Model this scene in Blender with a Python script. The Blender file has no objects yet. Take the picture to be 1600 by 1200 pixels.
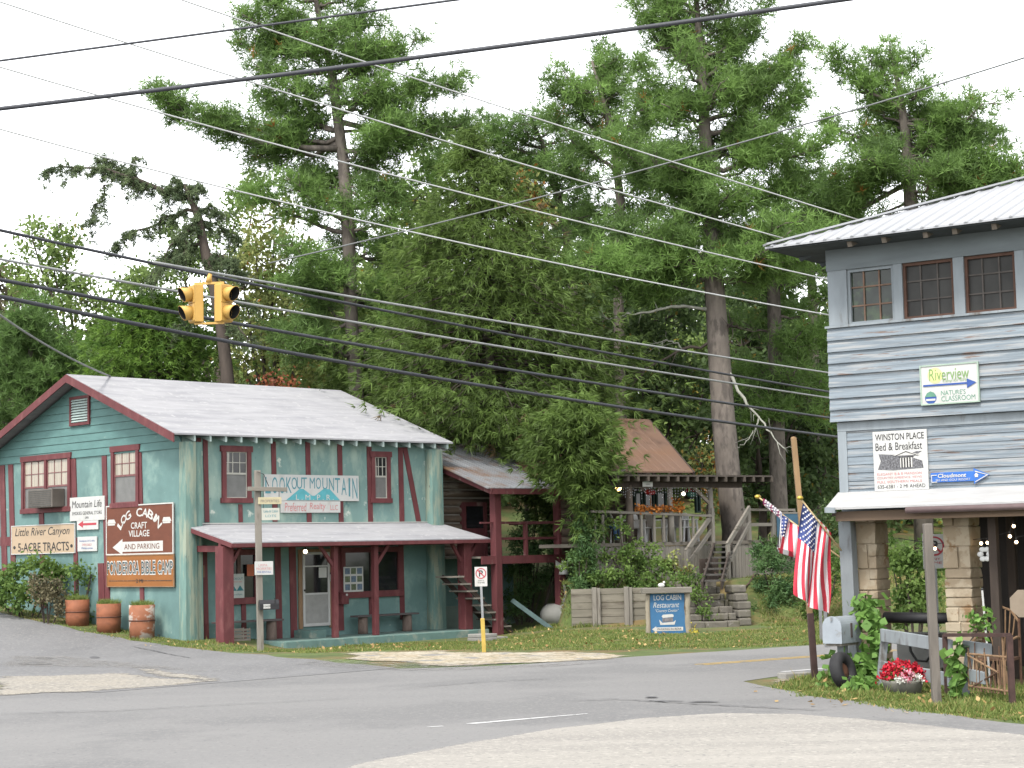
import bpy, bmesh, math, random
import numpy as np
from mathutils import Vector, Matrix
random.seed(7)
rng = np.random.default_rng(11)
SC = bpy.context.scene
COL = SC.collection
rad = math.radians

# ------------------------------------------------------------------ camera, sky, sun, exposure
FPX, EYE = 2850.0, 2.2
PITCH, ROLL = math.atan(258 / FPX), -0.022
cam = bpy.data.cameras.new("camera")
cam.sensor_width = 36.0
cam.lens = FPX / 1600 * 36.0
cam.clip_start, cam.clip_end = 0.5, 3000
co = bpy.data.objects.new("camera", cam)
COL.objects.link(co)
CAMROT = Matrix.Rotation(math.pi / 2 + PITCH, 3, 'X') @ Matrix.Rotation(ROLL, 3, 'Z')
co.matrix_world = Matrix.Translation((0, 0, EYE)) @ CAMROT.to_4x4()
SC.camera = co

SUN_AZ, SUN_EL = 205.0, 56.0
w = bpy.data.worlds.new("World")
SC.world = w
w.use_nodes = True
nt = w.node_tree
nt.nodes.clear()
sky = nt.nodes.new('ShaderNodeTexSky')
sky.sky_type = 'NISHITA'
sky.sun_disc = False
sky.sun_elevation = rad(SUN_EL)
sky.sun_rotation = rad(SUN_AZ)
sky.air_density = 1.0
sky.dust_density = 1.0
hs = nt.nodes.new('ShaderNodeHueSaturation')
hs.inputs['Saturation'].default_value = 0.10
bg = nt.nodes.new('ShaderNodeBackground')
bg.inputs['Strength'].default_value = 0.15
wo = nt.nodes.new('ShaderNodeOutputWorld')
nt.links.new(sky.outputs[0], hs.inputs['Color'])
nt.links.new(hs.outputs[0], bg.inputs['Color'])
nt.links.new(bg.outputs[0], wo.inputs['Surface'])

sl = bpy.data.lights.new("sun", 'SUN')
sl.energy = 1.4
sl.angle = rad(12)
sl.color = (1.0, 0.955, 0.88)
so = bpy.data.objects.new("sun", sl)
COL.objects.link(so)
SV = Vector((math.sin(rad(SUN_AZ)) * math.cos(rad(SUN_EL)), math.cos(rad(SUN_AZ)) * math.cos(rad(SUN_EL)), math.sin(rad(SUN_EL))))
so.rotation_euler = SV.to_track_quat('Z', 'Y').to_euler()
so.location = SV * 60

SC.view_settings.view_transform = 'Standard'
SC.view_settings.look = 'None'
SC.view_settings.exposure = 1.85
SC.view_settings.gamma = 1.0
SC.render.engine = 'CYCLES'
SC.cycles.max_bounces = 8
SC.cycles.transparent_max_bounces = 8
SC.cycles.use_denoising = True

# ------------------------------------------------------------------ photograph measuring helpers
CAM = Vector((0, 0, EYE))
def ray(px, py):
    return CAMROT @ Vector(((px - 800) / FPX, -(py - 600) / FPX, -1.0))
def at(px, py, depth):
    d = ray(px, py)
    return CAM + d * (depth / d.y)
def onz(px, py, z=0.0):
    d = ray(px, py)
    return CAM + d * ((z - EYE) / d.z)
class Frame:                       # a facade frame: x to the right along the wall, y into the wall, z up
    def __init__(s, o, deg):
        s.o = Vector(o); s.deg = deg
        s.M = Matrix.Rotation(rad(deg), 3, 'Z')
    def hit(s, px, py, y=0.0):
        o = s.M.transposed() @ (CAM - s.o); d = s.M.transposed() @ ray(px, py)
        return o + d * ((y - o.y) / d.y)
    def world(s, p):
        return s.M @ Vector(p) + s.o
    def local(s, p):
        return s.M.transposed() @ (Vector(p) - s.o)

# ------------------------------------------------------------------ materials
def rgb(r, g, b):                  # sRGB 0..255 paint colour to linear
    f = lambda c: (c / 255 / 12.92) if c / 255 <= .04045 else ((c / 255 + .055) / 1.055) ** 2.4
    return (f(r), f(g), f(b))
MATS = {}
ALB = .66                          # one overall scale for paint, wood, stone and asphalt
def mat(name, col, rough=.75, var=.18, scale=4.0, stretch=(1, 1, 1), bump=.0, patch=None, patch_scale=2.0, patch_at=.6,
        patch_soft=.04, patch_stretch=None, metal=0.0, spec=.35, speck=None, coords='Object', detail=6, rotz=0.0, soft=False):
    if name in MATS:
        return MATS[name]
    sc_ = lambda c: tuple(v * ALB for v in c)
    col = sc_(col)
    if patch is not None: patch = sc_(patch)
    if speck is not None: speck = [(sc_(q[0]),) + tuple(q[1:]) for q in speck]
    m = bpy.data.materials.new(name)
    m.use_nodes = True
    t = m.node_tree; N = t.nodes; L = t.links
    b = N['Principled BSDF']
    b.inputs['Roughness'].default_value = rough
    b.inputs['Metallic'].default_value = metal
    b.inputs['Specular IOR Level'].default_value = spec
    tc = N.new('ShaderNodeTexCoord')
    def noise(sc, st, det=detail):
        mp = N.new('ShaderNodeMapping'); mp.inputs['Scale'].default_value = st; mp.inputs['Rotation'].default_value = (0, 0, rotz)
        L.new(tc.outputs[coords], mp.inputs['Vector'])
        n = N.new('ShaderNodeTexNoise'); n.inputs['Scale'].default_value = sc; n.inputs['Detail'].default_value = det
        n.inputs['Roughness'].default_value = .6
        L.new(mp.outputs[0], n.inputs['Vector'])
        return n
    n1 = noise(scale, stretch)
    r = N.new('ShaderNodeValToRGB')
    lo = [c * (1 - var * 1.6) for c in col]; hi = [min(1, c * (1 + var * 1.6)) for c in col]
    r.color_ramp.elements[0].position = .25; r.color_ramp.elements[1].position = .75
    r.color_ramp.elements[0].color = (*lo, 1); r.color_ramp.elements[1].color = (*hi, 1)
    L.new(n1.outputs['Fac'], r.inputs[0])
    out = r.outputs[0]
    def layer(out, col2, sc, st, thr, soft):
        n = noise(sc, st)
        mr = N.new('ShaderNodeMapRange'); mr.inputs['From Min'].default_value = thr - soft; mr.inputs['From Max'].default_value = thr + soft
        L.new(n.outputs['Fac'], mr.inputs['Value'])
        mx = N.new('ShaderNodeMix'); mx.data_type = 'RGBA'
        L.new(mr.outputs[0], mx.inputs['Factor']); L.new(out, mx.inputs['A']); mx.inputs['B'].default_value = (*col2, 1)
        return mx.outputs['Result']
    if patch is not None:
        out = layer(out, patch, patch_scale, patch_stretch or stretch, patch_at, patch_soft)
    if speck is not None:
        for sp_ in speck:
            c2, st_, sc, thr = (sp_[0], (1, 1, 1), sp_[1], sp_[2]) if len(sp_) == 3 else sp_
            out = layer(out, c2, sc, st_, thr, .03)
    L.new(out, b.inputs['Base Color'])
    if bump:
        bp = N.new('ShaderNodeBump'); bp.inputs['Strength'].default_value = bump; bp.inputs['Distance'].default_value = .02
        n3 = noise(scale * 2.5, stretch)
        L.new(n3.outputs['Fac'], bp.inputs['Height']); L.new(bp.outputs[0], b.inputs['Normal'])
    if soft:                       # ragged loose edge, thinning out where the 'edge' attribute falls to 0
        at_ = N.new('ShaderNodeAttribute'); at_.attribute_name = 'edge'
        na = noise(float(soft), (1, 1, 1), 8)
        nb = noise(float(soft) * .13, (1, 1, 1), 8)
        av = N.new('ShaderNodeMix'); av.data_type = 'FLOAT'; av.inputs['Factor'].default_value = .55
        L.new(na.outputs['Fac'], av.inputs['A']); L.new(nb.outputs['Fac'], av.inputs['B'])
        ad = N.new('ShaderNodeMath'); ad.operation = 'ADD'; L.new(at_.outputs['Fac'], ad.inputs[0]); L.new(av.outputs['Result'], ad.inputs[1])
        mr = N.new('ShaderNodeMapRange'); mr.inputs['From Min'].default_value = .82; mr.inputs['From Max'].default_value = .98
        L.new(ad.outputs[0], mr.inputs['Value']); L.new(mr.outputs[0], b.inputs['Alpha'])
    MATS[name] = m
    return m
def leaf_mat(name, c_dark, c_light, trans=.35, rough=.6, accent=None):
    if name in MATS:
        return MATS[name]
    m = bpy.data.materials.new(name); m.use_nodes = True
    t = m.node_tree; N = t.nodes; L = t.links
    b = N['Principled BSDF']; b.inputs['Roughness'].default_value = rough; b.inputs['Specular IOR Level'].default_value = .25
    a = N.new('ShaderNodeAttribute'); a.attribute_name = 'tint'
    r = N.new('ShaderNodeValToRGB')
    r.color_ramp.elements[0].color = (*c_dark, 1); r.color_ramp.elements[1].color = (*c_light, 1)
    r.color_ramp.elements[1].position = .93
    if accent:
        e = r.color_ramp.elements.new(.96); e.color = (*accent, 1)
    L.new(a.outputs['Fac'], r.inputs[0])
    tr = N.new('ShaderNodeBsdfTranslucent')
    mx = N.new('ShaderNodeMixShader'); mx.inputs[0].default_value = trans
    L.new(r.outputs[0], b.inputs['Base Color']); L.new(r.outputs[0], tr.inputs['Color'])
    L.new(b.outputs[0], mx.inputs[1]); L.new(tr.outputs[0], mx.inputs[2])
    L.new(mx.outputs[0], N['Material Output'].inputs['Surface'])
    MATS[name] = m
    return m
def glow_mat(name, col, strength):
    m = bpy.data.materials.new(name); m.use_nodes = True
    b = m.node_tree.nodes['Principled BSDF']
    b.inputs['Base Color'].default_value = (*col, 1)
    b.inputs['Emission Color'].default_value = (*col, 1); b.inputs['Emission Strength'].default_value = strength
    return m

# ------------------------------------------------------------------ mesh helpers
class MB:
    def __init__(s, xf=None):
        s.v = []; s.f = []; s.xf = xf
    def add(s, vs, fs):
        n = len(s.v); s.v += [tuple(p) for p in vs]; s.f += [tuple(i + n for i in f) for f in fs]
        return s
    def poly(s, pts):
        return s.add(pts, [tuple(range(len(pts)))])
    def box(s, x0, x1, y0, y1, z0, z1):
        return s.add([(x0, y0, z0), (x1, y0, z0), (x1, y1, z0), (x0, y1, z0), (x0, y0, z1), (x1, y0, z1), (x1, y1, z1), (x0, y1, z1)],
                     [(0, 3, 2, 1), (4, 5, 6, 7), (0, 1, 5, 4), (1, 2, 6, 5), (2, 3, 7, 6), (3, 0, 4, 7)])
    def prism(s, pts, ext):        # polygon of 3D points pushed along ext
        n = len(pts); e = Vector(ext)
        a = [Vector(p) for p in pts]
        nrm = Vector((0, 0, 0))
        for i in range(n):
            nrm += a[i].cross(a[(i + 1) % n])
        if nrm.dot(e) > 0:
            a.reverse()
        fs = [tuple(range(n)), tuple(reversed(range(n, 2 * n)))]
        for i in range(n):
            j = (i + 1) % n
            fs.append((j, i, n + i, n + j))
        return s.add(a + [p + e for p in a], fs)
    def bar(s, p, q, wd, ht, up=(0, 0, 1)):
        p = Vector(p); q = Vector(q); d = (q - p).normalized(); u = Vector(up)
        if abs(d.dot(u)) > .97:
            u = Vector((0, 1, 0))
        sd = d.cross(u).normalized() * (wd / 2); up2 = sd.cross(d).normalized() * (ht / 2)
        return s.prism([p - sd - up2, p + sd - up2, p + sd + up2, p - sd + up2], q - p)
    def tube(s, pts, r, n=8, cap=True):
        pts = [Vector(p) for p in pts]
        rs = r if isinstance(r, (list, tuple, np.ndarray)) else [r] * len(pts)
        vs = []; fs = []; prev = None
        for i, p in enumerate(pts):
            d = (pts[min(i + 1, len(pts) - 1)] - pts[max(i - 1, 0)])
            d = d.normalized() if d.length > 1e-9 else Vector((0, 0, 1))
            a = Vector((0, 0, 1)) if abs(d.z) < .9 else Vector((1, 0, 0))
            if prev is not None:
                a = prev
            u = (a - d * a.dot(d)).normalized(); v = d.cross(u); prev = u
            for k in range(n):
                t = 2 * math.pi * k / n
                vs.append(p + (u * math.cos(t) + v * math.sin(t)) * rs[i])
        for i in range(len(pts) - 1):
            for k in range(n):
                k2 = (k + 1) % n
                fs.append((i * n + k, i * n + k2, (i + 1) * n + k2, (i + 1) * n + k))
        if cap:
            fs.append(tuple(reversed(range(n)))); fs.append(tuple(range((len(pts) - 1) * n, len(pts) * n)))
        return s.add(vs, fs)
    def lathe(s, prof, c=(0, 0, 0), n=20, axis=None, cap=True):
        c = Vector(c); M = Matrix.Identity(3)
        if axis is not None:
            M = Vector((0, 0, 1)).rotation_difference(Vector(axis)).to_matrix()
        vs = []; fs = []
        for (r, z) in prof:
            for k in range(n):
                t = 2 * math.pi * k / n
                vs.append(M @ Vector((r * math.cos(t), r * math.sin(t), z)) + c)
        for i in range(len(prof) - 1):
            for k in range(n):
                k2 = (k + 1) % n
                fs.append((i * n + k, i * n + k2, (i + 1) * n + k2, (i + 1) * n + k))
        if cap:
            fs.append(tuple(reversed(range(n)))); fs.append(tuple(range((len(prof) - 1) * n, len(prof) * n)))
        return s.add(vs, fs)
    def ball(s, c, r, n=10, sq=(1, 1, 1)):
        c = Vector(c); vs = []; fs = []
        m = max(4, n // 2)
        for i in range(1, m):
            ph = math.pi * i / m
            for k in range(n):
                t = 2 * math.pi * k / n
                vs.append(c + Vector((r * sq[0] * math.sin(ph) * math.cos(t), r * sq[1] * math.sin(ph) * math.sin(t), r * sq[2] * math.cos(ph))))
        b = len(vs); vs += [c + Vector((0, 0, r * sq[2])), c - Vector((0, 0, r * sq[2]))]
        for i in range(m - 2):
            for k in range(n):
                k2 = (k + 1) % n
                fs.append((i * n + k, (i + 1) * n + k, (i + 1) * n + k2, i * n + k2))
        for k in range(n):
            k2 = (k + 1) % n
            fs.append((b, k, k2)); fs.append((b + 1, (m - 2) * n + k2, (m - 2) * n + k))
        return s.add(vs, fs)
    def build(s, name, m, parent=None, smooth=False, bevel=0.0):
        me = bpy.data.meshes.new(name)
        vs = s.v if s.xf is None else [tuple(s.xf @ Vector(p)) for p in s.v]
        me.from_pydata(vs, [], s.f); me.update()
        o = bpy.data.objects.new(name, me); COL.objects.link(o)
        me.materials.append(m)
        if smooth:
            me.polygons.foreach_set('use_smooth', [True] * len(me.polygons))
        if parent is not None:
            o.parent = parent
        if bevel:
            b = o.modifiers.new('bevel', 'BEVEL'); b.width = bevel; b.segments = 2; b.limit_method = 'ANGLE'
        return o
def tag(o, label=None, cat=None, group=None, kind=None):
    if label: o['label'] = label
    if cat: o['category'] = cat
    if group: o['group'] = group
    if kind: o['kind'] = kind
    return o
def thing(name, label, cat, loc=(0, 0, 0), rz=0.0, group=None):
    o = bpy.data.objects.new(name, None); COL.objects.link(o)
    o.empty_display_size = .2
    o.location = loc; o.rotation_euler = (0, 0, rad(rz))
    return tag(o, label, cat, group)
def kids(o):
    return [c for c in bpy.data.objects if c.parent is o]
def copy_tree(o, label=None, depth=0):
    c = o.copy(); COL.objects.link(c)
    for ch in kids(o):
        d = copy_tree(ch, None, depth + 1); d.parent = c
    if label: c['label'] = label
    return c
def tri_mesh(name, V, F, tint, m, parent=None):
    V = np.asarray(V, np.float32); F = np.asarray(F, np.int32)
    me = bpy.data.meshes.new(name)
    k = F.shape[1]
    me.vertices.add(len(V)); me.vertices.foreach_set('co', V.ravel())
    me.loops.add(F.size); me.loops.foreach_set('vertex_index', F.ravel())
    me.polygons.add(len(F))
    me.polygons.foreach_set('loop_start', np.arange(0, F.size, k, dtype=np.int32))
    me.update(calc_edges=True)
    at_ = me.attributes.new('tint', 'FLOAT', 'FACE'); at_.data.foreach_set('value', np.asarray(tint, np.float32))
    me.materials.append(m)
    o = bpy.data.objects.new(name, me); COL.objects.link(o)
    if parent is not None: o.parent = parent
    return o
def text_mesh(s, width, height, shear=0.0, spacing=1.0, bold=0.0):
    cu = bpy.data.curves.new('lettering', 'FONT'); cu.body = s; cu.shear = shear; cu.space_character = spacing; cu.offset = bold
    cu.resolution_u = 3
    o = bpy.data.objects.new('lettering', cu); COL.objects.link(o)
    bpy.context.view_layer.update()
    me = bpy.data.meshes.new_from_object(o.evaluated_get(bpy.context.evaluated_depsgraph_get()))
    bpy.data.objects.remove(o)
    n = len(me.vertices); a = np.zeros(n * 3, np.float32); me.vertices.foreach_get('co', a); a = a.reshape(-1, 3)
    lo, hi = a.min(0), a.max(0); sz = hi - lo
    hh = height if height else width * sz[1] / sz[0]
    ww = width if width else height * sz[0] / sz[1]
    a[:, 0] = ((a[:, 0] - lo[0]) / max(sz[0], 1e-6) - .5) * ww
    a[:, 1] = ((a[:, 1] - lo[1]) / max(sz[1], 1e-6) - .5) * hh
    fs = [tuple(p.vertices) for p in me.polygons]
    bpy.data.meshes.remove(me)
    return a, fs
TXT_D = .004
def add_text(mb, s, cx, cz, y, width, height, rot=0.0, **k):      # faces -y
    a, fs = text_mesh(s, width, height, **k)
    c, sn = math.cos(rot), math.sin(rot)
    mb.add([(cx + p[0] * c - p[1] * sn, y, cz + p[0] * sn + p[1] * c) for p in a], fs)
class Sign:
    """a board on a facade frame between two pixels of the photograph, facing the frame's -y side"""
    def __init__(s, fr, name, label, px0, py0, px1, py1, board, y=-.03, thick=.03, frame=None, frame_w=.04, tilt=0.0, cat='sign'):
        a = fr.hit(px0, py0, y); b = fr.hit(px1, py1, y)
        s.w = abs(b.x - a.x); s.h = abs(a.z - b.z)
        c = Vector(((a.x + b.x) / 2, y, (a.z + b.z) / 2))
        s.t = thing(name, label, cat, fr.world(c), fr.deg)
        s.t.rotation_euler = (0, tilt, rad(fr.deg))
        s.y = 0.0
        bo = MB().box(-s.w / 2, s.w / 2, 0, thick, -s.h / 2, s.h / 2).build('board', board, s.t, bevel=.004)
        if frame:
            fw = frame_w; W, H = s.w / 2, s.h / 2
            f = MB()
            f.box(-W - .003, W + .003, -.012, thick - .003, H - fw, H + .003).box(-W - .003, W + .003, -.012, thick - .003, -H - .003, -H + fw)
            f.box(-W - .003, -W + fw, -.0115, thick - .003, -H + fw, H - fw).box(W - fw, W + .003, -.0115, thick - .003, -H + fw, H - fw)
            f.build('frame', frame, s.t)
    def uv(s, u, v):
        return (u - .5) * s.w, (.5 - v) * s.h
    def txt(s, text, u, v, wf, hf, m, rot=0.0, name='lettering', lift=1, **k):
        mb = MB(); x, z = s.uv(u, v)
        add_text(mb, text, x, z, -TXT_D * lift, s.w * wf if wf else None, s.h * hf if hf else None, rot, **k)
        return mb.build(name, m, s.t)
    def shape(s, pts, m, name='emblem', lift=1):
        mb = MB(); q = [(s.uv(u, v)[0], -TXT_D * lift, s.uv(u, v)[1]) for u, v in pts]
        mb.prism(q, (0, TXT_D * .8, 0))
        return mb.build(name, m, s.t)
    def shapes(s, polys, m, name='emblem', lift=1):
        mb = MB()
        for pts in polys:
            mb.prism([(s.uv(u, v)[0], -TXT_D * lift, s.uv(u, v)[1]) for u, v in pts], (0, TXT_D * .8, 0))
        return mb.build(name, m, s.t)
# ------------------------------------------------------------------ terrain
def S(t):
    t = min(1.0, max(0.0, t)); return t * t * (3 - 2 * t)
TO = Vector((-8.66, 47.52, 0))     # near corner of the teal building
def ground_z(x, y):
    a = (-(x - TO.x) + (y - TO.y)) / math.sqrt(2)
    k = a + .6
    z = 0.0 if k < -1.5 else (.1 * (k + 1.5) ** 2 / 9 if k < 3 else .225 + .1 * (k - 3))
    z = min(z, 2.2)
    if y > 40.5:
        z -= .27 * S((x + 8.0) / 2.6) * S((y - 40.5) / 7) * (1 - S((x + 1.0) / 3.0)) * (1 - S((y - 55) / 3))
    yb = 50.1 if x > 1.4 else 50.1 + 8.5 * S((1.4 - x) / .3)
    if x > 1.4: yb += 1.15 * (1 - S((x - 4.2) / .6))
    if x > 7: yb += .25 * (x - 7)
    if x > 11: yb = 51.1
    z += 1.2 * S((y - yb) / (.8 if 1.4 < x < 4.2 else 2.2))
    z += 5.0 * S((y - 62) / 55)
    return z
grid_x = list(np.arange(-300, -40, 20)) + list(np.arange(-40, -16, 1.0)) + list(np.arange(-16, 12, .4)) + list(np.arange(12, 40, 1.0)) + list(np.arange(40, 301, 20))
grid_y = list(np.arange(-60, 8, 4.0)) + list(np.arange(8, 34, 1.0)) + list(np.arange(34, 62, .4)) + list(np.arange(62, 120, 2.0)) + list(np.arange(120, 900, 40))
mb = MB()
nx = len(grid_x)
vs = [(x, y, ground_z(x, y)) for y in grid_y for x in grid_x]
fs = [(j * nx + i, j * nx + i + 1, (j + 1) * nx + i + 1, (j + 1) * nx + i) for j in range(len(grid_y) - 1) for i in range(nx - 1)]
mb.add(vs, fs)
M_ground = mat('ground', (.085, .12, .03), .95, .3, 1.3, patch=(.17, .12, .05), patch_scale=.55, patch_at=.54, patch_soft=.08,
               speck=[((.25, .19, .08), 9, .66), ((.05, .085, .02), 5, .62)], coords='Object', bump=.4)
tag(mb.build('ground', M_ground, smooth=True), kind='structure')

# roads: sheets a few millimetres above the ground
RROT = -rad(36)
M_asph = mat('asphalt', (.200, .198, .198), .9, .05, .35, stretch=(.12, 1.2, 1), patch=(.226, .223, .221), patch_scale=.30, patch_at=.52, patch_soft=.10, patch_stretch=(.06, 1.0, 1), rotz=RROT,
             speck=[((.180, .179, .180), .22, .56), ((.245, .24, .235), 9, .60), ((.25, .245, .24), 22, .60), ((.125, .125, .127), 15, .64)], bump=.25)
M_asph_side = mat('worn_asphalt', (.18, .18, .184), .9, .09, .5, patch=(.145, .145, .15), patch_scale=.35, patch_at=.58, patch_soft=.07, patch_stretch=(1, .3, 1), rotz=-rad(135),
                  speck=[((.26, .255, .25), 9, .60), ((.25, .245, .24), 22, .60), ((.13, .13, .132), 13, .63)], bump=.25)
M_apron = mat('pale_chip_pavement', (.335, .318, .29), .95, .09, .4, stretch=(.5, 1.5, 1), patch=(.285, .27, .25), patch_scale=.6, patch_at=.55, patch_soft=.10, patch_stretch=(.15, 1.6, 1), rotz=-rad(8),
              speck=[((.42, .40, .36), 10, .60), ((.41, .39, .35), 24, .60), ((.215, .21, .20), 13, .62)], bump=.3, soft=5)
M_gravel = mat('gravel', (.36, .30, .205), .95, .22, 2.2, patch=(.46, .42, .34), patch_scale=1.2, patch_at=.54, patch_soft=.1,
               speck=[((.54, .49, .40), 7, .57), ((.16, .15, .085), 3.2, .60), ((.17, .145, .10), 12, .60), ((.22, .22, .22), 1.4, .60)], bump=.5, soft=6)
def jag(pts, step=.35, amp=.12, seed=1):
    r = random.Random(seed); out = []
    n = len(pts)
    for i in range(n):
        a = Vector((pts[i][0], pts[i][1])); b = Vector((pts[(i + 1) % n][0], pts[(i + 1) % n][1]))
        k = max(1, int((b - a).length / step)); nn = Vector((-(b - a).y, (b - a).x)).normalized()
        off = 0
        for j in range(k):
            off = .6 * off + r.uniform(-amp, amp)
            p = a.lerp(b, j / k) + nn * (off if j else 0)
            out.append((p.x, p.y))
    return out
def sheet(name, pts, z, m):
    from mathutils.geometry import tessellate_polygon
    vs = [(p[0], p[1], z) for p in pts]
    fs = []
    for t in tessellate_polygon([[Vector(v) for v in vs]]):
        n = (Vector(vs[t[1]]) - Vector(vs[t[0]])).cross(Vector(vs[t[2]]) - Vector(vs[t[0]]))
        fs.append(tuple(t) if n.z > 0 else tuple(reversed(t)))
    return MB().add(vs, fs).build(name, m)
def soft_sheet(name, pts, z, m, cell=.12, fade=.8, cover=.75):
    poly = np.array([(p[0], p[1]) for p in pts]); n = len(poly)
    lo, hi = poly.min(0) - .2, poly.max(0) + .2
    gx = np.arange(lo[0], hi[0], cell); gy = np.arange(lo[1], hi[1], cell)
    X, Y = np.meshgrid(gx, gy); P = np.stack([X.ravel(), Y.ravel()], 1)
    dist = np.full(len(P), 1e9); ins = np.zeros(len(P), bool)
    for i in range(n):
        a, b = poly[i], poly[(i + 1) % n]; ab = b - a
        t = np.clip(((P - a) @ ab) / (ab @ ab + 1e-12), 0, 1)
        dist = np.minimum(dist, np.linalg.norm(P - (a + t[:, None] * ab), axis=1))
        c = ((a[1] > P[:, 1]) != (b[1] > P[:, 1])) & (P[:, 0] < ab[0] * (P[:, 1] - a[1]) / (ab[1] + 1e-12) + a[0]); ins ^= c
    w_ = np.where(ins, np.clip(dist / fade, 0, 1), 0) * cover
    nx_ = len(gx); idx = np.arange(len(P)).reshape(len(gy), nx_)
    F = np.stack([idx[:-1, :-1], idx[:-1, 1:], idx[1:, 1:], idx[1:, :-1]], -1).reshape(-1, 4)
    F = F[ins[F].any(1)]
    used = np.unique(F); remap = np.full(len(P), -1); remap[used] = np.arange(len(used))
    V = np.concatenate([P[used], np.full((len(used), 1), z)], 1)
    o = tri_mesh(name, V, remap[F], np.zeros(len(F)), m)
    at_ = o.data.attributes.new('edge', 'FLOAT', 'POINT'); at_.data.foreach_set('value', w_[used].astype(np.float32))
    return o
RD = Vector((.81, .586)); RN = Vector((-.586, .81))         # main road direction and its far-side normal
RC = Vector((3.33, 33.9))                                   # a point of its yellow centre line
def rp(t, n): 
    p = RC + RD * t + RN * n; return (p.x, p.y)
near = [rp(2.6, -2.95), rp(-.3, -3.0), (3.6, 29.6), (3.9, 28.0), (4.5, 26.4), (5.1, 24.2), (5.6, 22.6), (7.5, 18.5), (12, 6), (14, -32), (-60, -34)]
main_pts = [rp(60, 2.85), rp(20, 2.75), rp(6, 2.8), rp(-2.5, 3.0), rp(-4.5, 4.2), rp(-8, 5.2), rp(-40, 5.6), (-90, -28)] + list(reversed(near)) + [rp(20, -2.9), rp(60, -2.9)]
tag(sheet('main_road', jag(main_pts, .5, .05, 3), .006, M_asph), kind='structure')
# side road climbing to the left along the gable
U = Vector((.7071, .7071)); V_ = Vector((-.7071, .7071))
sr = MB(); nseg = 46; nw = 8
rows = []
for i in range(nseg + 1):
    a = -13.5 + 36 * i / nseg
    jig = .08 * math.sin(i * 1.7) + .06 * math.sin(i * 4.1)
    b1 = -1.1 + jig - .25 * max(0, -a)
    b0 = -9.0 - .1 * math.sin(i * .9) - 2 * S((-a - 3) / 8)
    rows.append([Vector((TO.x, TO.y)) + V_ * a + U * (b0 + (b1 - b0) * j / nw) for j in range(nw + 1)])
vs = [(p.x, p.y, ground_z(p.x, p.y) + .011) for r in rows for p in r]
fs = [(i * (nw + 1) + j, i * (nw + 1) + j + 1, (i + 1) * (nw + 1) + j + 1, (i + 1) * (nw + 1) + j) for i in range(nseg) for j in range(nw)]
tag(sr.add(vs, [tuple(reversed(f)) for f in fs]).build('side_road', M_asph_side, smooth=True), kind='structure')
# pale chip-sealed apron in the foreground
ap = [onz(x, y) for x, y in [(480, 1215), (560, 1192), (700, 1165), (850, 1140), (1000, 1122), (1130, 1114), (1250, 1116), (1400, 1128), (1620, 1150)]]
ap = [(p.x, p.y) for p in ap] + [(9, 14), (9, -10), (-4, -10), (-3, 14)]
tag(soft_sheet('pale_apron', jag(ap, .3, .03, 5), .016, M_apron, .12, .25), kind='structure')
# gravel strips
def px_sheet(name, pxs, z, m, seed, amp=.1, step=.3):
    return tag(soft_sheet(name, jag([tuple(onz(x, y)[:2]) for x, y in pxs], step, amp, seed), z, m), kind='structure')
M_dust = mat('dusty_fine_gravel', (.28, .26, .228), .95, .12, 3, patch=(.33, .30, .25), patch_scale=.9, patch_at=.55, patch_soft=.12, speck=[((.45, .42, .36), 14, .58), ((.21, .20, .185), 11, .58)], bump=.4, soft=14)
px_sheet('gravel_wedge', [(-40, 1056), (60, 1055), (200, 1050), (380, 1064), (270, 1075), (100, 1086), (-40, 1092)], .0155, M_dust, 8, .15)
px_sheet('gravel_shoulder', [(505, 1023), (560, 1018), (680, 1016), (760, 1019), (880, 1017), (980, 1021), (1050, 1023), (1000, 1027), (880, 1037), (740, 1043), (620, 1042), (540, 1034)], .015, M_gravel, 9, .3, .45)
px_sheet('gravel_edge', [(1180, 1062), (1240, 1058), (1275, 1060), (1270, 1066), (1225, 1072), (1200, 1076), (1165, 1072)], .015, M_gravel, 10, .06, .2)
px_sheet('gravel_streak', [(150, 1036), (260, 1044), (330, 1054), (400, 1064), (320, 1070), (210, 1060)], .0195, M_dust, 12, .12)
M_grit = mat('scattered_grit', (.27, .26, .245), .95, .15, 6, soft=45)
for nm, pxs, cv in (('scattered_grit', [(480, 1026), (800, 1036), (1000, 1030), (1100, 1026), (900, 1046), (620, 1054), (400, 1042)], .34),
                    ('scattered_grit', [(1090, 1070), (1250, 1068), (1330, 1100), (1600, 1140), (1600, 1152), (1400, 1125), (1180, 1090)], .42), ('scattered_grit', [(-30, 1020), (150, 1024), (420, 1050), (500, 1066), (200, 1050), (-30, 1046)], .36)):
    tag(soft_sheet(nm, jag([tuple(onz(x, y)[:2]) for x, y in pxs], .5, .15, 31), .021, M_grit, .15, .8, cv), kind='structure')
# painted markings
M_white = mat('road_paint_white', (.62, .62, .62), .8, .08, 6, patch=(.28, .28, .28), patch_scale=9, patch_at=.60, patch_soft=.06)
M_yel = mat('road_paint_yellow', (.55, .36, .07), .8, .08, 6, patch=(.25, .23, .18), patch_scale=7, patch_at=.58, patch_soft=.08)
for d in (-.11, .11):
    tag(sheet('yellow_line', [rp(0.0, d - .05), rp(50, d - .05), rp(50, d + .05), rp(0.0, d + .05)], .010, M_yel), kind='structure')
tag(sheet('white_edge_line', [rp(-.4, -2.66), rp(50, -2.62), rp(50, -2.52), rp(-.4, -2.52)], .010, M_white), kind='structure')
a, b = onz(732, 1132), onz(918, 1116)
d = (b - a).normalized(); n_ = Vector((-d.y, d.x, 0)) * .07
tag(sheet('white_dash', [(a - n_)[:2], (b - n_ * .4)[:2], (b + n_ * .4)[:2], (a + n_)[:2]], .010, M_white), kind='structure')
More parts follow.
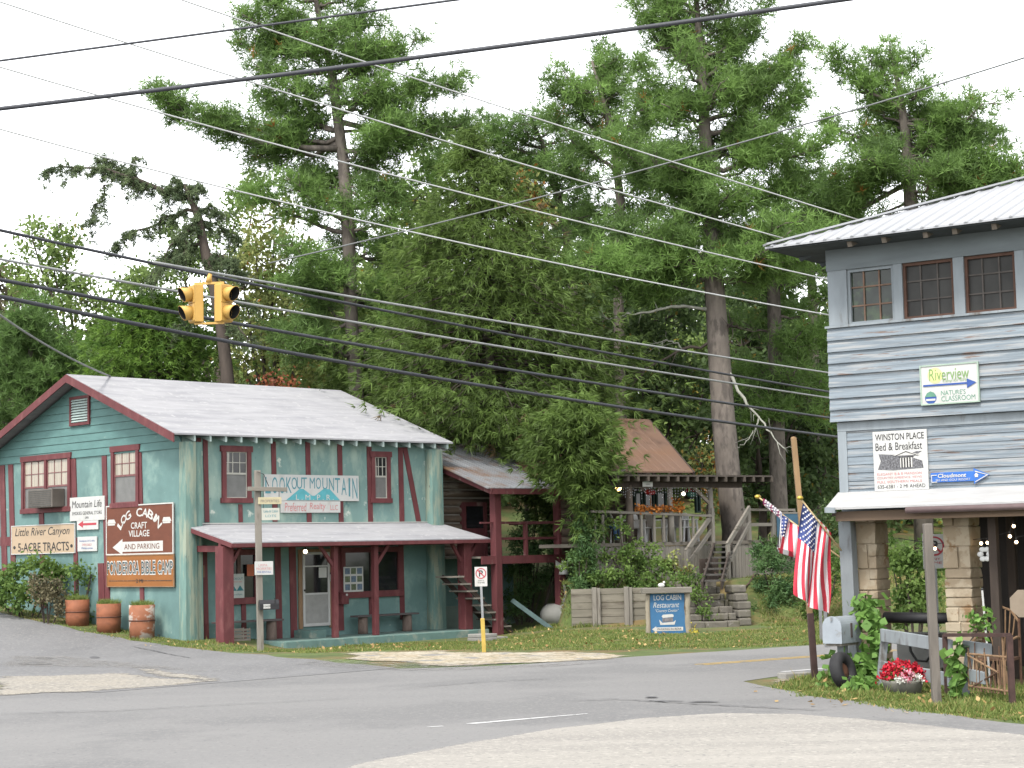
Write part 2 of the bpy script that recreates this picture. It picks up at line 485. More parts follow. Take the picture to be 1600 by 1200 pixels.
a, b = onz(668, 1137), onz(692, 1135.5); n_ = n_ * .45
tag(sheet('white_dash', [(a - n_)[:2], (b - n_)[:2], (b + n_)[:2], (a + n_)[:2]], .010, M_white), kind='structure')
# patches and cracks in the asphalt
M_tar = mat('old_asphalt_patch', (.12, .12, .125), .9, .1, 3)
for (cx, cy, wx, wy) in ((55, 1001, 24, 2.0), (70, 1004, 12, 1.6), (148, 1028, 7, 1.8), (1018, 1091, 9, 1.1), (1100, 1098, 22, .8), (1040, 1097, 26, .6)):
    ptl = [onz(cx + wx * math.cos(t) * (1 + .25 * math.sin(3 * t)), cy + wy * math.sin(t) * (1 + .2 * math.cos(2 * t)), ground_z(*onz(cx, cy)[:2])) for t in np.arange(0, 6.28, .3)]
    zz = max(ground_z(p.x, p.y) for p in ptl) + .02
    o = MB().poly([(p.x, p.y, ground_z(p.x, p.y) + .02) for p in ptl][::-1]).build('asphalt_patch', M_tar)
    o.data.update()
    tag(o, kind='structure')

def crack(pxs, wd, seed):
    r = random.Random(seed)
    P = [onz(*q) for q in pxs]; pts = []
    for a, b in zip(P[:-1], P[1:]):
        n = max(2, int((b - a).length / .12))
        pts += [a.lerp(b, k / n) + Vector((r.uniform(-.03, .03), r.uniform(-.03, .03), 0)) for k in range(n)]
    vs = []; fs = []
    for i, p in enumerate(pts):
        d = (pts[min(i + 1, len(pts) - 1)] - pts[max(0, i - 1)]); d.z = 0; d.normalize()
        h = wd * r.uniform(.3, 1.0) * min(1, (i + .2) / 4, (len(pts) - i - .8) / 4)
        n_ = Vector((-d.y, d.x, 0)) * max(h, .002)
        vs += [(p.x + n_.x, p.y + n_.y, .0235), (p.x - n_.x, p.y - n_.y, .0235)]
    for i in range(len(pts) - 1):
        fs.append((2 * i, 2 * i + 1, 2 * i + 3, 2 * i + 2))
    tag(MB().add(vs, fs).build('asphalt_crack', M_tar), kind='structure')
crack([(1290, 1112), (1100, 1102), (960, 1094), (860, 1098)], .03, 1)
crack([(-20, 1118), (180, 1112), (330, 1104), (560, 1092)], .022, 2)
crack([(620, 1078), (760, 1066), (900, 1060)], .022, 4)
crack([(-20, 998), (80, 1004), (210, 1012), (300, 1030)], .03, 5)
# ------------------------------------------------------------------ shared building materials
TEAL = (.14, .245, .235)
M_stucco = mat('teal_stucco', TEAL, .85, .10, 1.6, patch=(.27, .40, .36), patch_scale=1.1, patch_at=.63, patch_soft=.10, speck=[((.42, .50, .46), 3.2, .71)], bump=.12)
M_stucco_g = mat('teal_stucco_weathered', (.185, .30, .28), .85, .10, 1.2, stretch=(1, 1, .5), patch=(.33, .44, .38), patch_scale=1.3, patch_at=.55, patch_soft=.07,
                 speck=[((.55, .60, .53), 2.6, .65), ((.09, .20, .19), 1.5, .66)], bump=.12)
M_tealpaint = mat('teal_board_paint', (.11, .225, .215), .75, .10, 2, stretch=(.4, 1, 3), patch=(.24, .34, .31), patch_scale=3, patch_at=.70)
M_butt = mat('peeling_teal_log', (.16, .27, .24), .85, .15, 3, stretch=(2, 2, .35), patch=(.31, .36, .28), patch_scale=2.2, patch_at=.53, patch_soft=.06,
             speck=[((.10, .09, .07), 7, .70)], bump=.25)
M_maroon = mat('maroon_trim_paint', (.135, .034, .038), .7, .14, 5, stretch=(1, 1, .4), patch=(.21, .075, .075), patch_scale=4, patch_at=.64, patch_soft=.1)
M_shingle = mat('pale_roof', (.35, .35, .365), .85, .08, 1.8, stretch=(.7, 3.2, 3.2), patch=(.28, .28, .30), patch_scale=1.3, patch_at=.56, patch_soft=.1, patch_stretch=(.5, 2.5, 2.5),
                speck=[((.40, .40, .405), 5, .62)], bump=.25)
M_raftend = mat('pale_teal_paint', (.38, .47, .45), .8, .1, 6)
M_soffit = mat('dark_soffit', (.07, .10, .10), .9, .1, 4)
M_greywood = mat('weathered_grey_wood', (.235, .215, .185), .9, .2, 5, stretch=(1, 1, .15), patch=(.12, .105, .085), patch_scale=5, patch_at=.62, patch_soft=.06, bump=.3)
M_greywood_h = mat('weathered_grey_board', (.225, .205, .175), .9, .2, 5, stretch=(.15, 1, 1), patch=(.11, .095, .075), patch_scale=5, patch_at=.62, patch_soft=.06, bump=.3)
M_darkwood = mat('dark_brown_wood', (.052, .038, .030), .85, .25, 5, stretch=(1, 1, .2), bump=.2)
M_curtain = mat('curtain_behind_glass', (.37, .325, .26), .25, .2, 3, stretch=(4, 4, .4), spec=.6)
M_screen = mat('window_screen', (.17, .17, .165), .5, .12, 4, spec=.4)
M_glass = mat('dark_glass', (.018, .020, .022), .08, .3, 2, spec=.6)
M_sash = mat('cream_sash_paint', (.46, .45, .40), .7, .1, 6)
M_whitep = mat('white_sign_paint', (.56, .56, .545), .6, .04, 3, patch=(.47, .47, .44), patch_scale=2.5, patch_at=.62, patch_soft=.1)
M_black = mat('black_lettering', (.024, .024, .026), .7, .2, 8, patch=(.13, .13, .125), patch_scale=9, patch_at=.60, patch_soft=.08)
M_whitel = mat('white_lettering', (.58, .57, .54), .7, .08, 8)
M_redl = mat('red_lettering', (.44, .05, .07), .7, .1, 8)
M_pinkl = mat('faded_red_lettering', (.55, .22, .22), .7, .15, 8)
M_bluel = mat('blue_lettering', (.035, .09, .32), .7, .1, 8)
M_metalgrey = mat('galvanised_metal', (.33, .34, .35), .45, .12, 3, metal=.6)
M_conc = mat('concrete', (.30, .29, .27), .9, .15, 3, patch=(.18, .17, .15), patch_scale=2, patch_at=.6, patch_soft=.1)

TF = Frame(TO, 45); TG = Frame(TO, -45)
TGX = Matrix(((0, 1, 0, 0), (-1, 0, 0, 0), (0, 0, 1, 0), (0, 0, 0, 1)))   # gable facade coordinates to the building's own
TL, TW, RIDGE_Y, EAVE_Z, RIDGE_Z = 9.06, 9.9, 4.75, 5.34, 7.28
T = thing('teal_building', 'two-storey teal stucco building with maroon trim and pale gabled roof', 'building', TO, 45)
SLOPE = (RIDGE_Z - EAVE_Z) / (RIDGE_Y + .4)
roof_z = lambda y: RIDGE_Z - SLOPE * abs(y - RIDGE_Y)
# walls
mb = MB()
pent = [(0, 0, -.6), (0, TW, -.6), (0, TW, roof_z(TW) - .1), (0, RIDGE_Y, RIDGE_Z - .1), (0, 0, roof_z(0) - .1)]
mb.prism(pent, (TL, 0, 0)).build('wall', M_stucco, T)
# the sun bleached upper stretch of the front wall is its own stucco panel
MB().box(.02, TL - .02, -.005, .02, 2.85, roof_z(0) - .14).build('front_upper_wall', M_stucco_g, T)
# gable siding
mb = MB(TGX)
z = 5.02; dz = .215
while z < RIDGE_Z - .15:
    z2 = min(z + dz - .012, RIDGE_Z - .12)
    def span(zz):
        dy = (RIDGE_Z - .1 - zz) / SLOPE
        return max(-TW + .0, -RIDGE_Y - dy), min(0.0, -RIDGE_Y + dy)
    (a0, b0), (a1, b1) = span(z), span(z2)
    mb.prism([(a0, -.035, z), (b0, -.035, z), (b1, -.018, z2), (a1, -.018, z2)], (0, .05, 0))
    z += dz
mb.build('gable_siding', M_tealpaint, T)
# roof
OX0, OX1 = -.52, 9.32
mb = MB()
for sgn, y_end in ((1, -.42), (-1, TW + .4)):
    n = 1
    a = (OX0, y_end, roof_z(y_end)); b = (OX1, y_end, roof_z(y_end)); c = (OX1, RIDGE_Y, RIDGE_Z); d = (OX0, RIDGE_Y, RIDGE_Z)
    mb.prism([a, b, c, d], (0, 0, .045))
roof = mb.build('roof', M_shingle, T)
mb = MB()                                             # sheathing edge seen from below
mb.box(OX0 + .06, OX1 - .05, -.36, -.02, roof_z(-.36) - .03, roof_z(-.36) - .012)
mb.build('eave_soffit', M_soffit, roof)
mb = MB()
for y_end in (-.44, TW + .42):
    mb.prism([(OX0 - .03, y_end, roof_z(y_end) - .19), (OX0 - .03, y_end, roof_z(y_end) + .03), (OX0 - .03, RIDGE_Y, RIDGE_Z + .03), (OX0 - .03, RIDGE_Y, RIDGE_Z - .19)], (.035, 0, 0))
mb.build('rake_board', M_maroon, roof)
x = .12
while x < OX1:
    MB().prism([(x, -.4, roof_z(-.4) - .015), (x, -.4, roof_z(-.4) - .16), (x, 0, roof_z(0) - .19), (x, 0, roof_z(0) - .015)], (.055, 0, 0)).build('rafter_tail', M_raftend, roof)
    x += .498
# corner buttresses
def buttress(x0, x1, y0, zt, xb=0.04):
    mb = MB()
    prof = [(-.45, 1.0), (.4, .98), (2.5, .93), (zt, .86)]
    rows = []
    cx, cy = (x0 + x1) / 2, (y0 + .05) / 2
    hx, hy = (x1 - x0) / 2, (.05 - y0) / 2
    for z, k in prof:
        ring = []
        for t in range(12):
            an = 2 * math.pi * t / 12 + .26
            c, s_ = math.cos(an), math.sin(an)
            q = 1 / max(abs(c), abs(s_)) ** .6
            ring.append((cx + hx * k * c * q * (1 + .03 * math.sin(3 * z + t)), cy + hy * k * s_ * q, z))
        rows.append(ring)
    vs = [p for r in rows for p in r]; fs = []
    for i in range(len(rows) - 1):
        for k in range(12):
            fs.append((i * 12 + k, i * 12 + (k + 1) % 12, (i + 1) * 12 + (k + 1) % 12, (i + 1) * 12 + k))
    fs.append(tuple(range(36, 48)))
    mb.add(vs, fs)
    return mb.build('corner_log', M_butt, T)
buttress(-.12, .30, -.34, 5.17)
buttress(.24, .52, -.26, 5.17)
buttress(8.5, 9.04, -.36, 5.17)
# maroon trim boards: front wall
def trim(fr, px, y0, y1, wpx=8, parent=T, px2=None, off=.03, m=M_maroon, name='trim_board', xf=None):
    a = fr.hit(px, y0, -off); b = fr.hit(px2 if px2 is not None else px + (y1 - y0) * .022, y1, -off)
    wd = abs(fr.hit(px + wpx / 2, y0, 0).x - fr.hit(px - wpx / 2, y0, 0).x) / 2
    if fr is TG: a.z = min(a.z, 5.0)
    mb = MB(xf)
    mb.prism([(a.x - wd, -off, a.z), (a.x + wd, -off, a.z), (b.x + wd, -off, b.z), (b.x - wd, -off, b.z)], (0, off + .005, 0))
    return mb.build(name, m, parent)
def htrim(fr, x0, x1, py, hpx=8, off=.027, parent=T, xf=None):
    a = fr.hit(x0, py, -off); b = fr.hit(x1, py, -off); z = (a.z + b.z) / 2
    h = abs(fr.hit(x0, py - hpx / 2, 0).z - fr.hit(x0, py + hpx / 2, 0).z) / 2
    return MB(xf).box(a.x, b.x, -off, .005, z - h, z + h).build('trim_board', M_maroon, parent)
for px, y0, y1 in ((321, 684, 816), (427.5, 690, 815), (481, 690, 816), (531, 694, 817), (577, 698, 817), (626, 699, 817)):
    trim(TF, px, y0, y1, 7)
trim(TF, 311, 684, 816, 7, px2=297.5, off=.034)
trim(TF, 633, 699, 817, 7, px2=655, off=.034)
trim(TF, 376, 788, 816, 6)
for px, y0, y1, wp in ((320, 852, 1003, 7), (381, 944, 999, 7), (434, 852, 998, 9), (457, 852, 998, 10), (531, 852, 985, 8), (580, 932, 960, 6), (627, 852, 968, 7)):
    trim(TF, px, y0, y1, wp)
# maroon trim boards: gable wall
for px, y0, y1, wp in ((2.5, 700, 900, 8), (16, 698, 900, 7), (60, 694, 713, 7), (114, 686, 790, 7), (117, 840, 965, 6), (162, 684, 940, 7), (216.5, 679, 790, 7), (64, 800, 950, 7), (221, 918, 945, 6), (157, 880, 945, 9)):
    trim(TG, px, y0, y1, wp, xf=TGX)
htrim(TG, 0, 17, 846, 14, xf=TGX)
# windows
def window(fr, xf, parent, x0, y0, x1, y1, halves=((0, 1),), cols=3, rows=2, frame=M_maroon, top=M_curtain, bottom=M_screen, split=.47, fw=.13, head=.16, sash=M_sash, muntin=M_sash):
    a = fr.hit(x0, y0, -.02); b = fr.hit(x1, y1, -.02)
    X0, X1, Z1, Z0 = a.x, b.x, a.z, b.z
    W = MB(xf)
    W.box(X0 - .05, X1 + .05, -.075, .01, Z1 - head, Z1)
    W.box(X0 - .04, X1 + .04, -.085, .01, Z0, Z0 + head * .85)
    W.box(X0, X0 + fw, -.07, .01, Z0 + head * .85, Z1 - head); W.box(X1 - fw, X1, -.07, .01, Z0 + head * .85, Z1 - head)
    ix0, ix1, iz0, iz1 = X0 + fw, X1 - fw, Z0 + head * .85, Z1 - head
    for h0, h1 in halves[:-1]:
        xm = ix0 + (ix1 - ix0) * h1
        W.box(xm - fw * .45, xm + fw * .45, -.068, .01, iz0, iz1)
    wo_ = W.build('window', frame, parent, bevel=.006)
    for i, (h0, h1) in enumerate(halves):
        u0 = ix0 + (ix1 - ix0) * h0 + (fw * .45 if i else 0); u1 = ix0 + (ix1 - ix0) * h1 - (fw * .45 if i < len(halves) - 1 else 0)
        zm = iz1 - (iz1 - iz0) * split
        MB(xf).box(u0, u1, -.012, .0, zm, iz1).build('upper_pane', top, wo_)
        MB(xf).box(u0, u1, -.010, .0, iz0, zm).build('lower_pane', bottom, wo_)
        sm = MB(xf); t = .022
        sm.box(u0, u0 + t * 1.2, -.028, -.008, iz0, iz1).box(u1 - t * 1.2, u1, -.028, -.008, iz0, iz1)
        sm.box(u0 + t * 1.2, u1 - t * 1.2, -.030, -.008, zm - .03, zm + .02).box(u0 + t * 1.2, u1 - t * 1.2, -.030, -.008, iz1 - t, iz1).box(u0 + t * 1.2, u1 - t * 1.2, -.030, -.008, iz0, iz0 + t)
        for k in range(1, cols):
            xx = u0 + (u1 - u0) * k / cols
            sm.box(xx - t / 2, xx + t / 2, -.026, -.008, zm + .02, iz1 - t)
        for k in range(1, rows):
            zz = zm + (iz1 - zm) * k / rows
            sm.box(u0 + t * 1.2, u1 - t * 1.2, -.0255, -.009, zz - t / 2, zz + t / 2)
        sm.build('sash', muntin, wo_)
    return wo_
I4 = None
M_musash = mat('faded_maroon_sash', (.20, .085, .085), .7, .15, 6)
w1 = window(TG, TGX, T, 35, 714, 111, 799, halves=((0, .5), (.5, 1)), cols=3, split=.55, muntin=M_musash)
w2 = window(TG, TGX, T, 175, 698, 218, 792, muntin=M_musash)
M_darkcurt = mat('half_drawn_curtain', (.03, .03, .032), .15, .2, 2, patch=(.40, .38, .34), patch_scale=1.3, patch_at=.50, patch_soft=.01, patch_stretch=(2.2, 1, .1), spec=.5)
w3 = window(TF, I4, T, 346, 696, 392, 786, top=M_darkcurt)
w4 = window(TF, I4, T, 579, 705, 610, 786, top=M_darkcurt)
# louvred gable vent
a = TG.hit(112, 621, 0); b = TG.hit(143, 663, 0)
mb = MB(TGX); f = .08
mb.box(a.x, b.x, -.09, -.02, a.z - f, a.z).box(a.x, b.x, -.09, -.02, b.z, b.z + f).box(a.x, a.x + f, -.088, -.02, b.z + f, a.z - f).box(b.x - f, b.x, -.088, -.02, b.z + f, a.z - f)
v = mb.build('gable_vent', M_maroon, T, bevel=.005)
mb = MB(TGX)
mb.box(a.x + f, b.x - f, -.036, -.03, b.z + f, a.z - f).build('vent_backing', M_black, v)
mb = MB(TGX); k = 9
for i in range(k):
    zz = b.z + f + (a.z - b.z - 2 * f) * (i + .3) / k
    mb.prism([(a.x + f, -.075, zz), (a.x + f, -.04, zz + .045), (a.x + f, -.04, zz + .055), (a.x + f, -.075, zz + .012)], (b.x - a.x - 2 * f, 0, 0))
mb.build('louvre', M_raftend, v)
# front porch
PY = -1.3
slab_z = -.07
MB().box(2.0, 9.35, -1.75, 0, -.75, slab_z).build('porch_slab', mat('teal_painted_concrete', (.13, .22, .20), .85, .14, 2.5, patch=(.28, .32, .27), patch_scale=3, patch_at=.60, patch_soft=.07, bump=.2), T, bevel=.015)
zt, ze, ye = 3.0, 2.49, -1.72
mb = MB()
ptop = [(.0, -.01, zt), (9.0, -.01, zt), (9.5, ye, ze), (.36, ye, ze)]
mb.prism(ptop, (0, 0, .04))
proof = mb.build('porch_roof', M_shingle, T)
mb = MB().prism([(.0, -.02, zt + .03), (9.0, -.02, zt + .03), (9.0, -.10, zt + .03), (.0, -.10, zt + .03)], (0, 0, .03)).build('flashing', mat('pale_flashing', (.50, .50, .47), .6, .08, 3), proof)
mb = MB().bar((.34, ye + .0, ze - .04), (9.5, ye, ze - .04), .035, .10)
mb.bar((.02, -.02, zt - .05), (.34, ye, ze - .05), .035, .11)
mb.build('fascia_board', M_maroon, proof)
mb = MB()
for i in range(15):
    xx = .6 + i * .58
    mb.bar((xx, -.02, zt - .06), (xx, ye + .04, ze - .06), .05, .09)
mb.build('porch_rafters', M_maroon, proof)
MB().bar((.25, PY, ze - .04), (9.05, PY, ze - .04), .10, .14).build('porch_beam', M_maroon, proof)
MB().bar((.30, -.05, ze - .10), (.42, PY, ze - .12), .08, .16).build('side_beam', M_maroon, proof)
def porch_post(x, wd, zb, br=(1,), dz=.0):
    o = MB().box(x - wd / 2, x + wd / 2, PY - wd / 2, PY + wd / 2, zb, ze - .06).build('porch_post', M_maroon, T, bevel=.012)
    for sgn in br:
        MB().bar((x + sgn * wd * .4, PY, ze - .62), (x + sgn * .52, PY, ze - .06), .075, .09).build('brace', M_maroon, o)
porch_post(.40, .34, -.05, (1,))
porch_post(4.02, .15, slab_z, (-1,))
porch_post(5.45, .15, slab_z, (1,))
porch_post(8.85, .30, slab_z, (-1, 1))
# screen door
a = TF.hit(466, 852, -.03); b = TF.hit(521, 980, -.03)
x0, x1, zb = a.x, b.x, b.z
M_doorw = mat('tan_door_casing', (.26, .16, .09), .75, .2, 4, stretch=(1, 1, .3))
zt_d = 2.32
cas = MB().box(x0, x0 + .12, -.05, .0, zb, zt_d).box(x1 - .12, x1, -.05, .0, zb, zt_d).box(x0 + .12, x1 - .12, -.05, 0, zt_d - .08, zt_d).build('door_casing', M_doorw, T)
dx0, dx1 = x0 + .13, x1 - .13
M_doorwhite = mat('white_door_paint', (.50, .50, .49), .6, .06, 5)
door = MB().box(dx0, dx0 + .07, -.065, -.02, zb + .06, zt_d - .09).box(dx1 - .07, dx1, -.065, -.02, zb + .06, zt_d - .09).box(dx0 + .07, dx1 - .07, -.064, -.02, zt_d - .15, zt_d - .09).box(dx0 + .07, dx1 - .07, -.064, -.02, zb + .06, zb + .14)
door.box(dx0 + .07, dx1 - .07, -.063, -.02, zb + .92, zb + .97).box(dx0 + .07, dx1 - .07, -.063, -.02, zb + 1.68, zb + 1.72)
door = door.build('screen_door', M_doorwhite, cas)
MB().box(dx0 + .07, dx1 - .07, -.04, -.015, zb + .97, zt_d - .15).build('door_glass', M_glass, door)
MB().box(dx0 + .07, dx1 - .07, -.05, -.016, zb + .14, zb + .92).build('kick_panel', mat('grey_door_panel', (.30, .30, .29), .7, .1, 6), door)
MB().box(dx0 + .6 * (dx1 - dx0), dx1 - .1, -.048, -.042, zb + 1.38, zb + 1.66).build('door_notice', M_whitep, door)
MB().ball((dx0 + .035, -.085, zb + 1.05), .03, 8).build('handle', M_black, door)
# door step block
a = TF.hit(480, 975, -.55); b = TF.hit(500, 999, -.55)
MB().box(a.x - .05, b.x + .06, -.75, -.02, slab_z - .02, zb - .02).build('door_step', MATS['teal_painted_concrete'], T, bevel=.015)
# lower front windows
def plain_window(fr, parent, X0, X1, Z0, Z1, nm=1):
    f = .15
    W = MB().box(X0, X1, -.07, .01, Z1 - f, Z1).box(X0 - .04, X1 + .04, -.10, .01, Z0, Z0 + f * 1.2).box(X0, X0 + f, -.068, .01, Z0 + f * 1.2, Z1 - f).box(X1 - f, X1, -.068, .01, Z0 + f * 1.2, Z1 - f)
    o = W.build('window', M_maroon, parent, bevel=.006)
    MB().box(X0 + f, X1 - f, -.012, .004, Z0 + f * 1.2, Z1 - f).build('pane', M_glass, o)
    for k in range(1, nm + 1):
        xx = X0 + (X1 - X0) * k / (nm + 1)
        MB().box(xx - .05, xx + .05, -.05, -.01, Z0 + f * 1.2, Z1 - f).build('mullion', mat('brown_mullion', (.10, .06, .05), .7, .2, 5), o)
    return o
a = TF.hit(340, 860, 0); b = TF.hit(404, 943, 0)
plain_window(TF, T, a.x, b.x, b.z, 2.35)
a = TF.hit(531, 860, 0); b = TF.hit(627, 931, 0)
pw = plain_window(TF, T, a.x, b.x, b.z, 2.35)
# posters and boards behind / on the lower windows
Sn = Sign(TF, 'window_poster', 'pale window poster with teal mountain peaks beside the left porch post', 357, 897, 382, 934, mat('poster_paper', (.46, .50, .48), .7, .06, 4), y=-.11, thick=.012, cat='poster')
Sn.shapes([[(.05, .70), (.30, .48), (.48, .66), (.50, .70)], [(.50, .70), (.55, .66), (.72, .48), (.96, .70)]], mat('teal_ink', (.02, .16, .19), .7, .1, 6))
Sn.txt('LOOKOUT', .5, .20, .8, .09, MATS['teal_ink']); Sn.txt('MOUNTAIN', .5, .33, .7, .07, M_pinkl); Sn.txt('Preferred Realty', .5, .86, .75, .08, MATS['teal_ink'])
Sn = Sign(TF, 'paper_notice', 'orange paper notice hanging in the left porch window', 386, 882, 397, 900, mat('orange_paper', (.42, .12, .06), .8, .1, 5), y=-.11, thick=.01, cat='notice')
Sn = Sign(TF, 'photo_board', 'board of white framed house photos standing in the right porch window', 537, 886, 568, 924, M_whitep, y=-.12, thick=.02, cat='notice board')
rects = []
r = random.Random(4)
for i in range(3):
    for j in range(3):
        u = .06 + .31 * i; v_ = .05 + .32 * j
        rects.append([(u, v_ + .24), (u + .25, v_ + .24), (u + .25, v_), (u, v_)])
Sn.shapes(rects[::2], mat('photo_print_blue', (.10, .15, .22), .5, .4, 14), 'photo'); Sn.shapes(rects[1::2], mat('photo_print_green', (.10, .13, .07), .5, .5, 14), 'photo')
Sn = Sign(TF, 'small_board_sign', 'small tan board sign beside the left corner log under porch', 300, 884, 319, 902, mat('tan_board', (.32, .23, .14), .8, .15, 5), y=-.05, frame=M_doorw, frame_w=.03)
Sn.txt('OPEN', .5, .5, .7, .4, M_black)
# porch lamp
p = TF.hit(477, 860, -.9)
lamp = thing('porch_lamp', 'small lit globe lamp under the teal porch roof by the door', 'lamp', TF.world(p), 45)
MB().lathe([(.05, .12), (.05, .10), (.02, .09), (.02, .05), (.035, .04), (.035, .02)], n=10).build('lamp_holder', M_black, lamp)
MB().ball((0, 0, -.03), .055, 12).build('bulb', glow_mat('lit_bulb', (1, .80, .50), 3.5), lamp, True)
# benches
def bench(px0, px1, py, label, zbase, y=-.32):
    a = TF.hit(px0, py, y); b = TF.hit(px1, py, y)
    L_ = b.x - a.x
    t = thing('plank_bench', label, 'bench', TF.world(((a.x + b.x) / 2, y, zbase)), 45, 'plank benches on the porch')
    h = a.z - zbase
    MB().box(-L_ / 2, L_ / 2, -.17, .17, h - .05, h).build('seat', M_benchseat, t, bevel=.01)
    for sx in (-1, 1):
        MB().lathe([(.15, 0), (.14, .1), (.135, h - .05)], (sx * L_ * .36, 0, 0), 12).build('leg', M_stump, t, True)
M_benchseat = mat('bench_plank', (.10, .085, .085), .8, .2, 5, stretch=(.2, 1, 1)); M_stump = mat('stump_bark', (.16, .12, .10), .9, .25, 8, stretch=(1, 1, .3), bump=.4)
bench(336, 438, 972, 'plank bench on log stumps at the left end of porch', slab_z - .02)
bench(553, 649, 962, 'plank bench on log stumps below the right porch window', slab_z)
# wall mail drop beside the door
p = TF.hit(533, 934, 0)
t = thing('wall_mailbox', 'maroon wall box with white knob right of the screen door', 'mailbox', TF.world((p.x, -.03, p.z)), 45)
MB().prism([(-.13, 0, -.18), (-.13, -.16, -.18), (-.13, -.16, .10), (-.13, 0, .18)], (.26, 0, 0)).build('box', M_maroon, t, bevel=.01)
MB().ball((.04, -.175, .08), .035, 8).build('knob', M_whitep, t, True)
# small white box lamp on post
p = TF.hit(517, 900, -.03)
t = thing('wall_lantern', 'small white wall lantern between screen door and porch post', 'lantern', TF.world((p.x, -.01, p.z)), 45)
MB().lathe([(.02, -.16), (.06, -.14), (.07, .05), (.02, .12)], (0, -.08, 0), 8).build('lantern_glass', M_whitep, t)
MB().lathe([(.075, .05), (.07, .08), (.01, .14)], (0, -.08, 0), 8).build('cap', M_black, t)
MB().box(-.02, .02, -.08, .005, .09, .12).build('bracket', M_black, t)
# slatted crate near the left post
p = onz(373, 1003, -.05)
t = thing('slatted_crate', 'small slatted grey wooden crate at the foot of left porch post', 'crate', p, 45)
mb = MB()
for k in range(4):
    mb.box(-.26, .26, -.17, -.15, .03 + k * .085, .085 + k * .085).box(-.26, .26, .15, .17, .03 + k * .085, .085 + k * .085)
mb.build('slats', M_greywood_h, t)
mb = MB()
for sx in (-.27, .25):
    for sy in (-.15, .13):
        mb.box(sx, sx + .02, sy, sy + .02, 0, .36)
mb.build('corner_battens', M_greywood, t)
# window air conditioner
a = TG.hit(64, 766, 0); b = TG.hit(102, 792, 0)
ac = thing('air_conditioner', 'grey window air conditioner sticking out of the gable double window', 'air conditioner', TG.world(((a.x + b.x) / 2, -.08, b.z)), -45)
W = (b.x - a.x) / 2; Hh = (a.z - b.z)
MB().box(-W, W, -.34, .06, 0, Hh).build('casing', mat('grey_ac_metal', (.12, .105, .09), .6, .15, 4), ac, bevel=.015)
mb = MB()
for k in range(9):
    zz = .05 + (Hh - .1) * k / 8
    mb.box(-W + .06, W - .06, -.352, -.338, zz - .008, zz + .008)
mb.build('grille', mat('ac_grille', (.09, .09, .085), .6, .1, 4), ac)
# ------------------------------------------------------------------ signs on the teal building
Lk = Sign(TF, 'realty_sign', 'white wall sign with teal lettering and mountain peaks above the porch roof', 413, 741, 561, 783, M_whitep, y=-.07)
M_tl = mat('teal_lettering', (.09, .27, .32), .7, .12, 8); M_peak = mat('peak_blue_paint', (.10, .39, .44), .7, .1, 5)
for i, (ch, u, h) in enumerate(zip('LOOKOUT', (.035, .105, .18, .25, .305, .36, .41), (.62, .62, .62, .60, .46, .44, .42))):
    Lk.txt(ch, u, .10 + h / 2, .055, h, M_tl)
for i, (ch, u, h) in enumerate(zip('MOUNTAIN', (.495, .56, .63, .70, .765, .835, .895, .955), (.42, .44, .46, .50, .58, .66, .72, .80))):
    Lk.txt(ch, u, .10 + h / 2, .055 if ch != 'I' else .018, h, M_tl)
Lk.shape([(.22, .97), (.36, .54), (.40, .54), (.49, .80), (.52, .80), (.61, .54), (.68, .54), (.79, .97)], M_peak, lift=2)
Lk.txt('L . M . P . R .', .52, .86, .40, .2, M_whitel, lift=3)
pr = Sign(TF, 'lower_realty_sign', 'narrow white sign with red lettering hung under the mountain peaks sign', 439, 783, 532, 801, M_whitep, y=-.075)
pr.txt('Preferred', .24, .50, .36, .75, M_pinkl, shear=.1); pr.txt('Realty', .61, .50, .27, .75, M_pinkl, shear=.1); pr.txt('LLC', .89, .55, .13, .45, M_pinkl)
ml = Sign(TG, 'general_store_sign', 'white sign with dark lettering below the window air conditioner', 109, 778, 163, 812, M_whitep, y=-.06)
ml.txt('Mountain Life', .5, .30, .86, .30, M_black, shear=.15); ml.txt('SMOKIES GENERAL STORE', .5, .68, .86, .14, M_black); ml.txt('OPEN', .5, .88, .10, .1, M_black)
ar = Sign(TG, 'arrow_sign', 'small white sign with a red arrow pointing left on gable wall', 120, 811, 153, 827, M_whitep, y=-.055)
ar.shape([(.07, .5), (.30, .18), (.30, .40), (.93, .40), (.93, .60), (.30, .60), (.30, .82)], M_redl)
sm = Sign(TG, 'small_notice_sign', 'small white notice with faint lettering left of brown signs', 121, 839, 151, 861, M_whitep, y=-.05)
sm.txt('Antiques & Crafts', .5, .30, .8, .16, M_bluel); sm.txt('OPEN DAILY', .5, .55, .5, .16, M_pinkl); sm.txt('Welcome', .5, .78, .6, .14, M_bluel)
lr = Sign(TG, 'land_sign', 'tan board sign with black lettering offering acre tracts', 18, 822, 117, 864, mat('tan_sign_board', (.47, .36, .25), .8, .06, 3, stretch=(.3, 1, 1)), y=-.06, frame=M_whitep, frame_w=.02)
lr.txt('Little River Canyon', .49, .27, .86, .36, M_black, shear=.25); lr.txt('5-ACRE TRACTS', .51, .76, .80, .30, M_black, bold=.01)
lr.shapes([[(.05 + .02 * math.cos(t), .76 + .06 * math.sin(t)) for t in np.arange(0, 6.2, .8)][::-1], [(.95 + .02 * math.cos(t), .76 + .06 * math.sin(t)) for t in np.arange(0, 6.2, .8)][::-1]], M_black)
M_brown = mat('brown_sign_paint', (.15, .048, .026), .75, .10, 2.5, stretch=(1, 1, 2)); M_orange = mat('orange_brown_sign_paint', (.30, .115, .028), .75, .12, 2.5, stretch=(.3, 1, 2))
lc = Sign(TG, 'craft_village_sign', 'large brown sign with arched white lettering and a white left arrow', 166, 791, 271, 865, M_brown, y=-.07, frame=M_whitel, frame_w=.03)
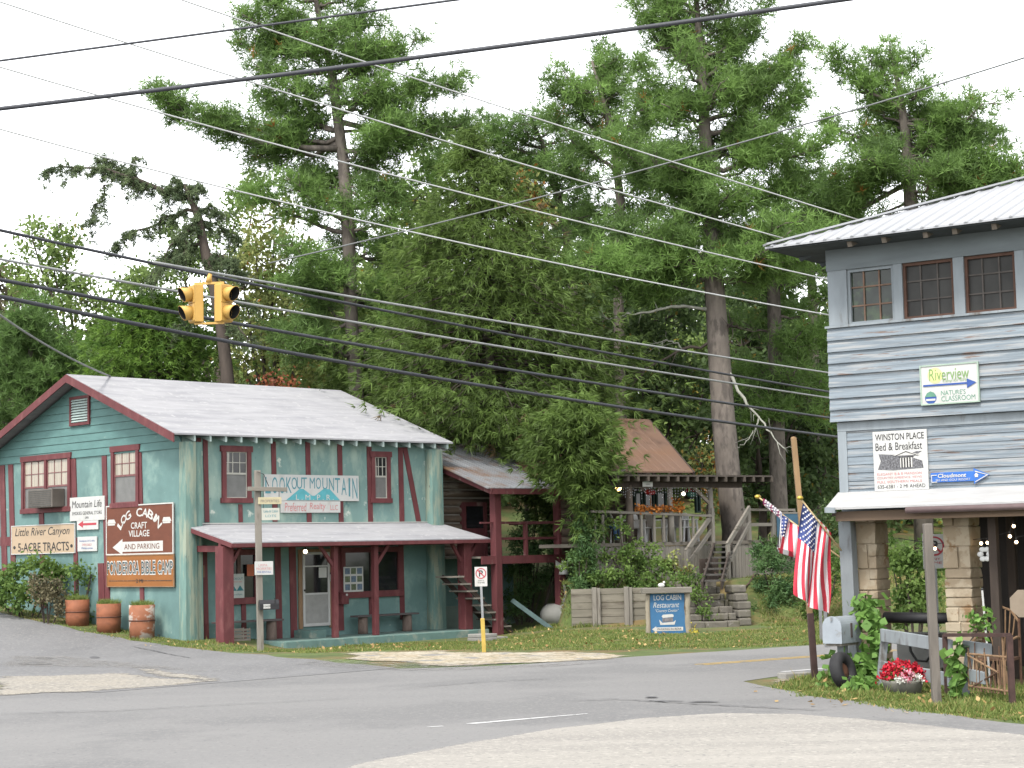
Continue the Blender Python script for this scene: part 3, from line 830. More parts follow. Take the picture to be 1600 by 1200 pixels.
def arc_text(sg, text, cu, cv, ru, rv, a0, a1, wf, hf, m):
    n = len(text)
    for i, ch in enumerate(text):
        if ch == ' ': continue
        t = rad(a0 + (a1 - a0) * i / (n - 1))
        sg.txt(ch, cu + ru * math.sin(t), cv - rv * math.cos(t), wf if ch != 'I' else wf * .35, hf, m, rot=-t * .85, bold=.02)
arc_text(lc, 'LOG CABIN', .505, .52, .31, .36, -66, 66, .088, .17, M_whitel)
lc.txt('CRAFT', .5, .42, .24, .13, M_whitel, bold=.015); lc.txt('VILLAGE', .5, .58, .31, .13, M_whitel, bold=.015)
lc.shape([(.10, .85), (.25, .68), (.25, .74), (.85, .74), (.85, .94), (.25, .94), (.25, 1.0)], M_whitel, 'arrow')
lc.txt('AND PARKING', .54, .84, .52, .11, M_brown, lift=2)
for u in (.085, .91):
    lc.shapes([[(u - .065, .36), (u - .05, .28), (u + .04, .28), (u + .065, .36)], [(u - .06, .40), (u - .06, .365), (u + .05, .365), (u + .05, .40)]], M_whitel, 'cabin_drawing')
pb = Sign(TG, 'bible_camp_sign', 'orange brown sign with outlined lettering mounted under brown craft sign', 167, 868, 272, 917, M_orange, y=-.07, frame=M_doorw, frame_w=.02)
for i, (x0, n, wd) in enumerate((('PONDEROSA', .25, .50), ('BIBLE', .63, .21), ('CAMP', .875, .23))):
    pb.txt(x0, n, .40, wd, .46, M_whitel, bold=.05); pb.txt(x0, n, .40, wd * .96, .38, mat('dark_teal_lettering', (.02, .06, .07), .7, .1, 6), lift=2)
pb.shapes([[(.03, .82), (.97, .82), (.97, .80), (.03, .80)]], M_black); pb.txt('2 MI', .5, .81, .10, .12, M_black, lift=2)
# ------------------------------------------------------------------ grey clapboard house on the right
RO = Vector((5.1, 29.0, 0)); RF = Frame(RO, -34.5)
R_ = thing('clapboard_house', 'weathered blue-grey clapboard house with white metal hip roof and stone porch pillars', 'building', RO, -34.5)
M_clap = mat('weathered_blue_clapboard', (.22, .26, .295), .9, .20, 3.2, stretch=(.22, 1, 3.5), patch=(.28, .29, .29), patch_scale=3, patch_at=.57, patch_soft=.05, patch_stretch=(.25, 1, 5),
             speck=None, bump=.3)
M_clap2 = mat('peeling_clapboard', (.215, .255, .29), .9, .22, 5, stretch=(.14, 1, 4), patch=(.34, .35, .355), patch_scale=4.5, patch_at=.56, patch_soft=.06, patch_stretch=(.22, 1, 5), speck=[((.19, .14, .12), (.55, 1, 7), 2.6, .635), ((.10, .105, .11), (.2, 1, 6), 6, .66)], bump=.4)
M_cornerb = mat('blue_grey_corner_board', (.27, .305, .33), .9, .15, 3, stretch=(1, 1, .25), patch=(.15, .14, .13), patch_scale=4, patch_at=.64, patch_soft=.06)
M_rust = mat('rusty_window_trim', (.10, .052, .036), .85, .2, 6)
M_metalroof = mat('white_metal_roof', (.38, .39, .41), .45, .04, 1.5, metal=.0, patch=(.34, .35, .37), patch_scale=.8, patch_at=.6, patch_soft=.1, spec=.5)
HX1, HY1 = 9.0, 5.2
MB().box(0, HX1, 0, HY1, 4.13, 5.60).build('upper_wall', M_clap, R_)
MB().box(.06, HX1 - .06, .07, .30, 2.66, 4.12).build('lower_wall', M_clap, R_)
mb = MB(); z = 4.10; k = 0
while z < 5.56:
    mb.prism([(-.035, -.046, z), (-.035, -.010, z + .19), (-.035, .0, z + .19), (-.035, .0, z)], (HX1 + .07, 0, 0)); z += .186
mb.build('upper_siding', M_clap2, R_)
mb = MB(); z = 2.90
while z < 3.96:
    mb.prism([(.06, .052, z), (.06, .064, z + .125), (.06, .07, z + .125), (.06, .07, z)], (HX1 - .12, 0, 0)); z += .128
mb.build('lower_siding', M_clap2, R_)
MB().box(.05, HX1 - .06, .035, .068, 3.95, 4.09).build('band_board', M_cornerb, R_)
MB().box(.05, .20, .036, .20, 2.72, 3.945).build('corner_board', M_cornerb, R_, bevel=.005)
MB().box(-.06, HX1 + .06, -.055, .1, 5.60, 5.635).build('sill', M_cornerb, R_)
a = RF.hit(1322, 505); b = RF.hit(1398, 415)
wx = [(RF.hit(1324, 460).x, RF.hit(1397, 460).x), (RF.hit(1411, 460).x, RF.hit(1491, 460).x), (RF.hit(1508, 460).x, RF.hit(1588, 460).x), (3.22, 4.0), (4.2, 5.0), (5.2, 6.0), (6.2, 7.0)]
Z0, Z1 = 5.635, 6.52
xs = [0] + [v for p in wx for v in p] + [HX1]
for i in range(0, len(xs), 2):
    MB().box(xs[i], xs[i + 1], -.02, .14, Z0, Z1).build('window_post', M_cornerb, R_, bevel=.008)
MB().box(-.01, HX1 + .01, -.03, .14, Z1, 6.92).build('head_board', mat('shaded_head_board', (.19, .22, .235), .9, .15, 4, stretch=(.2, 1, 1)), R_)  # board colour darkened to imitate the shade under the eave
MB().box(.0, .12, .14, HY1, Z0, 6.92).box(HX1 - .12, HX1, .14, HY1, Z0, 6.92).box(.12, HX1 - .12, HY1 - .12, HY1, Z0, 6.92).build('rear_upper_wall', M_clap, R_)
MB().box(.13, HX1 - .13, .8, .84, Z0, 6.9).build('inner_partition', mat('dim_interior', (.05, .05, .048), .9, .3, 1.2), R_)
M_screenwin = mat('dark_screened_glass', (.040, .040, .038), .5, .3, 2, stretch=(1, 1, .6), spec=.2)
M_clearwin = mat('painted_reflection_glass', (.022, .030, .024), .12, .5, 2.5, patch=(.055, .085, .045), patch_scale=3.2, patch_at=.54, patch_soft=.05, spec=.3)  # green mottling paints reflected trees into the pane colour
for i, (x0, x1) in enumerate(wx):
    Wd = MB().box(x0, x0 + .045, .02, .10, Z0, Z1).box(x1 - .045, x1, .02, .10, Z0, Z1).box(x0 + .045, x1 - .045, .021, .10, Z1 - .05, Z1).box(x0 + .045, x1 - .045, .021, .10, Z0, Z0 + .04).build('window', M_rust if i else M_cornerb, R_)
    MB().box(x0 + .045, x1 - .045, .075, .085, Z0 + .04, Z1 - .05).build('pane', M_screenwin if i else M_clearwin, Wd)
    mm = MB(); t = .012
    for k in (1, 2):
        xx = x0 + (x1 - x0) * k / 3; zz = Z0 + (Z1 - Z0) * k / 3
        mm.box(xx - t, xx + t, .05, .074, Z0 + .04, Z1 - .05).box(x0 + .045, x1 - .045, .053, .073, zz - t, zz + t)
    mm.build('muntin', mat('rusty_muntin', (.19, .12, .085), .85, .2, 6) if i < 1 else mat('dim_muntin', (.085, .075, .068), .8, .2, 6), Wd)
# hip roof with ribs
EX, EY, EZ, HS = .72, .75, 6.88, .365
rx0, rx1, ry0, ry1 = -EX, HX1 + EX, -EY, HY1 + EY
hh = (ry1 - ry0) / 2; ridge_z = EZ + HS * hh
A, B, C_, D_ = (rx0, ry0, EZ), (rx1, ry0, EZ), (rx1, ry1, EZ), (rx0, ry1, EZ)
E_, F_ = (rx0 + hh, ry0 + hh, ridge_z), (rx1 - hh, ry0 + hh, ridge_z)
mb = MB()
up = Vector((0, 0, .03))
top = [Vector(p) + up for p in (A, B, C_, D_, E_, F_)]
mb.add([Vector(p) for p in (A, B, C_, D_, E_, F_)] + top, [(6, 7, 11, 10), (7, 8, 11), (8, 9, 10, 11), (9, 6, 10), (0, 4, 5, 1), (1, 5, 2), (2, 5, 4, 3), (3, 4, 0), (0, 1, 7, 6), (1, 2, 8, 7), (2, 3, 9, 8), (3, 0, 6, 9)])
hroof = mb.build('roof', M_metalroof, R_)
mb = MB()
x = rx0 + .12
while x < rx1 - .05:
    t = min(x - rx0, rx1 - x, hh)
    p0 = Vector((x, ry0 - .015, EZ + .028)); p1 = Vector((x, ry0 + t, EZ + HS * t + .028))
    if t > .1: mb.prism([p0 + Vector((-.03, 0, 0)), p0 + Vector((-.012, 0, .022)), p0 + Vector((.012, 0, .022)), p0 + Vector((.03, 0, 0))], p1 - p0)
    x += .229
mb.build('roof_ribs', M_metalroof, hroof)
mb = MB()
for (p, q) in ((A, E_), (E_, F_), (B, F_)):
    p, q = Vector(p) + Vector((0, 0, .066)), Vector(q) + Vector((0, 0, .066))
    mb.bar(p, q, .20, .03)
mb.build('hip_cap', M_metalroof, hroof)
M_rafter = mat('raw_rafter_wood', (.20, .17, .14), .9, .2, 6, stretch=(1, .3, 1))
for px in (1327, 1381, 1446, 1492, 1554):
    x = RF.hit(px, 380, -.6).x
    MB().bar((x, -.60, EZ + HS * .15 - .10), (x, .1, EZ + HS * .85 - .10), .075, .12).build('rafter_tail', M_rafter, hroof)
for x in (3.9, 4.6, 5.3, 6.0, 6.8, 7.6, 8.4):
    MB().bar((x, -.60, EZ + HS * .15 - .10), (x, .1, EZ + HS * .85 - .10), .075, .12).build('rafter_tail', M_rafter, hroof)
for y in (.3, 1.1, 1.9, 2.7, 3.5, 4.3):
    MB().bar((-.62, y, EZ + HS * .1 - .07), (.1, y, EZ + HS * .82 - .06), .075, .12).build('rafter_tail', mat('grey_side_rafter', (.10, .115, .12), .9, .2, 5), hroof)
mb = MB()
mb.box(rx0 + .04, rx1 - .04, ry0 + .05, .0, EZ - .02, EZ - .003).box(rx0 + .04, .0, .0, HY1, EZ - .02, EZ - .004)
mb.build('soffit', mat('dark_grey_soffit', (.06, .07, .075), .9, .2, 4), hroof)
# porch roof strip
mb = MB().prism([(.02, .05, 2.95), (9.0, .05, 2.95), (9.0, -.62, 2.70), (.10, -.62, 2.70)], (0, 0, .035))
M_proll = mat('white_rolled_roofing', (.42, .42, .42), .85, .07, 2.5, stretch=(1, 3, 3), patch=(.38, .37, .36), patch_scale=3, patch_at=.62, patch_soft=.08, patch_stretch=(.3, 3, 3), bump=.3)
hp = mb.build('porch_roof', M_proll, R_)
MB().bar((.09, -.60, 2.70), (.26, -.60, 2.69), .07, .085).build('roof_end_board', M_cornerb, hp)
MB().box(.22, 9.0, -.52, -.40, 2.52, 2.67).build('porch_beam', mat('brown_beam', (.115, .078, .052), .85, .2, 4, stretch=(.2, 1, 1)), hp)
MB().tube([(1.45, -.68, 2.655), (9.0, -.68, 2.66)], .05, 8).build('gutter', mat('brown_gutter', (.17, .12, .12), .5, .15, 4), hp, True)
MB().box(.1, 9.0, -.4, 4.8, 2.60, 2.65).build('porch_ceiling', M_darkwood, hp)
# posts and stone pillars
M_greypost = mat('grey_painted_post', (.24, .265, .28), .9, .16, 3, stretch=(1, 1, .3), patch=(.11, .10, .09), patch_scale=3.5, patch_at=.62, patch_soft=.06)
MB().prism([(.12, -.16, 0), (.33, -.16, 0), (.33, .05, 0), (.12, .05, 0)], (-.03, 0, 2.52)).build('corner_post', M_greypost, R_, bevel=.012)
M_stone = mat('tan_fieldstone', (.36, .285, .195), .9, .16, 1.5, patch=(.44, .37, .27), patch_scale=2.6, patch_at=.52, patch_soft=.03, speck=[((.27, .17, .09), 3.2, .62)], bump=.35)
def stone_pillar(x0, x1, y0, y1, seed, z1=2.55):
    r = random.Random(seed); mb = MB()
    mb.box(x0 + .03, x1 - .03, y0 + .03, y1 - .03, 0, z1)
    z = -.05
    while z < z1 - .05:
        h = min(r.uniform(.22, .44), z1 - z)
        cut = x0 + (x1 - x0) * r.uniform(.35, .65) if (x1 - x0) > .35 and r.random() < .6 else None
        segs = [(x0, cut), (cut, x1)] if cut else [(x0, x1)]
        for a, b in segs:
            hs = [(z, z + h)] if r.random() < .7 else [(z, z + h * .5), (z + h * .5, z + h)]
            for (q0, q1) in hs:
                g = .008; j = lambda: r.uniform(-.015, .015)
                vs = [(a + g + j(), y0 + j(), q0 + g), (b - g + j(), y0 + j(), q0 + g), (b - g + j(), y1 + j(), q0 + g), (a + g + j(), y1 + j(), q0 + g),
                      (a + g + j(), y0 + j(), q1 - g), (b - g + j(), y0 + j(), q1 - g), (b - g + j(), y1 + j(), q1 - g), (a + g + j(), y1 + j(), q1 - g)]
                mb.add(vs, [(0, 3, 2, 1), (4, 5, 6, 7), (0, 1, 5, 4), (1, 2, 6, 5), (2, 3, 7, 6), (3, 0, 4, 7)])
        z += h
    return mb.build('stone_pillar', M_stone, R_, bevel=.012)
stone_pillar(.24, .60, .12, .62, 3)
stone_pillar(1.70, 2.14, .08, .55, 8)
stone_pillar(4.3, 4.75, .08, .55, 12)
for x, y in ((2.47, -.05), (3.0, 1.3), (2.2, 1.5)):
    MB().box(x, x + .13, y, y + .13, 0, 2.55).build('porch_post', M_darkwood, R_, bevel=.01)
MB().box(.72, 9.0, 4.3, 4.4, 0, 2.6).build('porch_rear_wall', mat('porch_gloom_boards', (.026, .021, .018), .9, .3, 4, stretch=(3, 1, .3)), R_)  # near-black colour stands in for the dark porch interior
MB().tube([(.58, .35, 1.0), (1.75, .35, .99)], .085, 10).build('porch_rail', mat('black_rail_paint', (.015, .015, .018), .6, .2, 5), R_, True)
# signs on the house
rv = Sign(RF, 'camp_sign', 'white wall sign with blue right arrow between green lettering on grey clapboards', 1437, 572, 1531, 627.5, M_whitep, y=-.07, frame=mat('pale_green_edge', (.36, .46, .38), .7, .1, 5), frame_w=.018)
M_green = mat('olive_lettering', (.20, .34, .12), .7, .1, 6); M_dgreen = mat('dark_green_lettering', (.12, .28, .20), .7, .1, 6); M_lime = mat('yellow_sun_disc', (.68, .68, .30), .7, .1, 6)
disc = lambda u, v, a, b, n=18: [(u + a * math.cos(t), v + b * math.sin(t)) for t in np.linspace(0, 2 * math.pi, n, endpoint=False)][::-1]
rv.shape(disc(.26, .27, .13, .20), M_lime, 'sun_disc'); rv.txt('Riverview', .50, .25, .68, .30, M_green, lift=2)
rv.txt('Camp for Girls', .60, .43, .42, .09, M_green, shear=.2, lift=2)
rv.shape([(.05, .535), (.05, .49), (.80, .49), (.80, .40), (.96, .51), (.80, .64), (.80, .535)], M_bluel, 'arrow', lift=3)
rv.txt("NATURE'S", .56, .72, .42, .12, M_dgreen); rv.txt('CLASSROOM', .64, .87, .58, .13, M_dgreen)
rv.shape(disc(.17, .83, .10, .15), M_bluel, 'globe_emblem'); rv.shape([(.07, .80), (.27, .80), (.23, .70), (.17, .66), (.11, .70)], M_dgreen, 'globe_emblem', lift=2); rv.shape([(.09, .90), (.25, .90), (.25, .85), (.09, .85)], M_whitel, 'globe_emblem', lift=2)
wp = Sign(RF, 'bed_and_breakfast_sign', 'tall white sign with black lettering and an ink drawing of a columned house', 1363, 675, 1451.5, 764.5, M_whitep, y=.02)
wp.txt('WINSTON PLACE', .5, .10, .90, .11, M_black, bold=.006); wp.txt('Bed & Breakfast', .48, .26, .86, .13, M_black)
M_ink = mat('grey_ink', (.14, .14, .15), .8, .6, 40); M_ink2 = mat('black_ink', (.03, .03, .03), .8, .4, 30)
wp.shapes([[(.08, .64), (.36, .66), (.92, .64), (.90, .52), (.72, .46), (.90, .36), (.80, .36), (.60, .42), (.36, .40), (.10, .38), (.14, .50)]], M_ink, 'house_drawing')
wp.shapes([[(.50, .62), (.72, .62), (.72, .44), (.50, .44)], [(.36, .42), (.86, .42), (.61, .35)]], M_whitel, 'house_drawing', lift=2)
wp.shapes([[(.52 + .05 * i, .62), (.545 + .05 * i, .62), (.545 + .05 * i, .46), (.52 + .05 * i, .46)] for i in range(4)] + [[(.48, .455), (.74, .455), (.74, .44), (.48, .44)], [(.40, .43), (.61, .365), (.82, .43), (.84, .43), (.61, .35), (.38, .43)]], M_ink2, 'house_drawing', lift=3)
for i, s in enumerate(('ELEGANT B & B MANSION', 'COUNTRY AMBIENCE, VIEWS', 'FULL SOUTHERN MEALS')):
    wp.txt(s, .47, .72 + .065 * i, .82, .042, M_pinkl)
wp.txt('635-6381 - 2 MI AHEAD', .5, .93, .88, .06, M_black)
a = RF.hit(1454, 738, .02); b = RF.hit(1549, 754, .02)
cm = Sign(RF, 'arrow_shaped_sign', 'blue arrow shaped resort sign with white lettering beside the tall white sign', 1454, 739, 1522, 751.5, mat('blue_sign_paint', (.03, .14, .48), .6, .06, 5), y=.02)
cm.shape([(1.0, 1.30), (1.0, -.30), (1.36, .42)][::1], MATS['blue_sign_paint'], 'arrow_head', lift=1)
cm.txt('Cloudmont', .50, .34, .66, .42, M_whitel, shear=.15, bold=.02, lift=2); cm.txt('SKI AND GOLF RESORT', .52, .78, .80, .22, M_whitel, lift=2)
cm.shapes([[(.02, .94), (.035, .94), (.035, .30), (.15, .30), (.15, .22), (.02, .22)], [(.02, 1.0), (.15, 1.0), (.15, .93), (.02, .93)], [(1.03, .06), (1.30, .42), (1.03, 1.06), (1.03, 1.14), (1.34, .42), (1.03, -.04)], [(1.01, .44), (1.06, .16), (1.12, .44)], [(1.03, .62), (1.10, .62), (1.10, .44), (1.03, .44)]], M_whitel, 'outline', lift=3)
# string lights in the porch
sl_ = thing('string_lights', 'string of small lit warm bulbs strung across the stone pillared porch', 'string lights', at(1460, 850, 28.4), -34.5)

lp = [at(1461, 857, 28.3), at(1533, 849, 27.9), at(1543, 848, 27.8), at(1578, 838, 27.4), at(1584, 822, 27.3), at(1588, 847, 27.2)]
loc = [Frame(sl_.location, -34.5).local(p) for p in lp]
MB().tube([p + Vector((0, 0, .07)) for p in [loc[0] + Vector((-.6, 0, .1))] + loc + [loc[-1] + Vector((.5, 0, .1))]], .006, 5).build('cable', M_black, sl_)
for i, p in enumerate(loc):
    MB().ball(p, .027, 8).build('bulb', glow_mat('warm_bulb', (1, .72, .42), 3.0) if i == 0 else bpy.data.materials['warm_bulb'], sl_, True)
    MB().tube([p + Vector((0, 0, .02)), p + Vector((0, 0, .07))], .012, 6).build('socket', M_black, sl_)
# no parking sign seen through the porch
def noparking(name, label, base, px, py0, py1, depth, wd, ht, m_post, rz, big=True):
    c = at(px, (py0 + py1) / 2, depth)
    t = thing(name, label, 'sign', (c.x, c.y, c.z), rz)
    MB().box(-wd / 2, wd / 2, 0, .006, -ht / 2, ht / 2).build('plate', M_whitep, t, bevel=.003)
    cx, cz, r0 = 0, ht * .5 - wd * .52, wd * .43
    mb = MB(); n = 28; th = wd * .075
    vs = []; fs = []
    for k in range(n):
        a_ = 2 * math.pi * k / n
        vs += [(cx + r0 * math.cos(a_), -.004, cz + r0 * math.sin(a_)), (cx + (r0 - th) * math.cos(a_), -.004, cz + (r0 - th) * math.sin(a_))]
        k2 = (k + 1) % n
        fs.append((2 * k, 2 * k + 1, 2 * k2 + 1, 2 * k2))
    mb.add(vs, fs)
    d = r0 * .68; h = th * .4
    mb.poly([(cx - d - h, -.0045, cz + d - h), (cx + d - h, -.0045, cz - d - h), (cx + d + h, -.0045, cz - d + h), (cx - d + h, -.0045, cz + d + h)])
    mb.build('prohibition_ring', M_redl, t)
    mb = MB(); add_text(mb, 'P', cx, cz, -.003, r0 * .75, r0 * 1.15, bold=.02); mb.build('letter', M_black, t)
    mb = MB(); add_text(mb, 'ANY', 0, cz - r0 - ht * .09, -.003, wd * .5, ht * .07); add_text(mb, 'TIME', 0, cz - r0 - ht * .20, -.003, wd * .6, ht * .07); mb.build('lettering', M_redl if big else M_black, t)
    return t, c
t, c = noparking('no_parking_sign', 'white no parking sign on grey post behind the stone pillars', None, 1460, 835, 888, 32.2, .40, .60, None, -8)
MB().box(-.03, .03, .008, .05, -c.z - .05, .3).build('post', M_metalgrey, t)
# hanging white ornament, white rod, octagon board
p = at(1546, 872, 27.6)
t = thing('white_flower_ornament', 'white artificial flowers hanging on the dark brown porch post', 'ornament', p, -34.5)
mb = MB()
for k in range(6):
    a_ = k * 1.05
    mb.ball((-.06 + .07 * math.cos(a_), -.02, .06 + .08 * math.sin(a_)), .055, 8, (1, .4, .8))
mb.build('petals', mat('white_petals', (.7, .7, .68), .7, .1, 6), t, True)
MB().tube([(.04, 0, -.02), (.05, 0, -.16), (.03, 0, -.28)], .02, 6).build('ribbon', MATS['white_petals'], t)
MB().tube([(-.04, .0, .10), (.05, .05, .16), (.13, .09, .12)], .008, 5).build('hook', M_black, t)
p = at(1600, 943, 26.2)
t = thing('octagon_board', 'tan octagonal board on a thin stand at the right edge of the porch', 'board', (p.x, p.y, 0), -20)
mb = MB().prism([(.21 * math.cos(k * math.pi / 4 + .39), 0, p.z + .21 * math.sin(k * math.pi / 4 + .39)) for k in range(8)], (0, .025, 0))
mb.build('board', mat('tan_octagon', (.25, .20, .15), .8, .12, 4), t)
MB().tube([(0, .045, 0), (0, .045, p.z)], .018, 6).build('stand', M_black, t)
p = at(1536, 950, 27.0)
t = thing('white_rod', 'thin white rod leaning beside the twig chair on porch', 'rod', (p.x, p.y, 0), 0)
MB().tube([(.06, 0, 0), (0, 0, 1.45)], .016, 6).build('shaft', M_whitep, t)
MB().ball((0, 0, 1.46), .022, 6).build('tip', M_black, t)
# ------------------------------------------------------------------ things standing in front of the grey house
# leaning flag post
b0 = onz(1274, 1064)
p0 = at(1274, 1064, b0.y); p1 = at(1266, 958, b0.y); p2 = at(1240, 685, b0.y)
t = thing('flag_post', 'tall leaning post with tan wooden top and dark rusty metal foot', 'post', p0)
L_ = lambda p: p - p0
MB().bar(L_(p0) - Vector((0, 0, .1)), L_(p1), .10, .10, (0, 1, 0)).build('metal_foot', mat('rusty_brown_steel', (.062, .034, .030), .75, .25, 6), t, bevel=.008)
MB().bar(L_(p1) + Vector((.012, .012, -.3)), L_(p2), .085, .10, (0, 1, 0)).build('wooden_mast', mat('tan_post_wood', (.27, .175, .09), .85, .2, 5, stretch=(1, 1, .2)), t, bevel=.008)
MB().ball(L_(p2), .052, 8, (1, 1, .6)).build('mast_cap', MATS['tan_post_wood'], t, True)
# flags on staffs bracketed to the corner post
M_fr = mat('flag_red', (.60, .04, .07), .8, .08, 5); M_fw = mat('flag_white', (.80, .77, .78), .8, .05, 5); M_fb = mat('flag_blue', (.05, .075, .23), .8, .1, 5)
def flag(name, label, base, tip, hoist, edges, depth_f, nv=26, twist=None):
    """hoist: (px a, px b) along the staff from the tip side; edges(u, v) -> pixel; depth_f(u, v) -> depth"""
    o = at(*base)
    t = thing(name, label, 'flag', o)
    LL = lambda p: p - o
    q = at(*tip)
    MB().tube([LL(o), LL(q)], .014, 8).build('staff', mat('pale_staff_wood', (.52, .40, .22), .6, .1, 6), t, True)
    MB().ball(LL(q), .045, 10, (1.2, 1, .8)).build('finial', mat('gold_finial', (.55, .40, .07), .3, .1, 5, metal=.5), t, True)
    d = (o - q).normalized()
    MB().tube([LL(o) - d * .12, LL(o) + d * .06], .022, 8).build('bracket', M_black, t)
    vs = []; fs = []; mi = []
    sub = 3; nu = 13 * sub
    for j in range(nv + 1):
        for i in range(nu + 1):
            u, v = i / nu, j / nv
            x, y = edges(u, v)
            vs.append(LL(at(x, y, depth_f(u, v))))
    for j in range(nv):
        for i in range(nu):
            fs.append((j * (nu + 1) + i, (j + 1) * (nu + 1) + i, (j + 1) * (nu + 1) + i + 1, j * (nu + 1) + i + 1))
            st = i // sub
            mi.append(2 if (st < 7 and (j + .5) / nv < .40) else (0 if st % 2 == 0 else 1))
    c = MB().add(vs, fs).build('cloth', M_fr, t, True)
    c.data.materials.append(M_fw); c.data.materials.append(M_fb)
    c.data.polygons.foreach_set('material_index', mi)
    mb = MB()
    for rI in range(9):
        for cI in range(6 if rI % 2 == 0 else 5):
            u = (rI + 1) / 10 * 7 / 13; v = .40 * ((cI + .5) / 6 if rI % 2 == 0 else (cI + 1) / 6)
            x, y = edges(u, v); P0 = LL(at(x, y, depth_f(u, v) - .012))
            pts = []
            for k in range(10):
                rr = .021 if k % 2 == 0 else .0095
                pts.append(P0 + Vector((rr * math.sin(k * math.pi / 5), 0, rr * math.cos(k * math.pi / 5))))
            mb.poly(pts)
    mb.build('stars', M_fw, c)
    return t
def lerp(a, b, t): return a + (b - a) * t
def e2(u, v):
    hx, hy = lerp(1255, 1299, u), lerp(785, 833, u)
    bx = lerp(1242, 1295, u) + 3 * math.sin(u * 9); by = lerp(928, 960, u ** .7)
    s = v
    x = lerp(hx, bx, s ** .8) + 2.6 * math.sin(u * 11 + v * 5) * v - 10 * math.sin(math.pi * v) * (1 - u) * .35
    x += 5 * math.sin(u * 6.28) * math.sin(math.pi * min(1, v * 1.2)) * .6
    return x, lerp(hy, by, v)
flag('flag', 'large flag hanging limp on the near staff with its starred blue corner showing', (1335, 886, 28.95), (1250, 778, 28.35), None, e2,
     lambda u, v: lerp(28.38, 28.72, u) + .10 * math.sin(u * 13 + 3 * v) * min(1, v * 3) + .06 * math.sin(u * 27 + 5 * v) * min(1, v * 2))
def e1(u, v):
    # starred corner wraps round the staff, the striped part hangs folded
    sx, sy = lerp(1193, 1262, u), lerp(784, 833, u)
    if u < .42:
        a_ = v * 14
        return sx + 1.2 * math.sin(a_), sy + 5.0 * math.cos(a_) + u * 6
    k = (u - .42) / .58
    drop = lerp(58, 48, k)
    f = v if v < .7 else .7 - (v - .7) * .45 if False else v
    x = sx - 2 * v + lerp(-6, 4, k) * math.sin(v * 1.5) + 2 * math.sin(k * 10 + v * 4)
    return x, sy + drop * min(v, .72) / .72 * 1.0 - (max(0, v - .72) * 30)
flag('flag', 'flag partly rolled around the far staff with gold tip, behind the leaning post', (1329, 883, 29.15), (1184, 776, 30.2), None, e1,
     lambda u, v: lerp(30.12, 29.6, u) + (.05 * math.sin(v * 14 + 1.57) if u < .42 else .07 * math.sin(u * 22 + 4 * v) + (.06 * (max(0, v - .72)) / .28 * -1.6)))
# mailbox on its post
mp = onz(1318, 1062)
base = at(1318, 1050, 28.2); bz = at(1318, 1004, 28.2).z
t = thing('mailbox', 'large dented silver mailbox on a post beside the grey corner post', 'mailbox', (base.x, base.y, 0), 48)
mb = MB()
n = 12; wd, hh_, ln = .155, .25, .30
prof = [(-wd, 0)] + [(-wd * math.cos(math.pi * k / n), hh_ + wd * math.sin(math.pi * k / n)) for k in range(n + 1)] + [(wd, 0)]
mb.prism([(x, -ln, bz + z) for x, z in prof], (0, 2 * ln, 0))
body = mb.build('body', mat('dented_silver', (.36, .40, .44), .5, .10, 3, metal=.25, patch=(.20, .18, .16), patch_scale=4, patch_at=.66, patch_soft=.06, bump=.2), t)
t.rotation_euler = (0, 0, rad(-38))
mb = MB().prism([(x * 1.04, -ln - .02, bz + z * 1.02) for x, z in prof], (0, .018, 0)); mb.build('door', MATS['dented_silver'], t)
MB().box(-.015, .015, -ln - .04, -ln - .021, bz + .34, bz + .40).build('latch', M_metalgrey, t)
MB().box(wd + .003, wd + .012, -.02, .03, bz + .08, bz + .30).build('signal_flag', mat('faded_dark_flag', (.08, .06, .055), .7, .2, 6), t)
MB().box(-.13, .13, -.28, .28, bz - .04, bz - .003).build('platform', M_greywood, t)
MB().box(-.06, .06, -.06, .06, -.1, bz - .04).build('post', M_greypost, t)
# split rail fence
t = thing('rail_fence', 'low blue-grey painted rail fence in front of the stone pillars', 'fence', onz(1378, 1078))
oo = Vector(t.location)
MB().bar(at(1377, 992, 27.7) - oo, at(1487, 1010, 25.95) - oo, .05, .19).build('rail', M_greypost, t, bevel=.008)
MB().bar(at(1376, 1042, 27.7) - oo, at(1485, 1062, 25.95) - oo, .05, .19).build('rail', M_greypost, t, bevel=.008)
MB().bar(at(1506, 1010, 25.7) - oo, at(1548, 1016, 25.1) - oo, .05, .17).build('rail', M_greypost, t, bevel=.008)
MB().bar(at(1506, 1052, 25.7) - oo, at(1540, 1060, 25.1) - oo, .05, .17).build('rail', M_greypost, t, bevel=.008)
for (px, y0, y1, d) in ((1379, 990, 1078, 27.75), (1512, 1008, 1090, 25.75)):
    MB().bar(at(px - 5, y1, d) - oo, at(px + 4, y0, d) - oo, .11, .09, (0, 1, 0)).build('post', M_greypost, t, bevel=.01)
# rusty frame with twig lattice
b0 = onz(1480, 1088); b1 = onz(1582, 1101)
oo = b0
t = thing('rusty_frame', 'rusty steel frame filled with crossed twigs beside the rail fence', 'trellis', b0)
h0 = at(1483, 992, b0.y).z; h1 = at(1585, 992, b1.y).z
M_ruststeel = mat('rusted_angle_steel', (.065, .035, .030), .85, .3, 7)
q = b1 - b0
MB().bar(Vector((0, 0, -.05)), Vector((0, 0, h0)), .06, .06).build('left_upright', M_ruststeel, t)
MB().bar(q + Vector((0, 0, -.05)), q + Vector((0, 0, h1)), .075, .075).build('right_upright', M_ruststeel, t)
MB().bar(Vector((0, 0, h0)), q + Vector((0, 0, h1)), .06, .05).build('top_bar', M_ruststeel, t)
MB().bar(q + Vector((.05, -.06, -.05)), q + Vector((.9, -1.0, -.05)) + Vector((0, 0, .75)), .04, .04).build('brace', M_ruststeel, t)
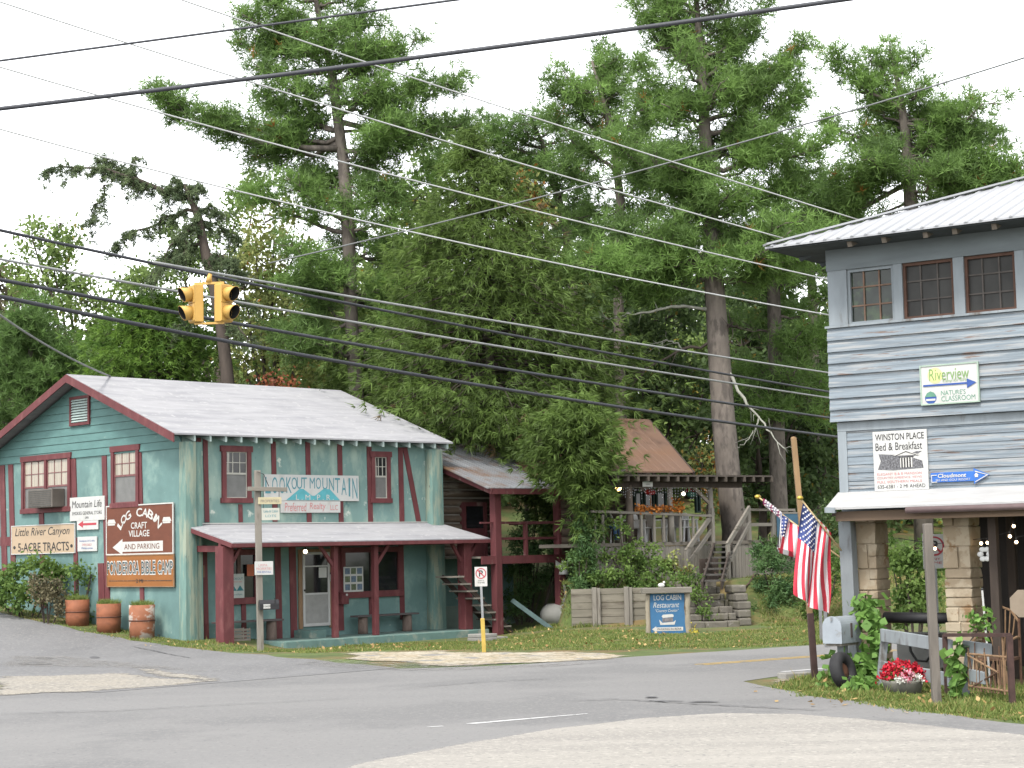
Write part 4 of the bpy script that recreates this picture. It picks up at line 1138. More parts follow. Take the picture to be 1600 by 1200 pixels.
M_twig = mat('twig_bark', (.115, .062, .038), .9, .3, 9)
M_twigl = mat('peeled_twig', (.24, .15, .085), .9, .25, 9)
r = random.Random(5)
for i in range(13):
    k = .36 + .60 * i / 12
    a_ = q * k; top = lerp(.35, .72, r.random())
    MB().tube([a_ + Vector((0, .03, .12)), a_ + Vector((r.uniform(-.02, .02), .05, top * .5)), a_ + Vector((r.uniform(-.03, .03), .04, top + .08))], .008 + .006 * r.random(), 5).build('twig', M_twigl if i % 3 == 0 else M_twig, t)
for z0_, z1_, m in ((.62, .62, M_twigl), (.18, .17, M_twigl)):
    MB().tube([q * .36 + Vector((0, .02, z0_)), q * .96 + Vector((0, .02, z1_))], .016, 6).build('twig', m, t)
MB().tube([q * .36 + Vector((0, 0, .60)), q * .82 + Vector((0, 0, .40))], .014, 6).build('twig', M_twigl, t)
MB().tube([q * .42 + Vector((0, 0, .18)), q * .82 + Vector((0, 0, .42))], .014, 6).build('twig', M_twig, t)
MB().tube([q * .90 + Vector((0, 0, .12)), q * .90 + Vector((0, 0, h1))], .016, 6).build('twig', M_twigl, t)
# twig chair
p = onz(1562, 1078)
t = thing('twig_chair', 'rustic bent twig armchair standing behind the rusty frame', 'chair', (p.x + .12, p.y + .5, 0), -30)
MB().box(-.27, .27, -.24, .24, .40, .44).build('seat', M_twig, t)
for sx in (-.27, .27):
    MB().tube([(sx, -.24, 0), (sx, -.24, .72)], .02, 6).build('front_leg', M_twigl, t)
    MB().tube([(sx, .24, 0), (sx, .27, 1.0)], .022, 6).build('rear_leg', M_twig, t)
    MB().tube([(sx, -.30, .70), (sx * 1.1, 0, .74), (sx, .26, .72)], .02, 6).build('arm', M_twigl, t)
MB().tube([(-.27, .27, .95), (-.16, .28, 1.12), (0, .285, 1.18), (.16, .28, 1.12), (.27, .27, .95)], .02, 6).build('back_arch', M_twigl, t)
mb = MB()
for i in range(7):
    x = -.22 + .44 * i / 6
    mb.tube([(x * .4, .25, .44), (x * .8, .27, .8), (x, .275, 1.02 + .12 * math.cos(x * 5))], .011, 5)
mb.build('back_spindles', M_twigl, t)
mb = MB()
for i in range(9):
    x = -.24 + .48 * i / 8
    mb.tube([(x, -.25, .05 + .02 * (i % 2)), (x, -.245, .42)], .010, 5)
mb.build('front_apron', M_twigl, t)
# slim grey post in front
b0 = onz(1464, 1103)
t = thing('grey_post', 'slim weathered grey post standing alone before the porch with fence behind', 'post', b0)
q = at(1449, 818, b0.y) - b0
MB().bar(Vector((0, 0, -.1)), q, .115, .12, (0, 1, 0)).build('shaft', mat('aged_post_wood', (.17, .15, .13), .9, .22, 5, stretch=(1, 1, .15), patch=(.09, .08, .068), patch_scale=5, patch_at=.6, patch_soft=.06, bump=.3), t, bevel=.012)
# tire
p = onz(1327, 1077)
t = thing('old_tire', 'old black tire with rusty rim leaning in the grass below the mailbox', 'tire', (p.x - .02, p.y, 0), 38)
t.rotation_euler = (rad(-14), 0, rad(52))
prof = []
mb = MB(); R0, r0 = .205, .085
vs = []; fs = []; nU, nV = 28, 12
for i in range(nU):
    a_ = 2 * math.pi * i / nU
    for j in range(nV):
        b_ = 2 * math.pi * j / nV
        rr = R0 + r0 * math.copysign(abs(math.cos(b_)) ** .7, math.cos(b_))
        vs.append((rr * math.cos(a_), r0 * 1.1 * math.copysign(abs(math.sin(b_)) ** .8, math.sin(b_)), .28 + rr * math.sin(a_)))
for i in range(nU):
    for j in range(nV):
        fs.append((i * nV + j, i * nV + (j + 1) % nV, ((i + 1) % nU) * nV + (j + 1) % nV, ((i + 1) % nU) * nV + j))
mb.add(vs, fs).build('tyre', mat('old_rubber', (.022, .022, .024), .8, .3, 6), t, True)
MB().lathe([(.02, -.03), (.10, -.035), (.125, .0), (.14, -.06), (.14, .06), (.13, .02), (.08, .02)], (0, 0, .28), 20, (0, 1, 0)).build('rim', mat('rusty_rim', (.14, .062, .035), .85, .25, 7), t, True)
# small concrete kerb stone behind the flag post
p = onz(1253, 1059)
t = tag(MB().box(-.38, .12, -.14, .14, -.05, .09).build('kerb_stone', M_conc, None, bevel=.015), 'short pale concrete kerb stone lying left of the leaning flag post', 'kerb stone')
t.location = p; t.rotation_euler = (0, 0, rad(20))
p = onz(1296, 1056)
# thin metal sign posts across the road
for px, lab in ((1283.5, 'thin grey metal post left of its twin beyond the hanging flag'), (1291.5, 'thin grey metal post nearest the mailbox beyond the hanging flag')):
    pz = onz(px, 1003 if px < 1288 else 1012)
    t = thing('metal_post', lab, 'post', pz, 0, 'thin metal posts beyond the flag')
    MB().box(-.035, .035, -.02, .02, -.1, 1.25).build('channel', M_metalgrey, t)
    MB().box(-.042, .042, -.024, .024, 1.25, 1.27).build('cap', M_metalgrey, t)
# chest and hose beyond the fence
p = onz(1448, 1062)
t = thing('metal_chest', 'grey metal chest standing behind the rail fence', 'chest', (p.x + .25, p.y + 1.1, 0), -34)
MB().box(-.42, .42, -.22, .22, .12, .62).build('box', mat('dull_grey_chest', (.20, .20, .19), .7, .15, 4), t, bevel=.02)
MB().box(-.44, .44, -.24, .24, .625, .68).build('lid', mat('dark_chest_lid', (.06, .055, .05), .7, .2, 4), t, bevel=.01)
for sx in (-.36, .36):
    MB().box(sx - .04, sx + .04, -.18, .18, 0, .12).build('foot', M_darkwood, t)
tube = [(-.30, -.34, .62), (-.22, -.36, .68), (-.14, -.36, .62), (-.12, -.36, .40), (-.02, -.36, .25), (.14, -.36, .24), (.26, -.36, .38), (.22, -.36, .46), (.12, -.36, .45)]
t2 = tag(MB().tube(tube, .022, 8).build('black_hose', mat('black_rubber_hose', (.015, .015, .016), .6, .2, 6), None, True), 'curled black hose hanging on the grey metal chest', 'hose')
t2.location = t.location; t2.rotation_euler = t.rotation_euler
# flower tub
p = onz(1411, 1084)
tub = thing('flower_tub', 'round grey tub overflowing with red, pink and white flowers', 'planter', (p.x, p.y, 0))
MB().lathe([(.25, 0), (.29, .16), (.30, .20), (.27, .20), (.25, .17), (.02, .17)], n=22).build('tub', mat('grey_tub', (.17, .165, .14), .85, .2, 4), tub, True)
FLOWERS = (tub, p)
# ------------------------------------------------------------------ log building with balcony, right of the teal house
p = at(778, 985, 53.0)
BO = Vector((p.x, p.y, 0)); BF = Frame(BO, 42)
B_ = thing('log_building', 'small log building with maroon balcony and tin lean-to roof beside the teal house', 'building', BO, 42)
M_log = mat('chinked_grey_log', (.15, .115, .085), .9, .2, 3, stretch=(.3, 1, 1), patch=(.30, .27, .23), patch_scale=3, patch_at=.60, patch_soft=.05, bump=.3)
M_chink = mat('pale_chinking', (.33, .31, .27), .9, .15, 4)
M_tin = mat('grey_tin_roof', (.21, .22, .235), .5, .12, 1.8, stretch=(3, .4, 1), patch=(.15, .085, .05), patch_scale=1.1, patch_at=.555, patch_soft=.1, patch_stretch=(1, 1, 1))
M_maroonw = mat('worn_maroon_paint', (.12, .032, .036), .75, .16, 5, stretch=(1, 1, .3), patch=(.25, .17, .15), patch_scale=3, patch_at=.66, patch_soft=.05)
WY = 2.3
fz = BF.hit(825, 868, 0).z; ez = BF.hit(775, 764, -.35).z; xL, xR = -.62, 3.6
bz2 = BF.hit(692, 717, 2.6).z
we, we2 = BF.hit(772, 800, WY).x, BF.hit(801, 930, WY).x
rise = (bz2 - ez) / 2.95
x2 = BF.hit(875, 900, 0).x
mb = MB(); z = fz + .02
while z < ez + rise * 2.6 - .1:
    mb.tube([(xL, WY, z + .12), (we, WY, z + .12)], .102, 8); z += .25
mb.build('log_wall', M_log, B_, True)
MB().box(xL, we - .05, WY, WY + .12, fz, ez + rise * 2.6 - .1).build('chinking', M_chink, B_)
MB().box(xL, we2, WY - .05, WY + .15, -.8, fz - .02).build('lower_wall', M_stucco, B_)
MB().box(-.3, we2 + .01, WY - .09, WY - .049, -.8, .55).build('foundation_band', mat('pale_green_block', (.20, .27, .24), .9, .12, 2), B_)
MB().prism([(xL, WY - .02, ez + rise * 2.5 - .42), (we, WY - .02, ez + rise * 2.5 - .42), (we, WY - .02, ez + rise * 2.6 - .03), (xL, WY - .02, ez + rise * 2.6 - .03)], (0, .05, 0)).build('gable_board', M_tealpaint, B_)
# door
a = BF.hit(718, 785, WY); b = BF.hit(757, 868, WY)
d = MB().box(a.x, a.x + .12, WY - .16, WY, fz, a.z).box(b.x - .12, b.x, WY - .16, WY, fz, a.z).box(a.x + .12, b.x - .12, WY - .16, WY, a.z - .12, a.z).build('door_casing', M_maroonw, B_)
MB().box(a.x + .12, b.x - .12, WY - .13, WY, fz, fz + .85).build('door_panel', M_maroonw, d)
MB().box(a.x + .12, b.x - .12, WY - .12, WY, fz + .85, a.z - .12).build('door_glass', M_glass, d)
# roof
mb = MB()
yb_, ye_ = 4.2, -.38
for (x0, x1, m) in ((xL, x2 + .55, 0),):
    mb.prism([(x0, ye_, ez), (x1, ye_, ez), (x1, yb_, ez + rise * (yb_ - ye_)), (x0, yb_, ez + rise * (yb_ - ye_))], (0, 0, .03))
x = xL + .05
while x < x2 + .5:
    mb.prism([(x, ye_ - .02, ez + .03), (x + .02, ye_ - .02, ez + .05), (x + .04, ye_ - .02, ez + .03)], (0, yb_ - ye_, rise * (yb_ - ye_))); x += .2
br = mb.build('roof', M_tin, B_)
lx = BF.hit(770, 765, ye_).x - .02
MB().bar((lx - .02, ye_ - .03, ez - .07), (x2 + .40, ye_ - .03, ez - .07), .035, .16).build('fascia_board', M_maroonw, br)
MB().bar((lx - .04, ye_ - .03, ez - .075), (lx - .04, 2.3, ez - .075 + rise * 2.6), .035, .17).build('rake_board', M_maroonw, br)
mb = MB()
for k in range(8):
    x = lx + .1 + k * .42
    mb.bar((x, ye_, ez - .05), (x, 2.4, ez - .05 + rise * 2.7), .05, .09)
mb.build('rafters', M_darkwood, br)
# balcony
for x, zb, ln in ((0, -.3, 0), (x2, -.4, 0)):
    MB().box(x - .12, x + .12, -.12, .12, zb, ez - .10).build('balcony_post', M_maroonw, B_, bevel=.012)
MB().box(xL, x2 + .1, -.02, WY, fz - .05, fz).build('balcony_floor', M_greywood_h, B_)
MB().box(xL, x2 + .11, -.10, -.03, fz - .22, fz + .01).build('balcony_beam', M_maroonw, B_)
MB().box(x2 - .03, x2 + .05, .12, WY, fz - .22, fz - .052).build('balcony_side_beam', M_maroonw, B_)
r1 = BF.hit(825, 816.5, 0).z; r2 = BF.hit(825, 841, 0).z
for zz in (r1, r2):
    MB().box(.12, x2 - .12, -.035, .035, zz - .035, zz + .035).build('rail', M_maroonw, B_)
    MB().box(x2 - .035, x2 + .03, .12, WY - .1, zz - .035, zz + .035).build('side_rail', M_maroonw, B_)
for xm in (x2 * .46,):
    MB().box(xm - .05, xm + .05, -.05, .05, fz + .01, r1 - .036).build('rail_post', M_maroonw, B_)
MB().box(-.6, -.13, -.04, .03, r1 - .02, r1 + .03).build('rail', M_maroonw, B_)
# driftwood stick on the post
MB().tube([(x2, -.16, .55), (x2 + .07, -.18, .80), (x2 - .01, -.17, 1.15)], [.05, .06, .03], 7).build('driftwood', mat('driftwood', (.33, .31, .29), .9, .15, 6), B_, True)
# outside stairs
sy = .35
st0 = BF.hit(783, 990, sy); st = thing('outdoor_stairs', 'weathered grey plank stairs rising behind the last porch post', 'stairs', BF.world((0, sy, 0)), 42)
nst = 8; x = st0.x; z = -.20; dx, dzs = .25, .21
for i in range(nst):
    MB().box(x - .34, x + .03, -.42, .42, z + .16, z + .205).build('tread', M_greywood_h, st)
    x -= dx; z += dzs
for yy in (-.36, .36):
    MB().bar((st0.x + .1, yy, -.22), (x + .1, yy, z - .02), .05, .13).build('stringer', M_darkwood, st)
p = onz(765, 1001, -.28)
o = tag(MB().box(-.55, .42, -.30, .30, 0, .12).box(-.55, .05, -.28, .28, .12, .22).build('concrete_step', M_conc, None, bevel=.02), 'pale concrete step blocks at the foot of the grey outdoor stairs', 'step')
o.location = (p.x, p.y, -.30); o.rotation_euler = (0, 0, rad(42))
# propane tank, leaning plank, white ornament
p = at(886, 961, 54.6)
t = thing('propane_tank', 'white propane tank lying on the ground behind the balcony post', 'tank', (p.x, p.y, 0), -30)
mb = MB(); R0 = .34; ln = .62
prof = [(.01, -ln - .26), (.16, -ln - .22), (.27, -ln - .13), (R0, -ln), (R0, ln), (.27, ln + .13), (.16, ln + .22), (.01, ln + .26)]
mb.lathe(prof, (0, 0, p.z), 20, (1, 0, 0)).build('tank_shell', mat('chalky_white_paint', (.30, .30, .28), .6, .1, 3, patch=(.30, .22, .12), patch_scale=2.2, patch_at=.66, patch_soft=.05), t, True)
MB().lathe([(.10, 0), (.11, .10), (.08, .16), (.02, .18)], (-.1, 0, p.z + R0 - .02), 12).build('valve_dome', MATS['chalky_white_paint'], t, True)
for sx in (-.45, .45):
    MB().box(sx - .06, sx + .06, -.26, .26, -.3, p.z - .24).build('saddle', M_conc, t)
a, b = at(800, 938, 53.6), at(866, 986, 52.4)
t = tag(MB().bar(a, b, .13, .05, (0, -1, .3)).build('leaning_plank', mat('dark_teal_plank', (.05, .085, .085), .8, .2, 4), None), 'long dark teal plank leaning down beside the propane tank', 'plank')
p = BF.world((x2, -.16, 0)); zz = at(876, 886, p.y).z
t = thing('angel_ornament', 'white angel shaped ornament nailed to the right balcony post', 'ornament', (p.x, p.y, zz), 42)
MB().lathe([(.15, -.22), (.13, -.1), (.06, .06), (.03, .09)], n=10).build('gown', MATS['white_petals'], t, True)
MB().ball((0, 0, .15), .065, 8).build('head', MATS['white_petals'], t, True)
for sx in (-1, 1):
    MB().prism([(sx * .03, .03, .08), (sx * .26, .05, .20), (sx * .24, .05, .02), (sx * .10, .05, -.08)], (0, .02, 0)).build('wing', MATS['white_petals'], t)
# ------------------------------------------------------------------ log cabin restaurant on its deck
QO = Vector((5.93, 54.5, 0)); QF = Frame(QO, 35)
Q = thing('restaurant_cabin', 'log cabin restaurant with rusty brown tin roof behind a raised grey deck', 'building', QO, 35)
dz_ = QF.hit(1085, 846, 0).z
rz_ = QF.hit(1085, 746, -.4).z
e0 = QF.hit(1083, 739, .3); rg = QF.hit(1010, 657, 3.0)
M_rroof = mat('rusty_brown_tin', (.150, .088, .060), .7, .10, 1.5, stretch=(3, .5, .5), patch=(.16, .085, .048), patch_scale=.9, patch_at=.57, patch_soft=.12, patch_stretch=(.4, 1.2, 1.2), speck=[((.19, .10, .055), 3, .70)])
rL = QF.hit(930, 740, .3).x
sl2 = (rg.z - e0.z) / 2.7
rxl = QF.hit(914, 657, 3.0).x
mb = MB().prism([(rL, .3, e0.z), (e0.x, .3, e0.z), (rg.x + .1, 3.0, rg.z), (rxl, 3.0, rg.z)], (0, 0, .04))
mb.prism([(rL, .3, e0.z), (rxl, 3.0, rg.z), (rL, 5.7, e0.z)], (0, 0, .04))
mb.prism([(rxl, 3.0, rg.z), (rg.x + .1, 3.0, rg.z), (rg.x + .4, 5.7, e0.z), (rL, 5.7, e0.z)], (0, 0, .04))
Qr = mb.build('roof', M_rroof, Q)
mb = MB(); x = rxl + .1
while x < e0.x - .05:
    yt = 2.98
    mb.prism([(x, .3, e0.z + .04), (x + .02, .3, e0.z + .06), (x + .04, .3, e0.z + .04)], (min(0, rg.x - x) if x > rg.x else 0, yt - .3, sl2 * (yt - .3))); x += .3
mb.build('roof_ribs', M_rroof, Qr)
MB().bar((e0.x + .02, .28, e0.z - .04), (rg.x + .12, 3.0, rg.z - .04), .04, .14).build('rake_board', M_darkwood, Qr)
# log walls
mb = MB(); z = dz_ - .3
while z < rz_ + .2:
    mb.tube([(rL + .5, 2.7, z + .13), (e0.x - .35, 2.7, z + .13)], .13, 8); mb.tube([(e0.x - .35, 2.6, z + .02), (e0.x - .35, 5.5, z + .02)], .13, 8); z += .27
mb.build('log_wall', mat('dark_cabin_log', (.075, .055, .040), .9, .2, 3, stretch=(.3, 1, 1), bump=.3), Q, True)
MB().box(rL + .5, e0.x - .42, 2.72, 2.8, dz_ - .3, rz_ + .3).build('chinking', mat('dim_chinking', (.13, .115, .095), .9, .2, 4), Q)
MB().prism([(e0.x - .35, 2.6, rz_), (e0.x - .35, 5.4, rz_), (rg.x + .1, 3.1, rg.z - .1)], (.05, 0, 0)).build('gable_boards', M_darkwood, Q)
M_gframe = mat('dark_green_frame', (.035, .075, .065), .7, .2, 5)
for px0, px1 in ((990, 1004), (1005, 1022), (1024, 1041), (1086, 1094)):
    a = QF.hit(px0, 768, 2.55); b = QF.hit(px1, 798, 2.55)
    f = MB().box(a.x, a.x + .06, 2.50, 2.60, dz_ + .9, a.z).box(b.x - .06, b.x, 2.50, 2.60, dz_ + .9, a.z).box(a.x + .06, b.x - .06, 2.50, 2.6, a.z - .06, a.z).box(a.x + .06, b.x - .06, 2.50, 2.6, dz_ + .9, dz_ + .96).build('window', M_gframe, Q)
    MB().box(a.x + .06, b.x - .06, 2.54, 2.6, dz_ + .96, a.z - .06).build('pane', M_glass, f)
# porch roof
xr = QF.hit(1205, 749, -.45).x; xl = QF.hit(957, 741, -.45).x
MB().box(xl, xr, -.5, 2.6, rz_ + .02, rz_ + .07).build('porch_roof', mat('dark_tar_roof', (.075, .062, .052), .9, .25, 3), Q)
MB().box(xl + .1, xr - .8, -.02, .12, rz_ - .28, rz_ - .12).build('porch_beam', M_darkwood, Q)
x = xl + .12
while x < xr - .03:
    MB().box(x, x + .07, -.52, 2.5, rz_ - .12, rz_ + .018).build('joist', mat('greyed_joist', (.085, .070, .056), .9, .2, 5), Q); x += .37
for px, wd in ((984, .22), (1048, .18), (1111, .18)):
    x = QF.hit(px, 800, .05).x
    MB().lathe([(wd / 2 + .01, 0), (wd / 2, .8), (wd / 2 - .02, rz_ - .2 - dz_)], (x, .06, dz_), 10).build('porch_post', M_greywood if wd < .2 else mat('brown_post_wood', (.12, .095, .075), .9, .2, 5, stretch=(1, 1, .3)), Q, True)
x3 = QF.hit(1111, 800, .05).x
MB().bar((x3 - .05, .06, rz_ - .75), (x3 - .75, .06, rz_ - .2), .07, .09).build('brace', M_rafter, Q)
MB().bar((QF.hit(962, 740, -.5).x, -.52, rz_ + .10), (QF.hit(975, 734, -.5).x, -.50, rz_ + .20), .12, .03).build('bent_tin', M_tin, Qr)
# deck
dxl = QF.hit(928, 850, 0).x - .05; sx0 = QF.hit(1116, 846, 0).x; sx1 = QF.hit(1140, 846, 0).x + .08; dxr = QF.hit(1242, 845, 0).x
M_deck = mat('grey_deck_board', (.17, .15, .125), .9, .2, 5, stretch=(1, .2, 1))
MB().box(dxl, dxr, .0, 2.6, dz_ - .10, dz_).build('deck_floor', M_deck, Q)
def boards(name, x0, x1, y, z0, z1, seed, m=M_greywood, wd=.14, parent=Q):
    r = random.Random(seed); mb = MB(); x = x0
    while x < x1 - .05:
        w_ = min(wd * r.uniform(.7, 1.2), x1 - x)
        mb.box(x, x + w_ - .012, y + r.uniform(-.012, .0), y + .03, z0 + r.uniform(-.05, .05), z1 - r.uniform(0, .03)); x += w_
    return mb.build(name, m, parent)
boards('skirt_boards', dxl + .1, sx0 - .05, .03, .7, dz_ - .105, 2); boards('skirt_boards', sx1 + .03, dxr, .03, .9, dz_ - .105, 3)
trz = QF.hit(1020, 801, 0).z
MB().bar((dxl, -.01, QF.hit(930, 799, 0).z), (sx0 - .1, -.01, QF.hit(1104, 806, 0).z), .11, .07).build('top_rail', M_greywood_h, Q)
for px in (930, 942, 970, 1002, 1022, 1037, 1051, 1063, 1083):
    x = QF.hit(px, 820, 0).x
    MB().box(x - .035, x + .035, -.03, .03, dz_, trz - .05).build('baluster', M_greywood, Q)
# rail right of the steps
trr = QF.hit(1205, 796, 0).z
MB().bar((sx1 + .45, -.01, trr), (dxr, -.01, trr - .02), .12, .07).build('top_rail', M_greywood_h, Q)
MB().box(sx1 + .45, dxr - .6, -.03, .03, dz_ + .42, dz_ + .52).build('mid_rail', M_greywood_h, Q)
for px in (1170, 1208, 1240):
    x = QF.hit(px, 820, 0).x
    MB().box(x - .06, x + .06, -.05, .05, dz_, trr - .03).build('rail_post', M_greywood, Q)
for x in (sx0 - .06,):
    MB().box(x - .05, x + .05, -.06, .04, dz_ - .3, dz_ + .98).build('newel', M_greywood, Q)
a = QF.hit(1213, 803, -.08); b = QF.hit(1247, 850, -.08)
t = thing('blue_panel', 'plain blue painted panel fixed on the deck rail behind the flags', 'panel', QF.world(((a.x + b.x) / 2, -.1, (a.z + b.z) / 2)), 35)
MB().box((a.x - b.x) / 2, (b.x - a.x) / 2, -.02, .02, (b.z - a.z) / 2, (a.z - b.z) / 2).build('panel', mat('dusty_blue_paint', (.055, .13, .20), .8, .1, 3), t)
MB().box((a.x - b.x) / 2 - .03, (b.x - a.x) / 2 + .03, -.03, .03, (a.z - b.z) / 2, (a.z - b.z) / 2 + .05).build('cap', M_greywood_h, t)
# wooden stairs down from the deck
ws = thing('wooden_stairs', 'dark wooden stairs with grey handrails climbing to the restaurant deck', 'stairs', QF.world(((sx0 + sx1) / 2, 0, 0)), 35)
b_ = onz(1112, 908, 1.22); lb = QF.local(b_); bx = lb.x - (sx0 + sx1) / 2; by = min(lb.y, -1.35)
nst = 7; hw = (sx1 - sx0) / 2
for i in range(nst):
    k = (i + .5) / nst
    cx = bx * k; cy = by * k; z = dz_ - (dz_ - 1.2) * (i + 1) / (nst + .3)
    MB().box(cx - hw, cx + hw, cy - .16, cy + .14, z - .05, z).build('tread', mat('dark_stair_tread', (.10, .092, .082), .9, .2, 5), ws)
for sx in (-1, 1):
    MB().bar((sx * hw, 0, dz_ - .15), (sx * hw + bx, by, 1.1), .05, .24).build('stringer', M_darkwood, ws)
MB().box(-hw + bx * .5, hw + bx * .5, by * .4, by * .4 + .05, .9, dz_ - .5).build('riser_back', M_darkwood, ws)
hl0 = QF.local(at(1115, 801, 54.6)) - Vector(((sx0 + sx1) / 2, 0, 0)); hl1 = QF.local(at(1072, 862, 53.3)) - Vector(((sx0 + sx1) / 2, 0, 0))
MB().bar(hl0, hl1, .07, .14).build('left_handrail', M_greywood_h, ws); MB().bar(hl0 - Vector((0, 0, .42)), hl1 - Vector((0, 0, .38)), .06, .12).build('left_midrail', M_greywood_h, ws)
MB().bar(hl1 + Vector((0, 0, .03)), (hl1.x, hl1.y, 1.0), .09, .09).build('left_newel', M_greywood, ws)
MB().bar(hl1 + Vector((.18, .1, .12)), (hl1.x + .18, hl1.y + .1, 1.0), .09, .09).build('left_newel', M_greywood, ws)
hr0 = QF.local(at(1171, 793, 54.9)) - Vector(((sx0 + sx1) / 2, 0, 0)); hr1 = QF.local(at(1136, 852, 53.5)) - Vector(((sx0 + sx1) / 2, 0, 0))
MB().bar(hr0, hr1, .07, .14).build('right_handrail', M_greywood_h, ws); MB().bar(hr0 - Vector((0, 0, .45)), hr1 - Vector((-.1, 0, .45)), .06, .12).build('right_midrail', M_greywood_h, ws)
MB().bar(hr1 + Vector((.03, 0, .02)), (hr1.x + .03, hr1.y, 1.0), .10, .10).build('right_newel', M_greywood, ws)
# stone steps
b_ = onz(1128, 980); SF = Frame((b_.x, b_.y, 0), 14)
ss = thing('stone_steps', 'old rough grey stone steps with rusty pipe rail below the wooden stairs', 'steps', SF.o, 14)
M_oldstone = mat('mossy_old_stone', (.17, .155, .13), .95, .25, 3, patch=(.10, .095, .06), patch_scale=3, patch_at=.57, patch_soft=.08, speck=[((.30, .28, .25), 7, .66)], bump=.5)
r = random.Random(3)
for i in range(7):
    x0, x1 = -.95 + .06 * i, .55 + .02 * i
    z1 = .17 * (i + 1)
    mb = MB(); x = x0
    while x < x1 - .05:
        w_ = min(r.uniform(.4, .8), x1 - x)
        mb.box(x, x + w_ - .015, i * .34 + r.uniform(-.04, .04), i * .34 + .5, z1 - .17 - .15 * (i == 0), z1 + r.uniform(-.02, .02)); x += w_
    mb.build('stone_step', M_oldstone, ss, bevel=.03)
mb = MB()
for k in range(5):
    mb.box(.60 + r.uniform(-.03, .03), 1.0 + r.uniform(-.05, .02), .25 + r.uniform(-.05, .05) + k * .1, 1.3, k * .22, k * .22 + .21)
mb.build('cheek_wall', M_oldstone, ss, bevel=.04)
M_pipe = mat('rusty_pipe', (.085, .048, .038), .85, .25, 7)
pl = lambda px, py, d: SF.local(at(px, py, d))
MB().tube([pl(1148, 982, 51.0), pl(1148, 925, 51.0)], .03, 6).build('rail_post', M_pipe, ss); MB().tube([pl(1158, 980, 51.2), pl(1157, 928, 51.2)], .03, 6).build('rail_post', M_pipe, ss)
MB().tube([pl(1146, 926, 51.0), pl(1160, 921, 51.4), pl(1170, 912, 51.9), pl(1181, 895, 52.6)], .028, 6).build('handrail', M_pipe, ss)
MB().tube([pl(1181, 895, 52.6), pl(1182, 960, 52.6)], .022, 6).build('rail_post', M_pipe, ss)
MB().tube([pl(1096, 912, 52.9), pl(1096, 880, 52.9), pl(1128, 903, 52.4)], .02, 6).build('handrail', M_pipe, ss)
# timber retaining wall
WF = Frame((onz(900, 981, -.02).x, onz(900, 981, -.02).y, 0), 4)
rw = thing('retaining_wall', 'weathered grey timber retaining wall left of the blue restaurant sign', 'wall', WF.o, 4)
xa = WF.hit(893, 950).x; xb = WF.hit(1012, 950).x; ht = WF.hit(950, 919).z
r = random.Random(6); z = -.3
M_wallplank = mat('weathered_plank', (.215, .195, .155), .9, .2, 3.5, stretch=(.2, 1, 1), patch=(.12, .10, .08), patch_scale=4, patch_at=.58, patch_soft=.06, bump=.4)
xcut = [xa, WF.hit(930, 950).x, WF.hit(980, 950).x, xb]
while z < ht - .03:
    h = min(r.uniform(.16, .24), ht - z)
    for x0, x1 in zip(xcut[:-1], xcut[1:]):
        MB().box(x0, x1 - .006, r.uniform(-.02, .02), .12, z, z + h - .010).build('plank', M_wallplank, rw, bevel=.005)
    z += h
for px in (931, 981):
    x = WF.hit(px, 950).x
    MB().box(x - .11, x + .02, -.13, -.03, -.3, ht + .03).build('post', M_greywood, rw, bevel=.01); MB().box(x + .03, x + .12, -.11, -.03, -.3, ht + .01).build('post', M_greywood, rw, bevel=.01)
# blue restaurant sign
NF = Frame((onz(1045, 990).x, onz(1045, 990).y, 0), 6)
M_signblue = mat('restaurant_sign_blue', (.045, .155, .31), .75, .10, 2.5)
bs = Sign(NF, 'restaurant_sign', 'blue board sign with white lettering under a plank cap by the retaining wall', 1015, 928, 1072, 990, M_signblue, y=0)
q = bs.t
hw, hh2 = bs.w / 2, bs.h / 2
for sx, wd in ((-1, .13), (1, .16)):
    r = random.Random(int(sx + 5)); mb = MB()
    pts = [(sx * (hw + wd * .35) + r.uniform(-.015, .015), .02, -hh2 - .12 + (2 * hh2 + .14) * k / 6) for k in range(7)]
    mb.tube(pts, [wd * .5 * r.uniform(.85, 1.12) for _ in pts], 8).build('post', mat('bark_stripped_log', (.33, .29, .22), .9, .2, 4, stretch=(1, 1, .4), patch=(.10, .075, .05), patch_scale=4, patch_at=.60, patch_soft=.05), q, True)
MB().box(-hw - .20, hw + .16, -.14, .16, hh2 + .01, hh2 + .15).build('cap_plank', M_greywood_h, q, bevel=.012)
bs.txt('LOG CABIN', .5, .10, .78, .13, M_whitel, bold=.012); bs.txt('Restaurant', .46, .28, .74, .13, M_whitel, shear=.3); bs.txt('"Country Cookin"', .48, .43, .66, .09, M_whitel, shear=.3)
bs.shapes([[(.28, .77), (.68, .77), (.72, .66), (.66, .70), (.34, .72), (.25, .64)], [(.36, .60), (.66, .58), (.66, .53), (.62, .51), (.36, .52), (.32, .56)]], M_whitel, 'cabin_drawing')
bs.shape([(.34, .70), (.64, .69), (.64, .59), (.34, .61)], mat('grey_cabin_ink', (.20, .19, .20), .8, .3, 12), 'cabin_drawing', lift=2)
bs.shape([(.04, .875), (.16, .80), (.16, .83), (.92, .83), (.92, .92), (.16, .92), (.16, .955)], M_whitel, 'arrow')
bs.txt('PARKING IN REAR', .53, .875, .68, .055, M_black, lift=2, shear=.15)
p = at(1033, 905, 46.2)
t = thing('white_bird_ornament', 'small white bird ornament perched on the blue restaurant sign', 'ornament', (p.x, p.y, bs.t.location.z + hh2 + .15), 0)
MB().ball((0, 0, .06), .075, 8, (1.2, .7, .8)).build('body', MATS['white_petals'], t, True); MB().ball((.07, 0, .13), .035, 8).build('head', MATS['white_petals'], t, True)
